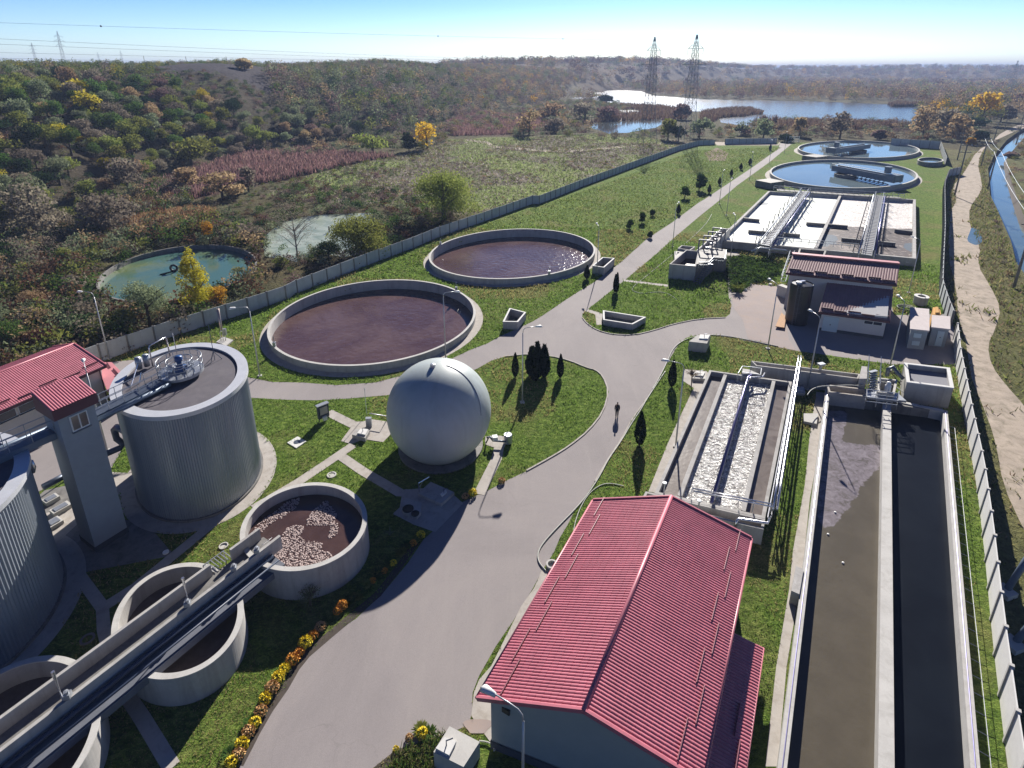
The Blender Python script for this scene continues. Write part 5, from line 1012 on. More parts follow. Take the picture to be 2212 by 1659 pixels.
h4 = HT(D('B3',1520,1288), dd('B3',1525,1215)[1]); hatchbox('hatch_chamber', DL('B3',[(1588,1163),(1690,1168),(1662,1228),(1523,1212)],h4), h4, 'pale concrete block with a white hatch on the grass right of the junction', DL('B3',[(1608,1165),(1685,1168),(1668,1200),(1600,1195)],h4))
h5 = HT(D('D2',1435,1580), dd('D2',1450,1455)[1]) if 1 else .8; h5 = min(max(h5, .5), 1.2)
hatchbox('hatch_chamber', DL('D2',[(1572,1257),(1805,1378),(1680,1572),(1448,1456)],h5), h5, 'pale concrete block with a folded white hatch at the bottom edge beside the red roof', DL('D2',[(1535,1355),(1625,1385),(1570,1495),(1465,1440)],h5), M['concrete_pale'])
hatchbox('hatch_chamber', DL('GH',[(430,215),(600,225),(600,320),(410,310)],.35), .35, 'low white hatch at the far left corner of the grit basin', DL('GH',[(470,220),(590,235),(560,290),(445,280)],.35), M['concrete_pale'])
hatchbox('hatch_chamber', DL('GH',[(1870,425),(2010,450),(2015,520),(1870,515)],.35), .35, 'low white hatch right of the grit basin beside the long pipes', DL('GH',[(1885,430),(1995,450),(1985,500),(1880,490)],.35), M['concrete_pale'])
hatchbox('slab', DL('C4',[(510,345),(625,345),(612,425),(515,405)],.3), .3, 'small square slab on the grass strip between grit basin and settling channels', None, M['concrete_pale'], 'slab')
hatchbox('hatch_chamber', DL('SG',[(1200,800),(1500,830),(1400,1010),(1100,930)],.45), .45, 'low steel hatch box on the paved pad left of the gas holder', DL('SG',[(1300,815),(1470,835),(1400,960),(1220,920)],.45))
hatchbox('switch_box', DL('SG',[(1410,530),(1540,530),(1530,570),(1400,575)],1.1), 1.1, 'small grey control cabinet on the pad left of the gas holder', None, M['steel'], 'cabinet')
hatchbox('pump_plinth', DL('PD',[(1120,365),(1700,620),(1380,900),(810,640)],.35), .35, 'large low slab in the gas holder shadow with a white bracket', DL('PD',[(1360,690),(1500,580),(1520,640),(1400,740)],.35), M['concrete'], 'slab')
hatchbox('pump_plinth', DL('PD',[(380,880),(520,760),(900,880),(880,1100),(780,1220),(440,1090)],.35), .35, 'small slab with two round openings in the gas holder shadow', None, M['concrete'], 'slab')
for k, (x, y, r) in enumerate(((565,1030,.36), (740,1150,.24))):
    p = D('PD',x,y,.35); mb = MB(); mb.lathe(p, [(r+.1, 0), (r+.1, .06), (r, .06), (r, .02), (.01, .02)], 20); tag(mb.build('round_opening', M['black']), ('larger round black opening on the shaded slab', 'smaller round black opening on the shaded slab')[k], 'opening')
mb = MB(); p = D('PD',840,650,.1); mb.tube([p, p+Vector((0, 0, 1.1)), p+Vector((.9, .3, 1.5))], .04, 6); mb.tube([p+Vector((0, 0, .5)), p+Vector((.35, .1, 1.2))], .03, 6); tag(mb.build('bent_stand', M['inox']), 'thin bent metal stand at the edge of the shaded slab', 'stand')
for k, (pts, c) in enumerate(((((320,570),(400,522),(468,560),(390,612)), (395,565)), )):
    s_ = hatchbox('manhole', DL('C2',pts,.08), .08, 'square white manhole slab with a dark round cover on the lawn', None, M['white_conc'], 'manhole'); mb = MB(); mb.lathe(D('C2',*c,.08), [(.32, 0), (.32, .02), (.01, .02)], 20); mb.build('cover', M['steel_dark'], s_)
mb = MB(); mb.lathe(D('C2',663,822), [(.42, 0), (.42, .08), (.3, .08), (.3, .03), (.01, .03)], 24); tag(mb.build('manhole', M['concrete_pale']), 'round concrete manhole ring on the grass above the froth tank', 'manhole')
mb = MB(); mb.lathe(D('TR',540,615), [(.34, 0), (.34, .1), (.26, .1), (.26, .02), (.01, .02)], 24); tag(mb.build('manhole', M['concrete_pale']), 'round manhole under the metal grating beside the flume', 'manhole')
mb = MB(); mb.lathe(D('D2',2345-600*0+0,0) if 0 else D('C3',465,1525), [(.42, 0), (.42, .25), (.3, .25), (.3, .05), (.01, .05)], 24); tag(mb.build('manhole', M['concrete_pale']), 'raised round manhole ring beside the red roof at the road edge', 'manhole')
# notice board, flare column, gas valve group
nb = empty('gas_cabinet', D('SG',470,600), 'dark framed gas control board standing on the lawn left of the gas holder', 'cabinet'); p = D('SG',470,600)
mb = MB(); mb.box(p+Vector((0, 0, 1.1)), (1.15, .35, 1.5), .75); mb.build('case', M['plinth'], nb); mb = MB(); mb.box(p+Vector((0, 0, 1.9)), (1.3, .5, .08), .75); mb.build('hood', M['steel'], nb)
mb = MB(); mb.box(p+Vector((.16, -.17, 1.25)), (.8, .05, .85), .75); mb.build('panel', M['paving'], nb); mb = MB(); mb.box(p+Vector((.2, -.22, .35)), (.4, .3, .4), .75); mb.build('meter', M['white'], nb)
for q in (-.5, .5): mb = MB(); mb.box(p+Vector((q*cos(.75), q*sin(.75), .2)), (.08, .08, .5), .75); mb.build('leg', M['steel_dark'], nb)
fs_ = D('B1',1725,1215); fc = empty('flare_column', fs_, 'slim metal flare column with pipework on a small slab near the fence', 'flare')
MB().prism(ccw([V2(p) for p in DL('B1',[(1668,1215),(1720,1175),(1800,1200),(1745,1245)],.2)]), 0, .2).build('base_slab', M['concrete_pale'], fc)
hF = HT(fs_, dd('B1',1700,960)[1]); mb = MB(); mb.lathe(fs_, [(.17, 1.8), (.17, hF), (.12, hF), (.01, hF-.1)], 16); mb.build('column', M['steel_warm'], fc, True)
mb = MB(); mb.box(fs_+Vector((.4, 0, 1.5)), (.4, .3, .9), 0); mb.build('control_box', M['steel'], fc); mb = MB()
for q in (-.3, 0, .3): mb.tube([fs_+Vector((q, 0, .2)), fs_+Vector((q*1.2, .1, 1.3)), fs_+Vector((0, 0, 1.9))], .06, 6)
mb.build('pipework', M['inox'], fc, True)
eq = empty('gas_valve_group', D('EQ',900,800), 'dark valves and a round blower drum on the slab right of the gas holder', 'valve group')
mb = MB(); p = D('EQ',1330,850); mb.lathe(p, [(.42, .1), (.42, .95), (.38, 1.0), (.01, .98)], 24); mb.build('drum', M['steel'], eq)
mb = MB(); mb.tube([D('EQ',480,640,.7), D('EQ',600,600,.9), D('EQ',720,760,.5), D('EQ',1000,780,.5), D('EQ',1250,800,.5)], .1, 8); mb.build('manifold', M['steel_dark'], eq, True)
mb = MB(); mb.tube([D('EQ',440,860,.1), D('EQ',560,610,.9)], .07, 6); mb.build('riser', M['steel_dark'], eq); mb = MB(); mb.box(D('EQ',800,640,.9), (.5, .5, .35), .2); mb.build('valve_box', M['white'], eq)
MB().tube([D('SG',1490,455,.9), D('SG',1540,460,.9), D('SG',1870,515,.9), D('SG',1900,560,.1)], .05, 6).build('gas_line', M['ladder'], gh, True)
mb = MB(); p = D('SG',1435,480,0); mb.tube([p, p+Vector((0, 0, 3.1))], .03, 6); mb.lathe(p+Vector((0, 0, 3.1)), [(.06, 0), (.06, .12), (.01, .15)], 8); tag(mb.build('gauge_pole', M['white']), 'thin white pole standing behind the grey control cabinet', 'pole')
mb = MB(); p = D('B1',1345,668,-.2); mb.tube([p+Vector((.55*cos(t_), .1*cos(t_), .55+.55*sin(t_))) for t_ in [2*pi*j/20 for j in range(21)]], .2, 8); mb.tube([p+Vector((-1.5, -2, 0)), p], .12, 6); tag(mb.build('scrap_tyre', M['black']), 'black tyre standing in the middle of the green water', 'tyre')
mb = MB(); p = D('B2',645,370,0); mb.tube([p, p+Vector((0, 0, 1.4))], .14, 6); tag(mb.build('stake', M['wood']), 'dark stake standing in the pale algae pond', 'stake')
# hoses
def hose(pts, r, label, mat='hose'): return tag(MB().tube(smoothline(pts, 2), r, 6).build('hose', M[mat], None, True), label, 'hose')
hose(DL('C3',[(1340,20),(1200,230),(1150,320),(1080,420),(1000,560),(900,700),(840,820),(750,960),(650,1080),(520,1210),(400,1340),(355,1420),(360,1490),(420,1560)],.08), .055, 'long grey cable snaking along the right kerb of the road')
hose(DL('C3',[(1020,905),(930,885),(850,890),(750,960),(680,1080),(640,1200),(630,1290)],.06), .04, 'thin pale hose curving across the grass near the red roof')
hose(DL('B3',[(2212,1250),(1980,1200),(1800,1165),(1650,1160),(1500,1190),(1400,1260),(1350,1380),(1290,1500),(1240,1580)],.08), .05, 'dark cable along the yard edge')
hose(DL('B3',[(1700,230),(1660,300),(1560,400),(1480,470)],.05), .04, 'thin pale hose on the grass between road and foam basin')
hose(DL('B3',[(1400,540),(1300,620),(1180,720),(1090,790),(1080,820),(1160,845),(1300,825),(1380,850),(1430,890)],.05), .04, 'thin pale hose looping over the triangular lawn')
hose(DL('D2',[(1800,1370),(1880,1380),(1920,1430),(1910,1460),(1950,1390)],.1), .04, 'short hose between the bottom concrete block and the building wall')
# ================================================================ FENCES
def fence(path, label, h=2.3, step=3.0, mat='fence', name='concrete_fence', toph=.12):
    path = [Vector((p[0], p[1], 0)) for p in path]; root = empty(name, path[0], label, 'fence'); carry = 0; pts = [path[0]]
    Ls = [0]; 
    for a, b in zip(path[:-1], path[1:]): Ls.append(Ls[-1]+(b-a).length)
    n = max(2, int(round(Ls[-1]/step)))
    def at(s):
        for i in range(len(path)-1):
            if s <= Ls[i+1]+1e-6: return path[i].lerp(path[i+1], (s-Ls[i])/max(1e-6, Ls[i+1]-Ls[i]))
        return path[-1]
    P_ = [at(Ls[-1]*k/n) for k in range(n+1)]
    for k in range(n):
        a, b = P_[k], P_[k+1]; z = random.uniform(-.03, .03); MB().bar(Vector((a.x, a.y, h/2+z-.1)), Vector((b.x, b.y, h/2+z-.1)), .07, h+.2).build('panel', M[mat], root)
    for p in P_:
        MB().box((p.x, p.y, h/2), (.2, .24, h+.14), atan2((P_[1]-P_[0]).y, (P_[1]-P_[0]).x)).build('post', M['concrete_dark' if mat == 'fence' else 'concrete_pale'], root)
    return root
LFB = DL('B1',[(560,1450),(850,1340),(1080,1262),(1280,1190),(1500,1120),(1820,1020),(2212,890)])+DL('B2',[(300,880),(650,740),(950,620),(1300,490),(1480,410),(1800,300),(2212,150)])+DL('A3',[(350,1580),(700,1440),(1100,1290),(1450,1160),(1600,1120),(1720,1115)])
fence(LFB, 'long pale concrete panel fence along the left side of the plant', 2.35, 3.2)
fence(DL('A3',[(1800,1112),(2212,1106)])+DL('A4',[(300,1104)]), 'short concrete fence at the far end of the straight road', 2.6, 3.5)
fence(DL('A4',[(1180,1125),(1555,1150)]), 'concrete fence behind the farthest clarifier', 3.6, 4)
fence(DL('A4',[(1560,1140),(1605,1275)]), 'light concrete fence running toward the camera beside the ring tank', 3.0, 4)
fence(DL('A4',[(1712,1345),(1625,1365),(1588,1460)])+DL('B4',[(1585,100),(1583,400),(1565,700),(1557,860),(1600,1010),(1638,1110)]), 'shaded concrete fence beside the dirt track, upper stretch', 2.7, 3.0)
fence(DL('B4',[(1668,1200),(1690,1440)])+DL('C4',[(1712,140),(1770,480),(1850,900),(1910,1400)])+DL('D4',[(1975,600),(2090,1570),(2200,2300)]), 'white sunlit concrete fence with slanting post shadows at the right edge', 2.5, 2.9, 'white_conc')
gt = empty('gate', D('A4',435,1095), 'small white gate at the far end of the straight road', 'gate'); mb = MB(); p = D('A4',435,1100)
for z in (.4, 1.2, 2.0, 2.8): mb.tube([p+Vector((-2.5, 0, z)), p+Vector((2.5, 0, z))], .12, 5)
for q in (-2.5, 0, 2.5): mb.tube([p+Vector((q, 0, 0)), p+Vector((q, 0, 3.2))], .14, 5)
mb.build('gate_leaf', M['white'], gt)
# ================================================================ LAMPS AND POLES
def lamp_proto(arm=True, h=9.0):
    r = empty('street_lamp', (0, 0, 0)); mb = MB(); mb.tube([(0, 0, 0), (0, 0, h*.5), (0, 0, h-.5)], [.085, .07, .05], 8); mb.build('pole', M['ladder'], r, True)
    MB().box((0, 0, .06), (.45, .45, .12)).build('base', M['concrete_pale'], r)
    if arm:
        MB().tube([(0, 0, h-.5), (.05, 0, h-.15), (.25, 0, h+.05), (.7, 0, h+.12), (1.5, 0, h+.15)], .035, 8).build('arm', M['ladder'], r, True)
        mb = MB(); mb.add([(1.35, -.10, h+.08), (2.05, -.19, h+.06), (2.15, 0, h+.06), (2.05, .19, h+.06), (1.35, .10, h+.08), (1.4, -.06, h+.22), (1.9, -.13, h+.25), (2.0, 0, h+.24), (1.9, .13, h+.25), (1.4, .06, h+.22)],
          [(4,3,2,1,0), (5,6,7,8,9), (0,1,6,5), (1,2,7,6), (2,3,8,7), (3,4,9,8), (4,0,5,9)]); mb.build('lamp_head', M['white'], r, True)
    else:
        mb = MB(); mb.tube([(0, 0, h-.5), (0, 0, h-.1)], .04, 6); mb.box((.25, 0, h-.05), (.6, .25, .16)); mb.build('lamp_head', M['white'], r)
    return r
LAMPS = [(D('B1',2005,1480), 200, 'street lamp between the digester and the large round tank'), (D('B1',845,1345), 175, 'street lamp against the fence behind the red roofed left building'),
 (P(*dd('LB',1115,535),9.0).xy.to_3d(), 130, 'street lamp between the left building and the tower'), (D('B2',1543,1345), 5, 'street lamp in front of the large round tank, above the gas holder'),
 (D('C3',238,262), 10, 'street lamp among the dark cypresses on the round lawn'), (D('B3',811,702), 95, 'street lamp beside the long open chamber of the farther brown tank'),
 (D('V',190,640), 60, 'street lamp left of the valve chamber'), (D('B3',1812,240), 60, 'street lamp at the left corner of the foam basin'), (D('B3',1757,152), 60, 'street lamp on the grass before the foam basin, nearer the road'),
 (D('C3',1420,600), 160, 'tall street lamp beside the grit basin, arm toward the junction'), (D('B3',1838,600), 80, 'street lamp at the foot of the valve chamber'),
 (D('B4',235,1268), 100, 'street lamp at the lower edge of the yard'), (D('C4',540,160), 100, 'street lamp between grit basin and settling channels'), (D('CH',1165,185), 80, 'street lamp in front of the kiosks'),
 (D('BB',2078,645), 100, 'street lamp on the grass right of the blower building'), (D('A3',1990,1390), 70, 'street lamp far along the straight road, second from its end'), (D('A4',362,1180), 70, 'street lamp at the far end of the straight road'),
 (D('A4',245,1265), 70, 'street lamp beside the road just left of the blue clarifier'), (P(*dd('D3',245,1195),8.7).xy.to_3d(), math.degrees(atan2(*(P(*dd('D2',1880,985),9.15)-P(*dd('D3',245,1195),8.7)).yx)), 'near street lamp in front of the big red roof, its head over the eave')]
lpa = lamp_proto(); lfirst = True
for p, ang, lab in LAMPS:
    o = lpa if lfirst else copy_tree(lpa); lfirst = False; o.location = (p.x, p.y, 0); o.rotation_euler.z = R_(ang); tag(o, lab, 'street lamp', 'street lamps of the plant')
LAMPS[-1][0]
def power_pole(h=11.):
    r = empty('power_pole', (0, 0, 0)); MB().tube([(0, 0, -.3), (0, 0, h)], [.24, .15], 8).build('pole', M['polewood'], r, True)
    for z in (h-.3, h-1.7):
        MB().box((0, 0, z), (2.4 if z > h-1 else 3.0, .14, .14)).build('crossarm', M['polewood'], r)
        mb = MB()
        for q in (-1.05, 1.05): mb.lathe((q, 0, z+.07), [(.09, 0), (.06, .25), (.01, .27)], 8)
        mb.build('insulators', M['white'], r)
    return r
PP = [(D('A4',1675,1515), 15, 'bare leaning power pole on the track edge beside the ring tank fence'), (D('A4',1880,1280), 10.5, 'power pole between track and canal bend'), (D('A4',1697,1235), 11, 'power pole at the corner where the fence turns'), (D('A4',1970,1120), 11, 'power pole beyond the bend of the track'),
      (D('A4',1930,1460), 12, 'power pole with two crossarms reflected over the canal'), (D('A4',2060,1005), 11, 'distant power pole left of the canal end'), (D('A4',2152,1112), 9, 'power pole standing beside the far canal water'), (D('A4',2190,960), 11, 'farthest power pole at the right picture edge'), (D('B4',2132,800), 13, 'near power pole at the right edge above the track')]
pp0 = power_pole(); first = True
for p, h, lab in PP:
    o = pp0 if first else copy_tree(pp0); first = False; o.location = (p.x, p.y, 0); o.scale = (1, 1, h/11); o.rotation_euler.z = R_(-20); tag(o, lab, 'power pole', 'power poles beside the canal')
bp = empty('braced_pole', D('D4',2060,235), 'big grey double pole leaning out of the right edge near the white fence', 'pole')
b0 = D('D4',2062,235); b1_ = D('D4',2118,640); MB().tube([b0, RAY(2212*1.02, 1150, b0.y+1.5)], .21, 12).build('pole', M['steel_blue'], bp, True); MB().tube([b1_, RAY(2212*1.03, 1290, b1_.y+1.2)], .21, 12).build('pole', M['steel_blue'], bp, True)
for p in (b0, b1_): MB().box(p+Vector((0, 0, .15)), (1.0, 1.0, .4), .3).build('footing', M['concrete_pale'], bp)
mb = MB(); nodes = [PP[i][0]+Vector((0, 0, PP[i][1]-.2)) for i in (0, 4, 1, 3)]
def span(mb, a, b, r, sag, n=10):
    mb.tube([a.lerp(b, k/n)-Vector((0, 0, sag*4*(k/n)*(1-k/n))) for k in range(n+1)], r, 4)
WL = [PP[4][0]+Vector((0, 0, 11.6)), PP[8][0]+Vector((0, 0, 12.6))]
for q in (-1.1, 1.1):
    mb = MB(); span(mb, WL[0]+Vector((q, 0, 0)), WL[1]+Vector((q, 0, 0)), .035, 1.0); span(mb, PP[1][0]+Vector((q, 0, 10.2)), WL[0]+Vector((q, 0, 0)), .035, .6); span(mb, WL[1]+Vector((q, 0, 0)), D('C4',2500,700)+Vector((q, 0, 12)), .03, 1)
    tag(mb.build('overhead_wire', M['steel_dark']), 'left of two thin wires strung between the canal poles' if q < 0 else 'right of two thin wires strung between the canal poles', 'wire')
# ---- lattice pylons
def pylon(h, w, arms, mat):
    r = empty('pylon', (0, 0, 0)); mb = MB(); rad = .095*h/42
    def wd(z): return float(np.interp(z/h, [0, .3, .6, .86, 1], [w*.5, w*.29, w*.22, w*.15, w*.025]))
    zs = [0, .12, .22, .31, .39, .46, .52, .58, .64, .70, .76, .82, .88, .94, 1.0]; zs = [z*h for z in zs]
    cor = lambda z: [Vector((s*wd(z), t*wd(z), z)) for s, t in ((-1,-1),(1,-1),(1,1),(-1,1))]
    for i in range(4): mb.tube([cor(z)[i] for z in zs], rad, 4)
    for za, zb_ in zip(zs[:-1], zs[1:]):
        A, B_ = cor(za), cor(zb_)
        for i in range(4): j = (i+1) % 4; mb.tube([A[i], B_[j]], rad*.55, 3, False); mb.tube([A[j], B_[i]], rad*.55, 3, False); mb.tube([B_[i], B_[j]], rad*.5, 3, False)
    mb.build('tower', mat, r)
    for z, half in arms:
        am = MB(); z = z*h; c = wd(z)
        for s in (-1, 1):
            tip = Vector((s*half, 0, z))
            for t in (-1, 1): am.tube([Vector((s*c, t*c, z)), tip], rad*.7, 4); am.tube([Vector((s*c, t*c, z+.045*h)), tip], rad*.5, 4)
            for k in range(1, 4): q = k/4; am.tube([Vector((s*(c+(half-c)*q), c*(1-q), z)), Vector((s*(c+(half-c)*q), c*(1-q), z+.045*h*(1-q)))], rad*.4, 3)
        am.build('crossarm', mat, r)
        for s in (-1, 1): MB().tube([(s*half, 0, z), (s*half, 0, z-.055*h)], rad*1.1, 6).build('insulator', M['white'], r)
    return r
def place_pylon(base, ytop, wfrac, arms, label, rz=0, mat=None):
    h = HT(base, ytop)-base.z; o = pylon(h, h*wfrac, [(z, half*h) for z, half in arms], mat or M['lattice']); o.location = base; o.rotation_euler.z = R_(rz); tag(o, label, 'pylon', 'lattice pylons'); return o, h
pyA, hA = place_pylon(D('A3',1200,1095), 80, .15, ((.61, .07), (.75, .125), (.88, .07)), 'left of the two big lattice pylons in front of the lake', 12)
pyB, hB = place_pylon(D('A3',1505,1112), 75, .15, ((.60, .078), (.74, .13), (.88, .078)), 'right of the two big lattice pylons, beside the fence bend', 12)
def ridge(x, ybase, dist):
    p = RAY(x, ybase, dist); return Vector((p.x, p.y, tz1(p.x, p.y)))
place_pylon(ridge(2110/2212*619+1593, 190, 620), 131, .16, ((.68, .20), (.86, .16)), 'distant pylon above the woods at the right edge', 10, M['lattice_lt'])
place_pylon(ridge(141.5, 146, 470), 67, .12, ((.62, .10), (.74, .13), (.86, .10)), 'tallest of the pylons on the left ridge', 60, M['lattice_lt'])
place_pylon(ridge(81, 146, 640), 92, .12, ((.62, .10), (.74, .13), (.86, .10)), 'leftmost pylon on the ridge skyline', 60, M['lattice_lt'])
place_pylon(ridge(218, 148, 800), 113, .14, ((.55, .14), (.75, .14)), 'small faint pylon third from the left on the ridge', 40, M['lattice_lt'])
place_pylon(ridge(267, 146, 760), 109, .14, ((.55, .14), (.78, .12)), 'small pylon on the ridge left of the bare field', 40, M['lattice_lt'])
for x, yb, yt, d in ((314, 143, 121, 420), (404, 141, 122, 420), (491, 141, 122, 430), (680, 150, 128, 520)):
    p = ridge(x, yb, d); h = max(4, HT(p, yt)-p.z); tag(MB().tube([p, p+Vector((0, 0, h))], .16, 6).build('wooden_pole', M['wood']), 'small dark pole on the ridge skyline, number of them spaced along the bare field', 'pole', 'poles on the ridge')
LN = [((-60,47,520),(1330,86,900),1.5), ((-60,81,480),(1120,128,1100),2), ((-60,93,500),(1180,134,1100),2), ((-60,112,560),(1300,137,1200),2), ((-60,124,560),(1000,140,1000),2)]
for k, (a, b2, sg) in enumerate(LN):
    A = RAY(*a); B_ = RAY(*b2); mb = MB(); span(mb, A, B_, .10, sg, 24); o = mb.build('power_cable', M['cable']); tag(o, ['topmost power cable in the sky, carrying dark marker balls', 'second power cable from the top across the left sky', 'third power cable from the top across the left sky', 'fourth power cable from the top, just over the ridge', 'lowest power cable skimming the left ridge'][k], 'cable')
    if k == 0:
        for t_ in (.125, .60, .865): p = A.lerp(B_, t_)-Vector((0, 0, sg*4*t_*(1-t_))); m2 = MB(); m2.lathe(p, [(.01, -.9), (.65, -.6), (.9, 0), (.65, .6), (.01, .9)], 10); m2.build('marker_ball', M['black'], o)
# ================================================================ VEGETATION
def leafmat(name, cols, trans=.35):
    m = bpy.data.materials.new(name); m.use_nodes = True; n = m.node_tree; n.nodes.clear(); out = N(n, 'ShaderNodeOutputMaterial'); co = N(n, 'ShaderNodeTexCoord').outputs['Object']
    oi = N(n, 'ShaderNodeObjectInfo').outputs['Random']; f = noise(n, co, .9, 4, .7); c = ramp(n, f, [(.3, cols[0]), (.52, cols[1]), (.72, cols[2])])
    hs = N(n, 'ShaderNodeHueSaturation'); hs.inputs['Hue'].default_value = .5; L(n, mth(n, 'ADD', mth(n, 'MULTIPLY', oi, .03), .485), hs.inputs['Hue']); L(n, mth(n, 'ADD', mth(n, 'MULTIPLY', oi, .5), .8), hs.inputs['Value']); L(n, c, hs.inputs['Color'])
    d = N(n, 'ShaderNodeBsdfDiffuse'); t = N(n, 'ShaderNodeBsdfTranslucent'); L(n, hs.outputs[0], d.inputs[0]); L(n, hs.outputs[0], t.inputs[0]); mx = N(n, 'ShaderNodeMixShader'); mx.inputs[0].default_value = trans
    L(n, d.outputs[0], mx.inputs[1]); L(n, t.outputs[0], mx.inputs[2]); L(n, mx.outputs[0], out.inputs[0]); return m
SPC = dict(
 olive=((.055,.065,.018),(.11,.12,.03),(.20,.19,.05)), green=((.025,.05,.012),(.05,.085,.02),(.10,.13,.035)), dark=((.012,.028,.012),(.025,.045,.018),(.05,.07,.025)),
 yellow=((.20,.17,.02),(.36,.30,.03),(.55,.45,.05)), lime=((.075,.09,.02),(.13,.145,.035),(.22,.22,.06)), greybrown=((.075,.062,.05),(.13,.11,.085),(.20,.17,.13)),
 greygreen=((.06,.075,.04),(.12,.14,.08),(.21,.23,.14)), rust=((.05,.028,.02),(.09,.05,.032),(.14,.085,.05)), orange=((.28,.15,.02),(.5,.30,.03),(.7,.45,.06)), tan=((.13,.095,.055),(.22,.16,.09),(.32,.24,.14)),
 purple=((.07,.045,.045),(.12,.08,.075),(.19,.13,.115)), cypress=((.008,.016,.008),(.016,.028,.012),(.035,.045,.02)))
SPC = {k: tuple(tuple(min(.85, x*(1.15 if k in ('orange','yellow') else 1.0 if k == 'cypress' else 1.7)) for x in c) for c in v) for k, v in SPC.items()}
LM_ = {k: leafmat(k+' foliage', v, .15 if k in ('cypress', 'dark') else .45) for k, v in SPC.items()}
def leaves(c, n, leaf, rs, up=0.):
    """n leaf clumps at points c (n x 3): small bent quads"""
    a = rs.normal(size=(n, 3)); a /= np.linalg.norm(a, axis=1)[:, None]; b = rs.normal(size=(n, 3)); b -= a*(a*b).sum(1)[:, None]; b /= np.linalg.norm(b, axis=1)[:, None]
    s = leaf*rs.uniform(.6, 1.35, (n, 1)); a = a*s; b = b*s*.75
    return np.stack([c-a*.5, c+b*.5, c+a*.5, c-b*.5], 1)
def crown_pts(n, R, H, rs, lobes=9, flat=.8, shell=.5, base=.25):
    L_ = []; 
    for k in range(lobes):
        q = rs.uniform(0, 2*pi); z = rs.uniform(0, 1); rad = R*.62*sqrt(max(.1, 1-(z*1.4-.55)**2))*rs.uniform(.5, 1); L_.append((rad*cos(q), rad*sin(q), H*(base+(1-base)*(.18+.62*z)), R*rs.uniform(.34, .56)))
    L_.append((0, 0, H*(base+(1-base)*.62), R*.6)); L_ = np.array(L_); w_ = L_[:, 3]**2; i = rs.choice(len(L_), n, p=w_/w_.sum()); d = rs.normal(size=(n, 3)); d /= np.linalg.norm(d, axis=1)[:, None]
    d[:, 2] = np.where(d[:, 2] < -.3, d[:, 2]*.5, d[:, 2]); r = rs.uniform(shell, 1.08, (n, 1))**.7; return L_[i, :3]+d*L_[i, 3:4]*r*np.array([1, 1, flat])
def quads_mesh(name, Q, mat, col=None):
    n = len(Q); me = bpy.data.meshes.new(name); me.vertices.add(n*4); me.vertices.foreach_set('co', Q.reshape(-1)); me.loops.add(n*4); me.loops.foreach_set('vertex_index', np.arange(n*4)); me.polygons.add(n)
    me.polygons.foreach_set('loop_start', np.arange(0, n*4, 4)); me.polygons.foreach_set('loop_total', np.full(n, 4)); me.update(calc_edges=True); me.materials.append(mat)
    if col is not None: at = me.color_attributes.new('tint', 'FLOAT_COLOR', 'POINT'); at.data.foreach_set('color', np.c_[np.repeat(col, 4, 0), np.ones(n*4)].ravel())
    return me
def trunk_mesh(h, r, rs, limbs=5, spread=.5):
    mb = MB(); top = Vector((rs.uniform(-.3, .3), rs.uniform(-.3, .3), h)); mb.tube([(0, 0, -.3), (0, 0, h*.3), top*.6+Vector((0, 0, 0)), top], [r*1.25, r, r*.65, r*.2], 7)
    for k in range(limbs):
        q = rs.uniform(0, 2*pi); z = h*rs.uniform(.2, .6); e = Vector((cos(q)*h*spread, sin(q)*h*spread, z+h*rs.uniform(.25, .42))); mb.tube([(0, 0, z), Vector((0, 0, z)).lerp(e, .5)+Vector((0, 0, .05*h)), e], [r*.5, r*.35, r*.1], 5)
    me = bpy.data.meshes.new('trunk'); me.from_pydata([tuple(v) for v in mb.v], [], mb.f); me.update(); me.materials.append(M['wood']); return me
PROTO = {}
def tree_proto(kind, sp, var, n, leaf, R=4.2, H=7.5, **kw):
    key = (kind, sp, var)
    if key not in PROTO:
        rs = np.random.default_rng(hash((kind, var)) % 1000 if 0 else (len(kind)*37+var*101+7)); gk = ('g', kind, var)
        if gk not in PROTO: PROTO[gk] = (leaves(crown_pts(n, R, H, rs, **kw), n, leaf, rs), trunk_mesh(H*.8, R*.055+.06, rs))
        Q, tm = PROTO[gk]; PROTO[key] = (quads_mesh('crown', Q, LM_[sp]), tm)
    return PROTO[key]
def put_tree(name, key, loc, s, label, cat, group=None, rz=None, sz=None):
    cm, tm = key; o = empty(name, loc, label, cat, group, random.uniform(0, 6.28) if rz is None else rz); o.scale = (s, s, sz or s); link('trunk', tm, o); link('crown', cm, o); return o
SPN = dict(olive='olive green', green='green', dark='very dark green', yellow='bright yellow', lime='yellow green', greybrown='grey brown half bare', greygreen='silvery grey green', rust='rusty red brown', tan='pale tan', orange='orange yellow', purple='purplish brown')
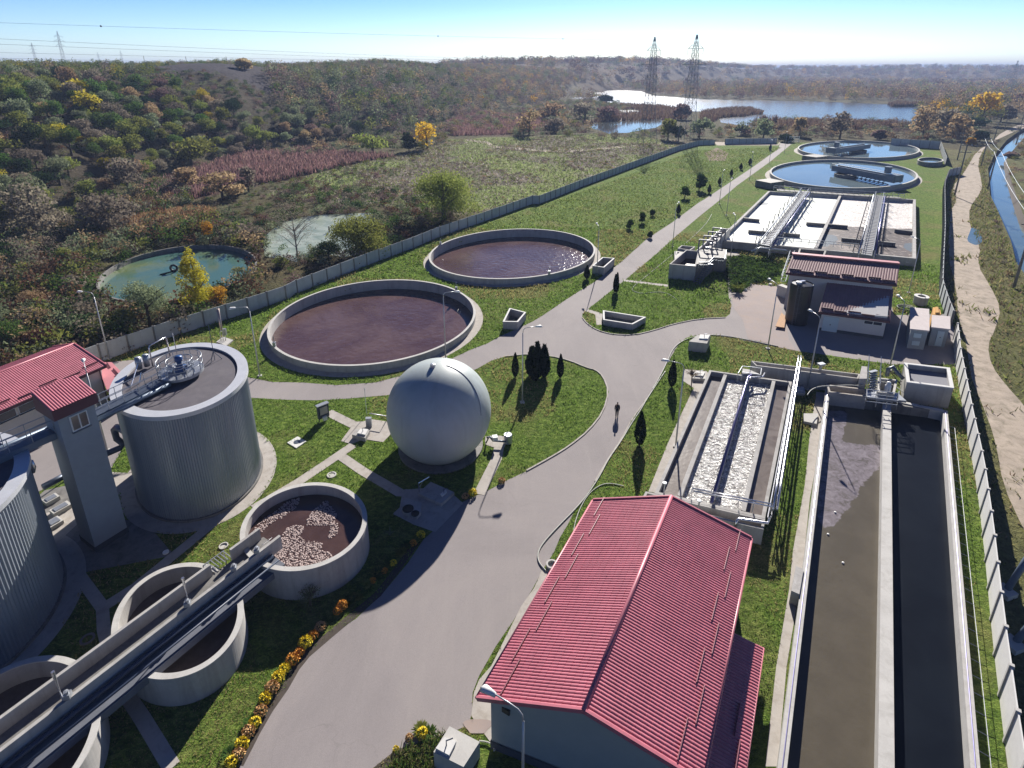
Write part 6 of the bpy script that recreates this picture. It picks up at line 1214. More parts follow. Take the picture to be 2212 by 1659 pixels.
# ---- hillside wood
def hill_species(xs, r, z):
    u = random.random(); cl = vnoise(np.array([xs*1.0]), np.array([r*1.0]), 60, 21)[0]
    if xs < 560: tab = (('olive', .27), ('green', .16), ('dark', .08), ('lime', .14), ('greygreen', .15), ('greybrown', .10), ('purple', .03), ('yellow', .03+.05*(cl > .6)), ('tan', .04))
    elif xs < 1000: tab = (('greybrown', .26), ('greygreen', .24), ('olive', .14), ('green', .10), ('dark', .07), ('tan', .08), ('purple', .10), ('lime', .03))
    else: tab = (('tan', .28), ('greybrown', .28), ('purple', .14), ('greygreen', .16), ('olive', .10), ('orange', .04))
    tot = sum(t[1] for t in tab); u *= tot
    for k, p in tab:
        u -= p
        if u <= 0: return k
    return tab[0][0]
cand = []; grid = {}
def try_put(x, y, rad):
    g = (int(x//8), int(y//8))
    for a in (-1, 0, 1):
        for b in (-1, 0, 1):
            for (u, v, r2) in grid.get((g[0]+a, g[1]+b), ()):
                if (u-x)**2+(v-y)**2 < (rad+r2)**2*.36: return False
    grid.setdefault(g, []).append((x, y, rad)); return True
HX = []
rr_ = np.random.default_rng(3)
N0 = 42000; AZ = rr_.uniform(-50, 24, N0); RR = np.sqrt(rr_.uniform(85**2, 1000**2, N0)); X_ = RR*np.sin(np.radians(AZ)); Y_ = RR*np.cos(np.radians(AZ)); Z_ = tz(X_, Y_)
okm = (Z_ > .35) & ~inpoly(X_, Y_, FIELDX) & ~in_water(X_, Y_); XS = CX+F*(X_/Y_)/cp
for x, y, z, r, xs in zip(X_[okm], Y_[okm], Z_[okm], RR[okm], XS[okm]):
    rad = random.uniform(2.6, 5.0)*(1 if r < 350 else 1.15)
    crest = z > 31.5
    if crest and random.random() < .5: continue
    if crest: rad *= .55
    if xs > 2300 or xs < -250: continue
    if try_put(x, y, rad): HX.append((r, x, y, z, rad, xs))
HX.sort(); print('hill trees', len(HX))
NEAR = HX[:270]; FARH = HX[270:]
for r, x, y, z, rad, xs in NEAR:
    sp = hill_species(xs, r, z); var = random.randrange(4); k = tree_proto('hill', sp, var, 1500, .46, 4.2, 7.4); s = rad/4.2
    if sp == 'yellow' and random.random() < .5: s *= .7
    put_tree('tree', k, (x, y, z-.2), s, SPN[sp]+' tree in the dense wood covering the left hillside', 'tree', 'trees on the left hillside', sz=s*random.uniform(.85, 1.25))
# far wood and scrub: one mass each, many small crowns
def mass(name, items, leaf0, mat, n0=70):
    """items: (x, y, z, radius, height, species)"""
    Q = []; C = []; rs = np.random.default_rng(5); bases = [crown_pts(400, 1, 1, np.random.default_rng(50+i), lobes=7, base=.05) for i in range(6)]
    for (x, y, z, rad, h, sp) in items:
        n = int(n0*rs.uniform(.8, 1.2)); b = bases[rs.integers(6)]; c = b[rs.integers(0, 400, n)].copy(); q = rs.uniform(0, 6.28); cc, ss = cos(q), sin(q); c = np.c_[c[:, 0]*cc-c[:, 1]*ss, c[:, 0]*ss+c[:, 1]*cc, c[:, 2]]*np.array([rad, rad, h])+np.array([x, y, z])
        Q.append(leaves(c, n, leaf0*rad, rs)); pal = np.array(SPC[sp]); t = np.clip(rs.normal(.42, .16, (n, 1)), 0, 1); col = np.where(t < .5, pal[0]*(1-t*2)+pal[1]*t*2, pal[1]*(2-t*2)+pal[2]*(t*2-1)); C.append(col*rs.uniform(.72, 1.22))
    return tag(link(name, quads_mesh(name, np.concatenate(Q), mat, np.concatenate(C))), kind='stuff')
def tintmat(name, trans=.42):
    m = bpy.data.materials.new(name); m.use_nodes = True; n = m.node_tree; n.nodes.clear(); out = N(n, 'ShaderNodeOutputMaterial'); a = N(n, 'ShaderNodeAttribute', attribute_name='tint').outputs['Color']
    d = N(n, 'ShaderNodeBsdfDiffuse'); t = N(n, 'ShaderNodeBsdfTranslucent'); L(n, a, d.inputs[0]); L(n, a, t.inputs[0]); mx = N(n, 'ShaderNodeMixShader'); mx.inputs[0].default_value = trans; L(n, d.outputs[0], mx.inputs[1]); L(n, t.outputs[0], mx.inputs[2]); L(n, mx.outputs[0], out.inputs[0]); return m
TM = tintmat('mixed foliage')
mass('hillside_forest', [(x, y, z-.3, rad*1.12, rad*1.7, hill_species(xs, r, z)) for r, x, y, z, rad, xs in FARH], .17, TM, 150)
# forest beyond the lake and toward the horizon
it = []; rs = np.random.default_rng(8)
for (r0, r1, num, rad0) in ((560, 1100, 3200, 7.5), (1100, 2900, 3600, 15)):
    az_ = rs.uniform(-12, 50, num); r_q = np.sqrt(rs.uniform(r0**2, r1**2, num)); x = r_q*np.sin(np.radians(az_)); y = r_q*np.cos(np.radians(az_)); z = tz(x, y); wet = in_water(x, y); xs = CX+F*(x/y)/cp
    lakefar = np.array([inpoly(np.array([a*.0]), np.array([b*.0]), LAKE)[0] for a, b in zip(x[:1], y[:1])])
    yy = pr(x, y, 0)[1]; okk = ~wet & ((yy < 221) | (xs > 1990)) & (xs > 950) & ~((xs < 1330) & (z > 1.2) & (r_q < 1000))
    for a, b, c, d, q in zip(x[okk], y[okk], z[okk], xs[okk], r_q[okk]):
        rad = rs.uniform(.6, 1.1)*rad0; sp = rs.choice(['tan', 'rust', 'greybrown', 'purple', 'greygreen', 'olive', 'orange'], p=[.27, .20, .22, .1, .11, .07, .03]); it.append((a, b, c, rad, min(15, rad*1.9)*rs.uniform(.8, 1.1), sp))
mass('distant_forest', it, .17, TM, 120)
# scrub in the valley
it = []
def scatter(polyw, num, rlo, rhi, hf, species, seed, cond=None, store=None):
    r = np.random.default_rng(seed); X = [p[0] for p in polyw]; Y = [p[1] for p in polyw]; x = r.uniform(min(X), max(X), num*6); y = r.uniform(min(Y), max(Y), num*6); m_ = inpoly(x, y, polyw) & ~in_water(x, y) & ~inpoly(x, y, LAWN) & (np.hypot(x-TRKC[0], y-TRKC[1]) > 0); x, y = x[m_][:num], y[m_][:num]; z = tz(x, y)
    for a, b, c in zip(x, y, z): rad = r.uniform(rlo, rhi); (it if store is None else store).append((a, b, c-.15, rad, rad*hf*r.uniform(.8, 1.3), r.choice(species)))
TRKC = (1e9, 1e9)
Z2 = ccw([P(x, y) for x, y in ((-250,760),(-100,600),(0,540),(160,470),(330,400),(420,400),(400,470),(480,470),(560,520),(560,640),(480,690),(380,730),(230,770),(0,850),(-200,980))])
Z3 = ccw([P(x, y) for x, y in ((560,345),(800,300),(900,285),(1040,250),(1180,225),(1330,212),(1360,240),(1260,268),(1300,290),(1180,300),(1000,285),(930,325),(760,325),(640,345))])
Z3b = ccw([P(x, y) for x, y in ((480,520),(560,460),(640,400),(760,400),(900,420),(1000,460),(880,520),(800,560),(740,590),(640,640),(600,560))])
Z4 = ccw([P(x, y) for x, y in ((1560,275),(1640,272),(1760,262),(1960,264),(2050,290),(2140,280),(2130,300),(2060,310),(1900,303),(1700,300),(1580,300))])
Z4b = ccw([P(x, y) for x, y in ((1290,292),(1560,280),(1570,296),(1400,302),(1300,300))])
Z7 = ccw([P(x, y) for x, y in ((2212,297),(2182,330),(2178,360),(2196,420),(2230,480),(2400,600),(2500,520),(2350,300))])
Z8 = ccw([P(x, y) for x, y in ((2132,440),(2155,520),(2175,620),(2192,720),(2212,800),(2300,900),(2300,760),(2212,640),(2190,600),(2172,530),(2140,430),(2128,370))])
Z9 = ccw([P(x, y) for x, y in ((2180,262),(2212,250),(2400,210),(2400,150+45),(2212,195),(2060,215),(1990,240),(2000,275),(2100,275))])
scatter(Z2, 950, 1.0, 3.0, 1.15, ['rust', 'dark', 'greybrown', 'greybrown', 'olive', 'green', 'greygreen', 'greygreen', 'tan'], 31)
scatter(Z3, 900, 2.0, 4.2, .95, ['greygreen', 'greygreen', 'greybrown', 'purple', 'olive', 'tan'], 32)
scatter(Z3b, 480, .7, 2.2, 1.0, ['dark', 'rust', 'purple', 'greybrown', 'green', 'greygreen'], 33)
Z3c = ccw([P(x, y) for x, y in ((400,420),(560,392),(700,345),(820,340),(860,380),(640,405),(560,462),(470,520),(420,500))])
scatter(Z3c, 420, .5, 1.5, .9, ['olive', 'greybrown', 'green', 'greygreen', 'purple', 'rust'], 51)
ra_ = np.random.default_rng(52); m0 = len(it)
for p0_, p1_ in zip(ALG, ALG[1:]+ALG[:1]):
    for _ in range(int((p1_-p0_).length/1.1)):
        t_ = ra_.random(); q_ = ra_.uniform(.5, 1.7); it.append((p0_.x+(p1_.x-p0_.x)*t_+ra_.normal()*1.1, p0_.y+(p1_.y-p0_.y)*t_+ra_.normal()*1.1, -.1, q_, q_*ra_.uniform(.7, 1.3), ra_.choice(['olive', 'greybrown', 'green', 'dark', 'purple', 'greygreen'])))
scatter(Z4, 320, 1.8, 4.2, 1.0, ['greybrown', 'purple', 'tan', 'greygreen', 'rust'], 34); scatter(Z4b, 60, 1.6, 3.2, 1., ['greybrown', 'greygreen', 'olive', 'purple'], 35)
scatter(Z7, 260, .8, 2.0, .9, ['rust', 'purple', 'tan', 'olive'], 36); scatter(Z8, 200, .35, 1.1, .9, ['olive', 'purple', 'greybrown', 'rust', 'green'], 37)
scatter(ccw([P(x, y) for x, y in ((2120,385),(2134,364),(2147,336),(2175,302),(2212,276),(2212,268),(2165,295),(2130,330))]), 90, .8, 1.8, .8, ['dark', 'greybrown', 'olive', 'purple'], 39)
ug = rr_.uniform(0, 1, (5200, 2)); ua = -50+ug[:, 0]*66; ur_ = np.sqrt(85**2+ug[:, 1]*(420**2-85**2)); ux = ur_*np.sin(np.radians(ua)); uy = ur_*np.cos(np.radians(ua)); uz = tz(ux, uy); um = (uz > .1) & ~inpoly(ux, uy, FIELD) & ~in_water(ux, uy)
for a, b, c in zip(ux[um], uy[um], uz[um]): q_ = rr_.uniform(1.2, 2.6); it.append((a, b, c-.2, q_, q_*rr_.uniform(.7, 1.3), rr_.choice(['olive', 'dark', 'green', 'purple', 'greybrown', 'rust', 'greygreen'])))
mass('valley_scrub', it, .17, TM, 150)
it9 = []; scatter(Z9, 260, 5., 9., 1.5, ['greybrown', 'tan', 'greygreen', 'dark', 'olive', 'orange'], 38, store=it9); mass('far_bank_woods', it9, .14, TM, 260)
# reeds, marsh hummocks, grass tufts
def blades(name, polys, num, h, wd, cols, seed, lean=.25, zoff=0.):
    r = np.random.default_rng(seed); Q = []; C = []
    for pw in polys:
        X = [p[0] for p in pw]; Y = [p[1] for p in pw]; x = r.uniform(min(X), max(X), num*3); y = r.uniform(min(Y), max(Y), num*3); m_ = inpoly(x, y, pw); x, y = x[m_][:num], y[m_][:num]; z = tz(x, y)+zoff; n = len(x)
        q = r.uniform(0, 2*pi, n); hh = h*r.uniform(.5, 1.2, n)*(.75+.5*vnoise(x, y, 9, 4)); w2 = wd*r.uniform(.6, 1.3, n); lx, ly = r.normal(size=n)*lean*hh, r.normal(size=n)*lean*hh
        b = np.c_[x, y, z]; s = np.c_[np.cos(q)*w2, np.sin(q)*w2, np.zeros(n)]; t = b+np.c_[lx, ly, hh]; Q.append(np.stack([b-s, b+s, t+s*.35, t-s*.35], 1)); c = np.array(cols)[r.integers(0, len(cols), n)]*r.uniform(.7, 1.3, (n, 1)); C.append(c)
    return tag(link(name, quads_mesh(name, np.concatenate(Q), TM, np.concatenate(C))), kind='stuff')
blades('reeds', REED, 14000, 2.4, .20, [(.27,.15,.15), (.20,.12,.12), (.34,.22,.19), (.14,.09,.085)], 41)
blades('straw_reeds', [STRAW], 9000, 2.3, .10, [(.34,.21,.11), (.26,.15,.08), (.42,.29,.16), (.16,.09,.06)], 42)
SPIT = ccw(DL('A3',[(1620,880),(1700,865),(1800,850),(1920,845),(2000,843),(2025,858),(2092,868),(2092,882),(2010,888),(1960,900),(1850,905),(1760,915),(1700,950),(1600,940)]))
SP2 = ccw(DL('A3',[(970,818),(1050,812),(1200,820),(1350,830),(1480,850),(1540,880),(1500,920),(1330,925),(1180,930),(1000,935),(800,950),(700,965),(1000,890),(1240,868),(1100,845)])); SP3 = ccw(DL('A3',[(2020,930),(2100,925),(2212,930),(2212,985),(2130,975),(2030,955)])+DL('A4',[(130,930),(500,940),(1000,950),(1330,975),(1300,1000),(800,1000),(200,1000)]))
SP4 = ccw(DL('A4',[(1160,808),(1250,800),(1390,808),(1380,822),(1200,824)]))
for k, s_ in enumerate((SPIT, SP2, SP3, SP4)): sheet('reed_bank', s_, .09+.01*k, M['reedsoil'])
blades('bank_reeds', [SPIT, SP2, SP3, SP4], 5200, 3.2, .35, [(.12,.08,.06), (.16,.11,.08), (.10,.06,.055), (.20,.15,.10)], 43)
blades('marsh_grass', [MARSH], 26000, .55, .2, [(.24,.28,.10), (.30,.30,.16), (.20,.17,.13), (.16,.21,.06), (.42,.38,.32)], 44, .9)
LAWNF = ccw([P(x, y) for x, y in ((720,620),(1000,500),(1300,400),(1500,325),(1690,318),(1600,370),(1450,480),(1330,560),(1290,500),(1100,490),(930,545),(900,590),(740,630))])
blades('field_grass', [LAWNF], 30000, .32, .13, [(.18,.24,.05), (.26,.33,.08), (.11,.16,.035), (.34,.36,.13)], 45, .8)
def lawn_blades(num, seed):
    r = np.random.default_rng(seed); rr = 18+r.random(num*3)**1.3*110; aa = np.radians(r.uniform(-47, 47, num*3)); x = rr*np.sin(aa); y = rr*np.cos(aa); m_ = inpoly(x, y, LAWN)
    for p in PAVED: m_ &= ~inpoly(x, y, p)
    for e in (E1, E2, E3, E4, ED1, ED2): m_ &= ~inpoly(x, y, eo(e, 1.2, 48))
    for h in HOLES: m_ &= ~inpoly(x, y, inset(ccw(h), -.25) if len(h) < 20 else h)
    for p in FOOT: m_ &= ~inpoly(x, y, ccw(p))
    x, y = x[m_][:num], y[m_][:num]; n = len(x); q = r.uniform(0, 2*pi, n); d = np.hypot(x, y); pat = vnoise(x, y, 1.6, 12); hh = (.05+.15*pat)*r.uniform(.5, 1.3, n)*np.clip(d/45, .7, 2.2); w2 = .028*np.clip(d/35, .8, 3)*r.uniform(.6, 1.4, n)
    b = np.c_[x, y, np.zeros(n)]; s = np.c_[np.cos(q)*w2, np.sin(q)*w2, np.zeros(n)]; t = b+np.c_[r.normal(size=n)*.5*hh, r.normal(size=n)*.5*hh, hh]; Q = np.stack([b-s, b+s, t+s*.3, t-s*.3], 1)
    dry = (vnoise(x, y, 11, 13) > .62)[:, None]; c = np.where(dry, np.array([.30, .26, .11]), np.array([.16, .25, .045]))*r.uniform(.55, 1.6, (n, 1)); return tag(link('lawn_grass', quads_mesh('lawn_grass', Q, TM, c)), kind='stuff')
FOOT = [[(p.x, p.y) for p in (mp_(-4, -.2, 0), mp_(LM, -.2, 0), mp_(LM, WM+.2, 0), mp_(sE_, WM+.2, 0), mp_(sE_, lo_, 0), mp_(-4, lo_, 0))], lw, uw, q1, q2_]
lawn_blades(90000, 48)
VERGE = ccw([P(x, y) for x, y in ((2050,380),(2040,430),(2040,560),(2036,600),(2048,680),(2072,740),(2076,810),(2096,930),(2118,1048),(2140,1190),(2150,1300),(2185,1500),(2230,1700),(2500,1700),(2400,900),(2212,620),(2190,560),(2160,470),(2136,420),(2130,370),(2145,330),(2120,320),(2080,350))])
def verge(num, seed):
    r = np.random.default_rng(seed); X = [p[0] for p in VERGE]; Y = [p[1] for p in VERGE]; x = r.uniform(min(X), max(X), num*5); y = r.uniform(min(Y), max(Y), num*5); m_ = inpoly(x, y, VERGE) & ~inpoly(x, y, CANAL); tk = inpoly(x, y, TRKP); mid = vnoise(x, y, 2.2, 33)*.6+vnoise(x, y, 7, 34)*.6; m_ &= (~tk) | (mid > .86); x, y = x[m_][:num], y[m_][:num]
    n = len(x); q = r.uniform(0, 2*pi, n); d = np.hypot(x, y); hh = .28*r.uniform(.3, 1.3, n)*np.clip(d/50, .7, 2); w2 = .04*np.clip(d/40, .8, 3)*r.uniform(.6, 1.4, n); b = np.c_[x, y, np.zeros(n)]; s = np.c_[np.cos(q)*w2, np.sin(q)*w2, np.zeros(n)]; t = b+np.c_[r.normal(size=n)*.5*hh, r.normal(size=n)*.5*hh, hh]
    c = np.array([(.20, .22, .07), (.28, .25, .11), (.13, .16, .04), (.22, .16, .10)])[r.integers(0, 4, n)]*r.uniform(.6, 1.4, (n, 1)); return tag(link('verge_grass', quads_mesh('verge_grass', np.stack([b-s, b+s, t+s*.3, t-s*.3], 1), TM, c)), kind='stuff')
TRKP = ccw([V2(p) for p in TRK]+[V2(p) for p in TRK2[::-1]]); verge(26000, 49)
it = []; r = np.random.default_rng(46); X = [p[0] for p in MARSH]; Y = [p[1] for p in MARSH]; x = r.uniform(min(X), max(X), 3800); y = r.uniform(min(Y), max(Y), 3800); m_ = inpoly(x, y, MARSH) & ((vnoise(x, y, 17, 14)+.35*(vnoise(x, y, 5, 15)-.5)) < .52); x, y = x[m_], y[m_]
mass('marsh_hummocks', [(a, b, -.05, r.uniform(.5, 1.6), r.uniform(.25, .8), r.choice(['greybrown', 'greybrown', 'purple', 'olive', 'tan'])) for a, b in zip(x[:2200], y[:2200])], .22, TM, 50)
# ---- named trees and shrubs standing clear
def solo(name, sp, base, ytop, wpx, n, leaf, label, cat, lobes=12, bs=.12, seed=1, limbs=6, flat=.8, shell=.35, trunk=None, shape=None, tr=1.):
    H = max(.6, HT(base, ytop)-base.z); dist = base.y*cp+HC*SPT; R = wpx*dist/F/2*(1.22 if name == 'willow' else 1.08); rs = np.random.default_rng(seed)
    c = crown_pts(n, R, H, rs, lobes=lobes, flat=flat*min(1.6, H/(2*R)) , shell=shell, base=bs)
    if shape: c = shape(c, R, H, rs)
    root = empty(name, base, label, cat); tm = trunk_mesh(H*.85, (R*.045+.05)*tr, rs, limbs, min(.5, R/H)); tm.materials[0] = M[trunk or 'wood']; link('trunk', tm, root); link('crown', quads_mesh('crown', leaves(c, n, leaf, rs), LM_[sp]), root); return root
def droop(c, R, H, rs):
    d = np.hypot(c[:, 0], c[:, 1])/R; c[:, 2] -= (d**2)*H*.28*rs.random(len(c)); c[:, 2] = np.maximum(c[:, 2], .2); return c
solo('willow', 'lime', D('B2',1530,270), dd('A2',1560,1300)[1], 132, 14000, .36, 'large round yellow green willow just outside the fence, the biggest tree near it', 'tree', 24, .0, 61, 8, shape=droop)
solo('willow', 'lime', D('B2',880,540), dd('B2',850,205)[1], 122, 11000, .30, 'golden green willow between the algae pond and the fence', 'tree', 20, .0, 62, 9, shape=droop)
solo('willow', 'greybrown', D('B2',400,560), dd('B2',360,135)[1], 110, 2600, .16, 'nearly bare willow with visible limbs in front of the algae pond', 'tree', 12, .25, 63, 16, shell=.6, trunk='palebark', shape=droop, tr=.45)
solo('poplar', 'yellow', D('B1',1545,1000), dd('B1',1545,490)[1], 86, 5200, .24, 'tall bright yellow poplar in front of the green round tank', 'tree', 12, .12, 64, 7, shape=lambda c, R, H, rs: np.c_[c[:, 0]*(1.05-.6*c[:, 2]/H), c[:, 1]*(1.05-.6*c[:, 2]/H), c[:, 2]])
solo('shrub', 'orange', D('B1',1680,960), dd('B1',1660,780)[1], 50, 1800, .2, 'orange yellow bush at the foot of the yellow poplar', 'shrub', 9, .02, 65, 4)
solo('shrub', 'greygreen', D('B1',1160,1085), dd('B1',1160,725)[1], 96, 5000, .22, 'round grey green bush between the green tank and the fence', 'shrub', 12, .02, 66, 5)
solo('shrub', 'olive', D('B1',960,1150), dd('B1',940,930)[1], 60, 2600, .2, 'olive bush below the grey green one, left of the fence corner', 'shrub', 9, .02, 67, 4)
solo('tree', 'orange', D('B1',1622,465), dd('B1',1615,275)[1], 30, 900, .26, 'small orange sapling behind the green round tank', 'tree', 7, .3, 68, 4)
solo('shrub', 'yellow', D('B1',1840,720), dd('B1',1840,625)[1], 28, 500, .16, 'thin pale yellow sapling at the right rim of the green tank', 'shrub', 6, .1, 69, 3)
solo('shrub', 'lime', D('B2',270,640), dd('B2',270,560)[1], 44, 1400, .2, 'yellowish bush on the dark bank right of the green tank', 'shrub', 8, .02, 70, 3)
solo('shrub', 'dark', D('B2',640,570), dd('B2',620,420)[1], 60, 3000, .22, 'dark dense bush between the bare willow and the golden willow', 'shrub', 9, .02, 71, 3)
solo('shrub', 'greygreen', D('B1',660,1160), dd('B1',680,1060)[1], 56, 1800, .18, 'pale grey green bush near the left building roof', 'shrub', 8, .02, 72, 4)
solo('shrub', 'green', D('B1',120,1260), dd('B1',130,1070)[1], 90, 3500, .2, 'bright green bush above the left building roof', 'shrub', 9, .02, 73, 4)
solo('shrub', 'rust', D('B1',330,1230), dd('B1',400,1100)[1], 100, 3500, .2, 'rusty red bush above the left building roof', 'shrub', 9, .02, 74, 4)
solo('shrub', 'tan', D('B1',240,960), dd('B1',240,810)[1], 60, 2200, .2, 'pinkish tan bush in the scrub at the left', 'shrub', 9, .05, 75, 4)
solo('shrub', 'lime', D('B1',520,620), dd('B1',510,480)[1], 50, 1800, .22, 'yellow green bush left of the green tank', 'shrub', 8, .05, 76, 4)
TL_ = [('tree','greybrown','B1',(300,400),(250,0),150,81,'large grey brown leafless tree at the left edge of the reeds'), ('tree','greybrown','B1',(820,360),(800,60),130,82,'wide grey brown tree left of the straw reeds'), ('tree','greybrown','B1',(1000,300),(1000,110),70,83,'smaller grey brown tree right of the wide one by the straw reeds'),
 ('tree','greybrown','A1',(1000,1500),(1050,1190),84,84,'pale feathery grey tree at the foot of the hill'), ('tree','lime','A1',(1480,1280),(1450,1040),110,85,'broad yellow green tree at the foot of the hill'), ('tree','tan','A1',(1450,1480),(1430,1260),66,86,'rounded tan bush tree in front of the purple reeds'),
 ('tree','tan','A1',(1720,1540),(1750,1300),90,87,'straw coloured thicket in front of the purple reeds'), ('tree','greybrown','A1',(1920,1480),(1920,1270),46,88,'grey thicket right of the straw coloured one'), ('tree','lime','A2',(980,1180),(1000,1020),90,89,'yellow bush clump behind the marsh meadow'),
 ('tree','dark','A2',(1260,1170),(1260,1010),34,90,'dark conifer like bush behind the marsh meadow'), ('tree','orange','A2',(1400,1150),(1380,940),60,91,'orange and green tree behind the marsh meadow'), ('tree','tan','A3',(290,1040),(290,830),62,92,'golden tan tree beside the purple marsh'),
 ('tree','greybrown','A3',(480,1020),(460,905),54,93,'low grey bush right of the golden tan tree'), ('tree','tan','A3',(480,930),(480,780),70,94,'tan thicket left of the small pond'), ('tree','greybrown','A3',(720,930),(720,770),76,95,'grey brown thicket above the small pond'),
 ('tree','purple','A3',(900,925),(900,800),60,96,'purplish thicket at the end of the thicket row by the small pond'), ('tree','dark','A3',(885,800),(885,730),32,97,'sparse dark tree standing by the lake shore'), ('tree','lime','A3',(1360,1080),(1350,900),46,98,'yellow green bush between the two big pylons'),
 ('tree','dark','A3',(1440,1090),(1440,950),36,99,'dark bush left of the right pylon foot'), ('tree','greygreen','A3',(1600,1060),(1580,900),60,100,'grey green bush right of the right pylon'), ('tree','purple','A3',(1460,920),(1460,790),40,101,'sparse dark tree above the right pylon foot'),
 ('tree','greygreen','A3',(1925,1040),(1925,950),36,102,'low grey green bush beside the lake reeds'), ('willow','greygreen','A4',(200,1070),(200,895),46,103,'spiky grey green willow at the end of the road'), ('tree','tan','A4',(480,1050),(480,885),32,104,'slender tan tree in the brown scrub by the lake'),
 ('willow','greybrown','A4',(790,1070),(790,850),58,105,'fan shaped bare willow standing before the lake'), ('tree','dark','A4',(365,1095),(365,1030),34,106,'small dark green bush by the white gate'), ('tree','tan','A4',(1430,1050),(1440,795),66,107,'big tan feathery tree at the right shore of the lake'),
 ('tree','greybrown','A4',(1620,1040),(1620,800),60,108,'grey brown tree second in the group at the right shore'), ('tree','tan','A4',(1700,1080),(1720,865),66,109,'tan rounded tree in front of the right shore group'), ('tree','orange','A4',(1880,960),(1900,690),60,110,'tall tree with a golden top in the right shore group'),
 ('tree','greybrown','A4',(2030,940),(2050,790),50,111,'dull grey tree right of the golden topped one'), ('tree','dark','A4',(1820,1010),(1860,900),56,112,'dark tree under the golden topped one'), ('tree','dark','A4',(1870,1090),(1870,1005),28,113,'small dark bush beside the dirt track bend'), ('shrub','orange','A4',(1800,1120),(1800,1060),20,114,'small orange bush beside the dirt track bend'),
 ('tree','purple','A4',(2170,850),(2180,710),40,115,'purplish tree at the right edge above the canal'), ('shrub','purple','A4',(2110,1215),(2110,1175),26,116,'low brown bush on the right bank of the canal'), ('shrub','purple','A4',(1080,1075),(1080,1000),30,117,'dark bramble bush behind the farthest clarifier'),
 ('tree','yellow','A1',(220,760),(225,640),26,118,'small bright yellow tree high on the left slope'), ('tree','yellow','A1',(700,930),(700,700),60,119,'tall yellow tree halfway up the left slope'), ('tree','yellow','A1',(1720,1130),(1725,1065),18,120,'small orange yellow tree at the foot of the slope'), ('tree','tan','A1',(1890,540),(1890,440),34,121,'pale golden tree on the ridge beside the bare field'),
 ('tree','yellow','A1',(600,800),(590,600),60,122,'yellow tree left of the tall yellow one on the slope'), ('shrub','dark','A3',(1600,1470),(1600,1330),26,123,'dark bush in the grass field left of the straight road'), ('shrub','green','A3',(1490,1530),(1490,1440),22,124,'low green bush beside the dark bush in the field'),
 ('shrub','green','B3',(1065,345),(1065,265),15,125,'small round sapling nearest the farther brown tank in the field'), ('shrub','green','B3',(1160,300),(1160,215),13,126,'middle sapling of three in the field'), ('shrub','green','B3',(1240,245),(1240,190),10,127,'farthest sapling of three in the field'), ('shrub','dark','B3',(1222,415),(1222,365),9,128,'tiny dark bush on the left road edge')]
for nm, sp, tl, b, t, wp, sd_, lab in TL_:
    px, py = dd(tl, *b); base = P(px, py); hh = tz1(base.x, base.y)
    if hh > .5 or py < 200:
        for d_ in np.arange(60, 1500, 2.):
            q = RAY(px, py, d_)
            if q.z <= tz1(q.x, q.y): base = Vector((q.x, q.y, tz1(q.x, q.y))); break
    dist = base.length; n = int(min(5000, max(500, 60000/max(10, dist)*wp/30))); solo(nm, sp, base, dd(tl, *t)[1], wp, n, max(.16, .0045*dist), lab, 'shrub' if nm == 'shrub' else 'tree', 9, .06, sd_, 6 if nm != 'shrub' else 3, shell=.45)
# cypresses
def cypress(base, hpx_top, wpx, label, seed, tips=1):
    H = HT(base, hpx_top)*1.25; dist = base.y*cp+HC*SPT; R = wpx*dist/F/2*1.15; rs = np.random.default_rng(seed); root = empty('cypress', base, label, 'cypress', 'dark cypresses along roads and lawns'); n = 1500*tips; cs = []
    for k in range(tips):
        ox, oy = (0, 0) if k == 0 else (R*.62*cos(k*2.2), R*.5*sin(k*2.2)); hh = H*(1 if k == 0 else rs.uniform(.7, .93)); rad = R if tips == 1 else R*.5; m = n//tips
        t = rs.random(m)**.8; prof = np.sin(np.pi*np.clip(t, 0, 1)**.75*.93+.12)*(1-t*.25); q = rs.uniform(0, 2*pi, m); r = rad*prof*np.sqrt(rs.uniform(.35, 1, m)); cs.append(np.c_[ox+r*np.cos(q), oy+r*np.sin(q), .1+t*hh*.97])
    c = np.concatenate(cs); Q = leaves(c, len(c), max(.12, R*.34), rs); Q[:, 2, 2] += R*.25; mb = MB(); mb.tube([(0, 0, -.1), (0, 0, H*.5)], [.09, .04], 6); me = bpy.data.meshes.new('trunk'); me.from_pydata([tuple(v) for v in mb.v], [], mb.f); me.update(); me.materials.append(M['wood']); link('trunk', me, root); link('crown', quads_mesh('crown', Q, LM_['cypress']), root)
CYP = [('B3',(183,1488),(185,1342),15,'left cypress of the group on the round lawn'), ('B3',(352,1491),(370,1285),44,'broad many-tipped cypress in the middle of the round lawn',5), ('B3',(530,1493),(550,1350),15,'right cypress of the group on the round lawn'), ('B3',(1388,1563),(1392,1400),18,'cypress on the strip left of the grit basin, upper one'), ('C3',(1140,590),(1165,390),24,'tall cypress on the strip between road and grit basin, lower one'),
 ('B3',(735,732),(742,650),13,'cypress between the farther brown tank and the road'), ('B3',(965,838),(982,718),16,'brownish cypress on the tip of the triangular lawn',2), ('B3',(1440,228),(1442,170),9,'cypress at the road edge, sixth from the far end'),
 ('A3',(1678,1490),(1682,1438),8,'cypress at the road edge, fifth from the far end'), ('A3',(1757,1425),(1757,1380),7,'cypress at the road edge, fourth from the far end'), ('A3',(1848,1360),(1850,1318),7,'cypress at the road edge, third from the far end'), ('A3',(1922,1310),(1922,1270),7,'cypress at the road edge, second from the far end'), ('A3',(1992,1270),(1992,1232),7,'cypress at the road edge opposite the left clarifier rim'), ('A3',(2148,1160),(2148,1125),6,'farthest cypress at the road edge')]
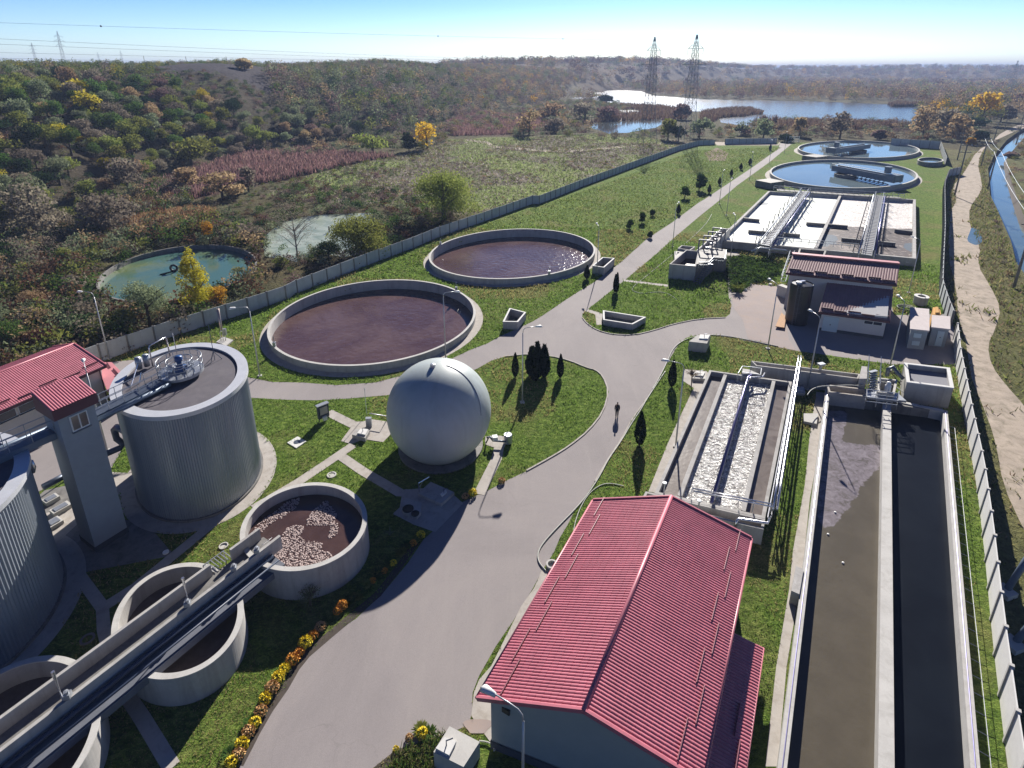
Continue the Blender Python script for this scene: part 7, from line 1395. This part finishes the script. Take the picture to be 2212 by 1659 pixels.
for k, c in enumerate(CYP): cypress(D(c[0], *c[1]), dd(c[0], *c[2])[1], c[3], c[4], 200+k, c[5] if len(c) > 5 else 1)
# palm like plant and pampas, ivy bank
def spiky(name, base, n, h, sp, label, seed, w_=.05, lean=.6, cat='plant'):
    rs = np.random.default_rng(seed); Q = []
    for k in range(n):
        q = rs.uniform(0, 2*pi); l = h*rs.uniform(.6, 1.1); d = np.array([cos(q)*lean*rs.uniform(.4, 1.3), sin(q)*lean*rs.uniform(.4, 1.3), 1.]); d /= np.linalg.norm(d); s = np.array([-sin(q), cos(q), 0])*w_; p0 = np.zeros(3); p1 = d*l*.6; p2 = d*l+np.array([cos(q), sin(q), -.6])*l*.28
        Q += [np.stack([p0-s, p0+s, p1+s, p1-s]), np.stack([p1-s, p1+s, p2+s*.2, p2-s*.2])]
    o = link(name, quads_mesh(name, np.array(Q), LM_[sp])); o.location = base; tag(o, label, cat)
spiky('yucca', D('B3',1895,830), 90, 1.7, 'lime', 'yellow green spiky plant at the edge of the yard', 5, .09)
spiky('palm', D('C3',1540,110)+Vector((0, 0, .9)), 40, 1.0, 'greybrown', 'small palm like plant at the upper corner of the grit basin', 6, .05, 1.4)
tag(MB().tube([D('C3',1540,150), D('C3',1540,110)+Vector((0, 0, 1.1))], .06, 6).build('stake', M['wood']), 'dark stake supporting the small palm like plant', 'stake')
solo('shrub', 'greygreen', D('D2',500,325), dd('D2',490,150)[1], 44, 700, .09, 'silvery shrub in front of the froth tank wall', 'shrub', 10, .1, 130, 9, shell=.3)
spiky('dry_tuft', D('C2',1110,1290), 26, .7, 'greygreen', 'thin pale tuft in the shadow right of the froth tank', 7, .02, .5)
IVY = ccw(DL('B3',[(1830,560),(2212,600)])+DL('B4',[(350,600),(330,690),(270,745)])+DL('B3',[(2000,770),(1930,835),(1850,820),(1800,700)])); it = []; scatter_poly = IVY; r = np.random.default_rng(71); X = [p[0] for p in IVY]; Y = [p[1] for p in IVY]; x = r.uniform(min(X), max(X), 2600); y = r.uniform(min(Y), max(Y), 2600); m_ = inpoly(x, y, IVY)
mass('ground_cover', [(a, b, 0, r.uniform(.4, .9), r.uniform(.3, .8), r.choice(['green', 'dark', 'green'])) for a, b in zip(x[m_][:420], y[m_][:420])], .30, TM, 60)
for k, (x, y, z) in enumerate(((1995,770,0), (1960,820,0))): mb = MB(); mb.lathe(D('B3',x,y), [(.28, 0), (.3, .15), (.2, .28), (.01, .3)], 10); tag(mb.build('boulder', M['white_conc']), ('pale stone at the corner of the yard, upper one', 'pale stone at the corner of the yard, lower one')[k], 'stone')
for k, (x, y) in enumerate(((95,770), (255,778))): mb = MB(); mb.lathe(D('B4',x,y), [(.3, 0), (.33, .15), (.22, .3), (.01, .32)], 10); tag(mb.build('boulder', M['white_conc']), ('left pale stone on the upper yard edge', 'right pale stone on the upper yard edge')[k], 'stone')
# ---- chrysanthemum row along the left road edge
PET = {'yellow': surf('yellow petals', (.85, .66, .03), .7, .2, 6, 20, bmp=.3), 'orange': surf('orange petals', (.62, .28, .03), .7, .2, 6, 20, bmp=.3), 'peach': surf('peach petals', (.62, .38, .16), .7, .2, 6, 20, bmp=.3)}
def flower(kind, seed):
    rs = np.random.default_rng(seed); n = 240; d = rs.normal(size=(n, 3)); d[:, 2] = np.abs(d[:, 2]); d /= np.linalg.norm(d, axis=1)[:, None]; c = d*np.array([.27, .27, .25])*rs.uniform(.85, 1.05, (n, 1))+np.array([0, 0, .14]); r = empty('chrysanthemum', (0, 0, 0)); link('blossoms', quads_mesh('blossoms', leaves(c, n, .085, rs), PET[kind]), r)
    d = rs.normal(size=(150, 3)); d /= np.linalg.norm(d, axis=1)[:, None]; c = d*np.array([.24, .24, .12])+np.array([0, 0, .12]); link('leaves', quads_mesh('leaves', leaves(c, 150, .1, rs), LM_['green']), r); return r
FL = [('D2',520,578,'orange',1.0,'dull orange flower mound in the tank shadow'), ('D2',578,510,'peach',1.0,'dim pale flower mound in the tank shadow'), ('D2',465,632,'yellow',1.25,'big yellow flower mound at the edge of the shadow'), ('D2',418,705,'orange',.9,'small orange flower mound below the big yellow one'), ('D2',367,763,'orange',1.15,'deep orange flower mound in the row'), ('D2',303,835,'yellow',1.0,'yellow flower mound below the deep orange one'), ('D2',257,900,'yellow',1.15,'bright yellow flower mound mid row'), ('D2',205,985,'peach',1.2,'peach flower mound mid row'),
 ('D2',157,1062,'yellow',1.05,'yellow flower mound with long green leaves'), ('D2',120,1165,'peach',1.0,'small peach flower mound lower in the row'), ('D2',72,1255,'yellow',1.0,'yellow flower mound near the bottom of the row'), ('D2',25,1322,'peach',1.05,'peach flower mound near the bottom of the row'), ('D1',1872,1415,'yellow',1.05,'yellow flower mound third from the bottom'), ('D1',1845,1495,'peach',1.0,'peach flower mound second from the bottom'), ('D1',1790,1560,'yellow',1.0,'lowest yellow flower mound at the picture bottom'),
 ('C2',1352,1298,'yellow',1.0,'yellow flowers beside the shaded slab'), ('C2',1292,1360,'orange',.8,'orange flowers below the yellow ones at the shaded slab'), ('C2',1695,1000,'peach',.9,'small brown flower mound at the slab corner, left one'), ('C2',1750,975,'yellow',1.1,'greenish flower mound at the slab corner, right one'), ('C2',1975,878,'peach',.9,'small dark flower mound at the road bend'), ('D2',745,345,'orange',1.05,'orange flower mound upper in the row beside the dark leaves'), ('D2',712,382,'orange',.9,'dark orange flower mound under its neighbour'),
 ('D2',980,148,'orange',.7,'single orange bloom among green leaves'), ('D2',1070,72,'orange',.7,'orange bloom above the green clump'), ('D2',1138,12,'yellow',.75,'yellow bloom topmost in the green clump'), ('D2',1362,1335,'yellow',.95,'yellow flowers beside the bottom concrete block'), ('D2',1262,1358,'peach',.6,'small peach bloom on the left of the bottom bed'), ('D2',1160,1445,'yellow',.5,'tiny yellow bloom at the corner of the bottom bed')]
fp = {k: flower(k, 300+i) for i, k in enumerate(PET)}; used = set()
for tl, x, y, kd, s, lab in FL:
    p = D(tl, x, y); o = fp[kd] if kd not in used else copy_tree(fp[kd]); used.add(kd); o.location = (p.x, p.y, 0); o.scale = (s*1.3,)*3; o.rotation_euler.z = random.uniform(0, 6); tag(o, lab, 'flower', 'flower mounds along the road edge')
GP = [('D2',805,295), ('D2',855,275), ('D2',885,220), ('D2',930,180), ('D2',1020,85), ('C2',1010,1575), ('C2',1120,1500), ('C2',1200,1430), ('C2',1240,1380), ('C2',1320,1330), ('D2',45,1240), ('D2',245,925), ('D1',1775,1490), ('D1',1770,1550), ('D2',1420,1330), ('D2',1350,1300)]
for k, (tl, x, y) in enumerate(GP):
    spiky('leafy_plant', D(tl, x, y), 170, .46, 'lime' if k % 2 else 'green', 'leafy green plant %s the flower row by the road' % ('high in', 'just under the top of', 'upper middle of', 'above the dark gap of', 'beside the top blooms of', 'in the upper clump of', 'under the yellow bloom of', 'midway up the slab side of', 'just below the slab end of', 'at the slab end of', 'near the lower end of', 'in the middle of', 'at the bottom left of', 'lowest in', 'by the bottom block, apart from', 'behind the yellow flowers apart from')[k], 400+k, .05, 1.1)
BED = ccw(DL('D2',[(1000,1570),(1160,1445),(1250,1385),(1420,1330),(1560,1300),(1450,1440),(1420,1600)])); sheet('flower_bed', ccw(DL('D2',[(990,1578),(1150,1450),(1300,1385),(1330,1420),(1180,1500),(1080,1600)])), .02, M['soil'])
BED2 = strip('flower_bed', [D('D1',1840,1560), D('D1',1975,1300), D('D1',2075,1130), D('D1',2195,960), D('D2',385,810), D('D2',470,705), D('D2',640,560), D('D2',820,410), D('D2',1020,240), D('D2',1190,20), D('C2',1320,1330)], .55, M['soil'], .014)
blades('lawn_tufts', [ccw(DL('D2',[(1150,1480),(1420,1340),(1560,1290),(1420,1640),(1000,1700)]))], 900, .35, .03, [(.08,.14,.03), (.14,.2,.05), (.2,.18,.08)], 47, .5)
# ================================================================ PERSON (walking away on the road)
def skinned(name, verts, edges, radii, mat, parent, lvl=2):
    me = bpy.data.meshes.new(name); me.from_pydata(verts, edges, []); me.update(); o = link(name, me, parent); s = o.modifiers.new('skin', 'SKIN'); ly = me.skin_vertices or None
    bm = bmesh.new(); bm.from_mesh(me); sk = bm.verts.layers.skin.verify()
    for v, r in zip(bm.verts, radii): v[sk].radius = r if isinstance(r, tuple) else (r, r)
    bm.verts.ensure_lookup_table(); bm.verts[0][sk].use_root = True; bm.to_mesh(me); bm.free(); sub = o.modifiers.new('sub', 'SUBSURF'); sub.levels = lvl; sub.render_levels = lvl; me.materials.append(mat); me.polygons.foreach_set('use_smooth', [True]*len(me.polygons)); return o
M['skin'] = surf('skin', (.35, .2, .14), .6, .05, 3, 20, bmp=0); M['jacket'] = surf('dark jacket', (.012, .013, .022), .8, .2, 3, 20, bmp=.1); M['trousers'] = surf('dark trousers', (.016, .015, .02), .85, .2, 3, 20, bmp=.1); M['hair'] = surf('dark hair', (.015, .012, .01), .7, .2, 3, 20, bmp=0)
pf_ = D('C3',966,372); pe = empty('person', pf_, 'person in dark clothes walking away along the road, arms at the sides', 'person', rz=R_(-8))
V_ = [(0,0,.96), (0,0,1.15), (0,-.01,1.36), (0,0,1.49), (0,.01,1.56), (0,.02,1.66), (0,.02,1.76), (.17,0,1.42), (.23,-.02,1.15), (.24,.07,.92), (.24,.10,.80), (-.17,0,1.42), (-.23,.02,1.15), (-.24,.03,.92), (-.24,.05,.80),
      (.09,0,.90), (.10,.10,.50), (.10,.02,.10), (.11,.18,.05), (-.09,0,.90), (-.10,-.04,.50), (-.10,-.20,.12), (-.11,-.06,.05)]
E_ = [(0,1),(1,2),(2,3),(3,4),(4,5),(5,6),(2,7),(7,8),(8,9),(9,10),(2,11),(11,12),(12,13),(13,14),(0,15),(15,16),(16,17),(17,18),(0,19),(19,20),(20,21),(21,22)]
Rr = [(.15,.11),(.14,.10),(.17,.11),(.07,.07),(.06,.06),(.085,.10),(.06,.07),.065,.05,.04,.035,.065,.05,.04,.035,.10,.07,.05,.04,.10,.07,.05,.04]
skinned('body', V_, E_, Rr, M['skin'], pe)
for sx_ in (-1, 1):
    i0 = 10 if sx_ > 0 else 14; hx, hy, hz = V_[i0]
    vv_ = [(hx, hy, hz+.03), (hx, hy+.01, hz-.03)]; ee_ = [(0, 1)]; rr2 = [.032, .034]
    for k in range(4): vv_ += [(hx+.0, hy-.035+.022*k, hz-.07), (hx-.012*sx_, hy-.033+.022*k, hz-.115-(.012 if k in (1, 2) else 0))]; n_ = len(vv_); ee_ += [(1, n_-2), (n_-2, n_-1)]; rr2 += [.010, .008]
    vv_ += [(hx-.02*sx_, hy+.045, hz-.03), (hx-.03*sx_, hy+.055, hz-.065)]; n_ = len(vv_); ee_ += [(1, n_-2), (n_-2, n_-1)]; rr2 += [.012, .009]
    skinned('hand', vv_, ee_, rr2, M['skin'], pe, 1)
skinned('jacket', [V_[i] for i in (1, 0, 2, 3, 7, 8, 9, 11, 12, 13)]+[(0,0,.86)], [(0,1),(0,2),(2,3),(2,4),(4,5),(5,6),(2,7),(7,8),(8,9),(1,10)], [(.17,.13),(.175,.135),(.20,.135),(.085,.085),.085,.07,.055,.085,.07,.055,(.18,.14)], M['jacket'], pe)
skinned('trousers', [V_[i] for i in (0, 15, 16, 17, 19, 20, 21)], [(0,1),(1,2),(2,3),(0,4),(4,5),(5,6)], [(.165,.125),.115,.085,.07,.115,.085,.07], M['trousers'], pe)
for i, j in ((17, 18), (21, 22)):
    a = Vector(V_[i]); b2 = Vector(V_[j]); skinned('shoe', [(a.x, a.y-.05, .05), tuple(a.lerp(b2, .6).xy)+(.05,), tuple(b2.xy)+(.045,)], [(0,1),(1,2)], [.055,.055,.042], M['black'], pe, 1)
skinned('hair', [(0,.0,1.70), (0,0,1.76), (0,.03,1.79)], [(0,1),(1,2)], [(.10,.11),(.095,.11),(.06,.07)], M['hair'], pe)
for sx_ in (-1, 1): MB().lathe((.095*sx_, .02, 1.66), [(.005, -.03), (.02, 0), (.005, .03)], 8).build('ear', M['skin'], pe, True).location = (0, 0, 0)
# ================================================================ HAZE
mh = bpy.data.materials.new('haze'); mh.use_nodes = True; n = mh.node_tree; n.nodes.clear(); out = N(n, 'ShaderNodeOutputMaterial'); v = N(n, 'ShaderNodeVolumePrincipled'); v.inputs['Density'].default_value = .00023; v.inputs['Color'].default_value = (.50, .64, 1, 1); v.inputs['Anisotropy'].default_value = .0; L(n, v.outputs[0], out.inputs['Volume'])
if HAZE:
    mb = MB(); mb.box((0, 6000, 45), (18000, 17000, 106)); o = mb.build('haze', mh); tag(o, kind='stuff')
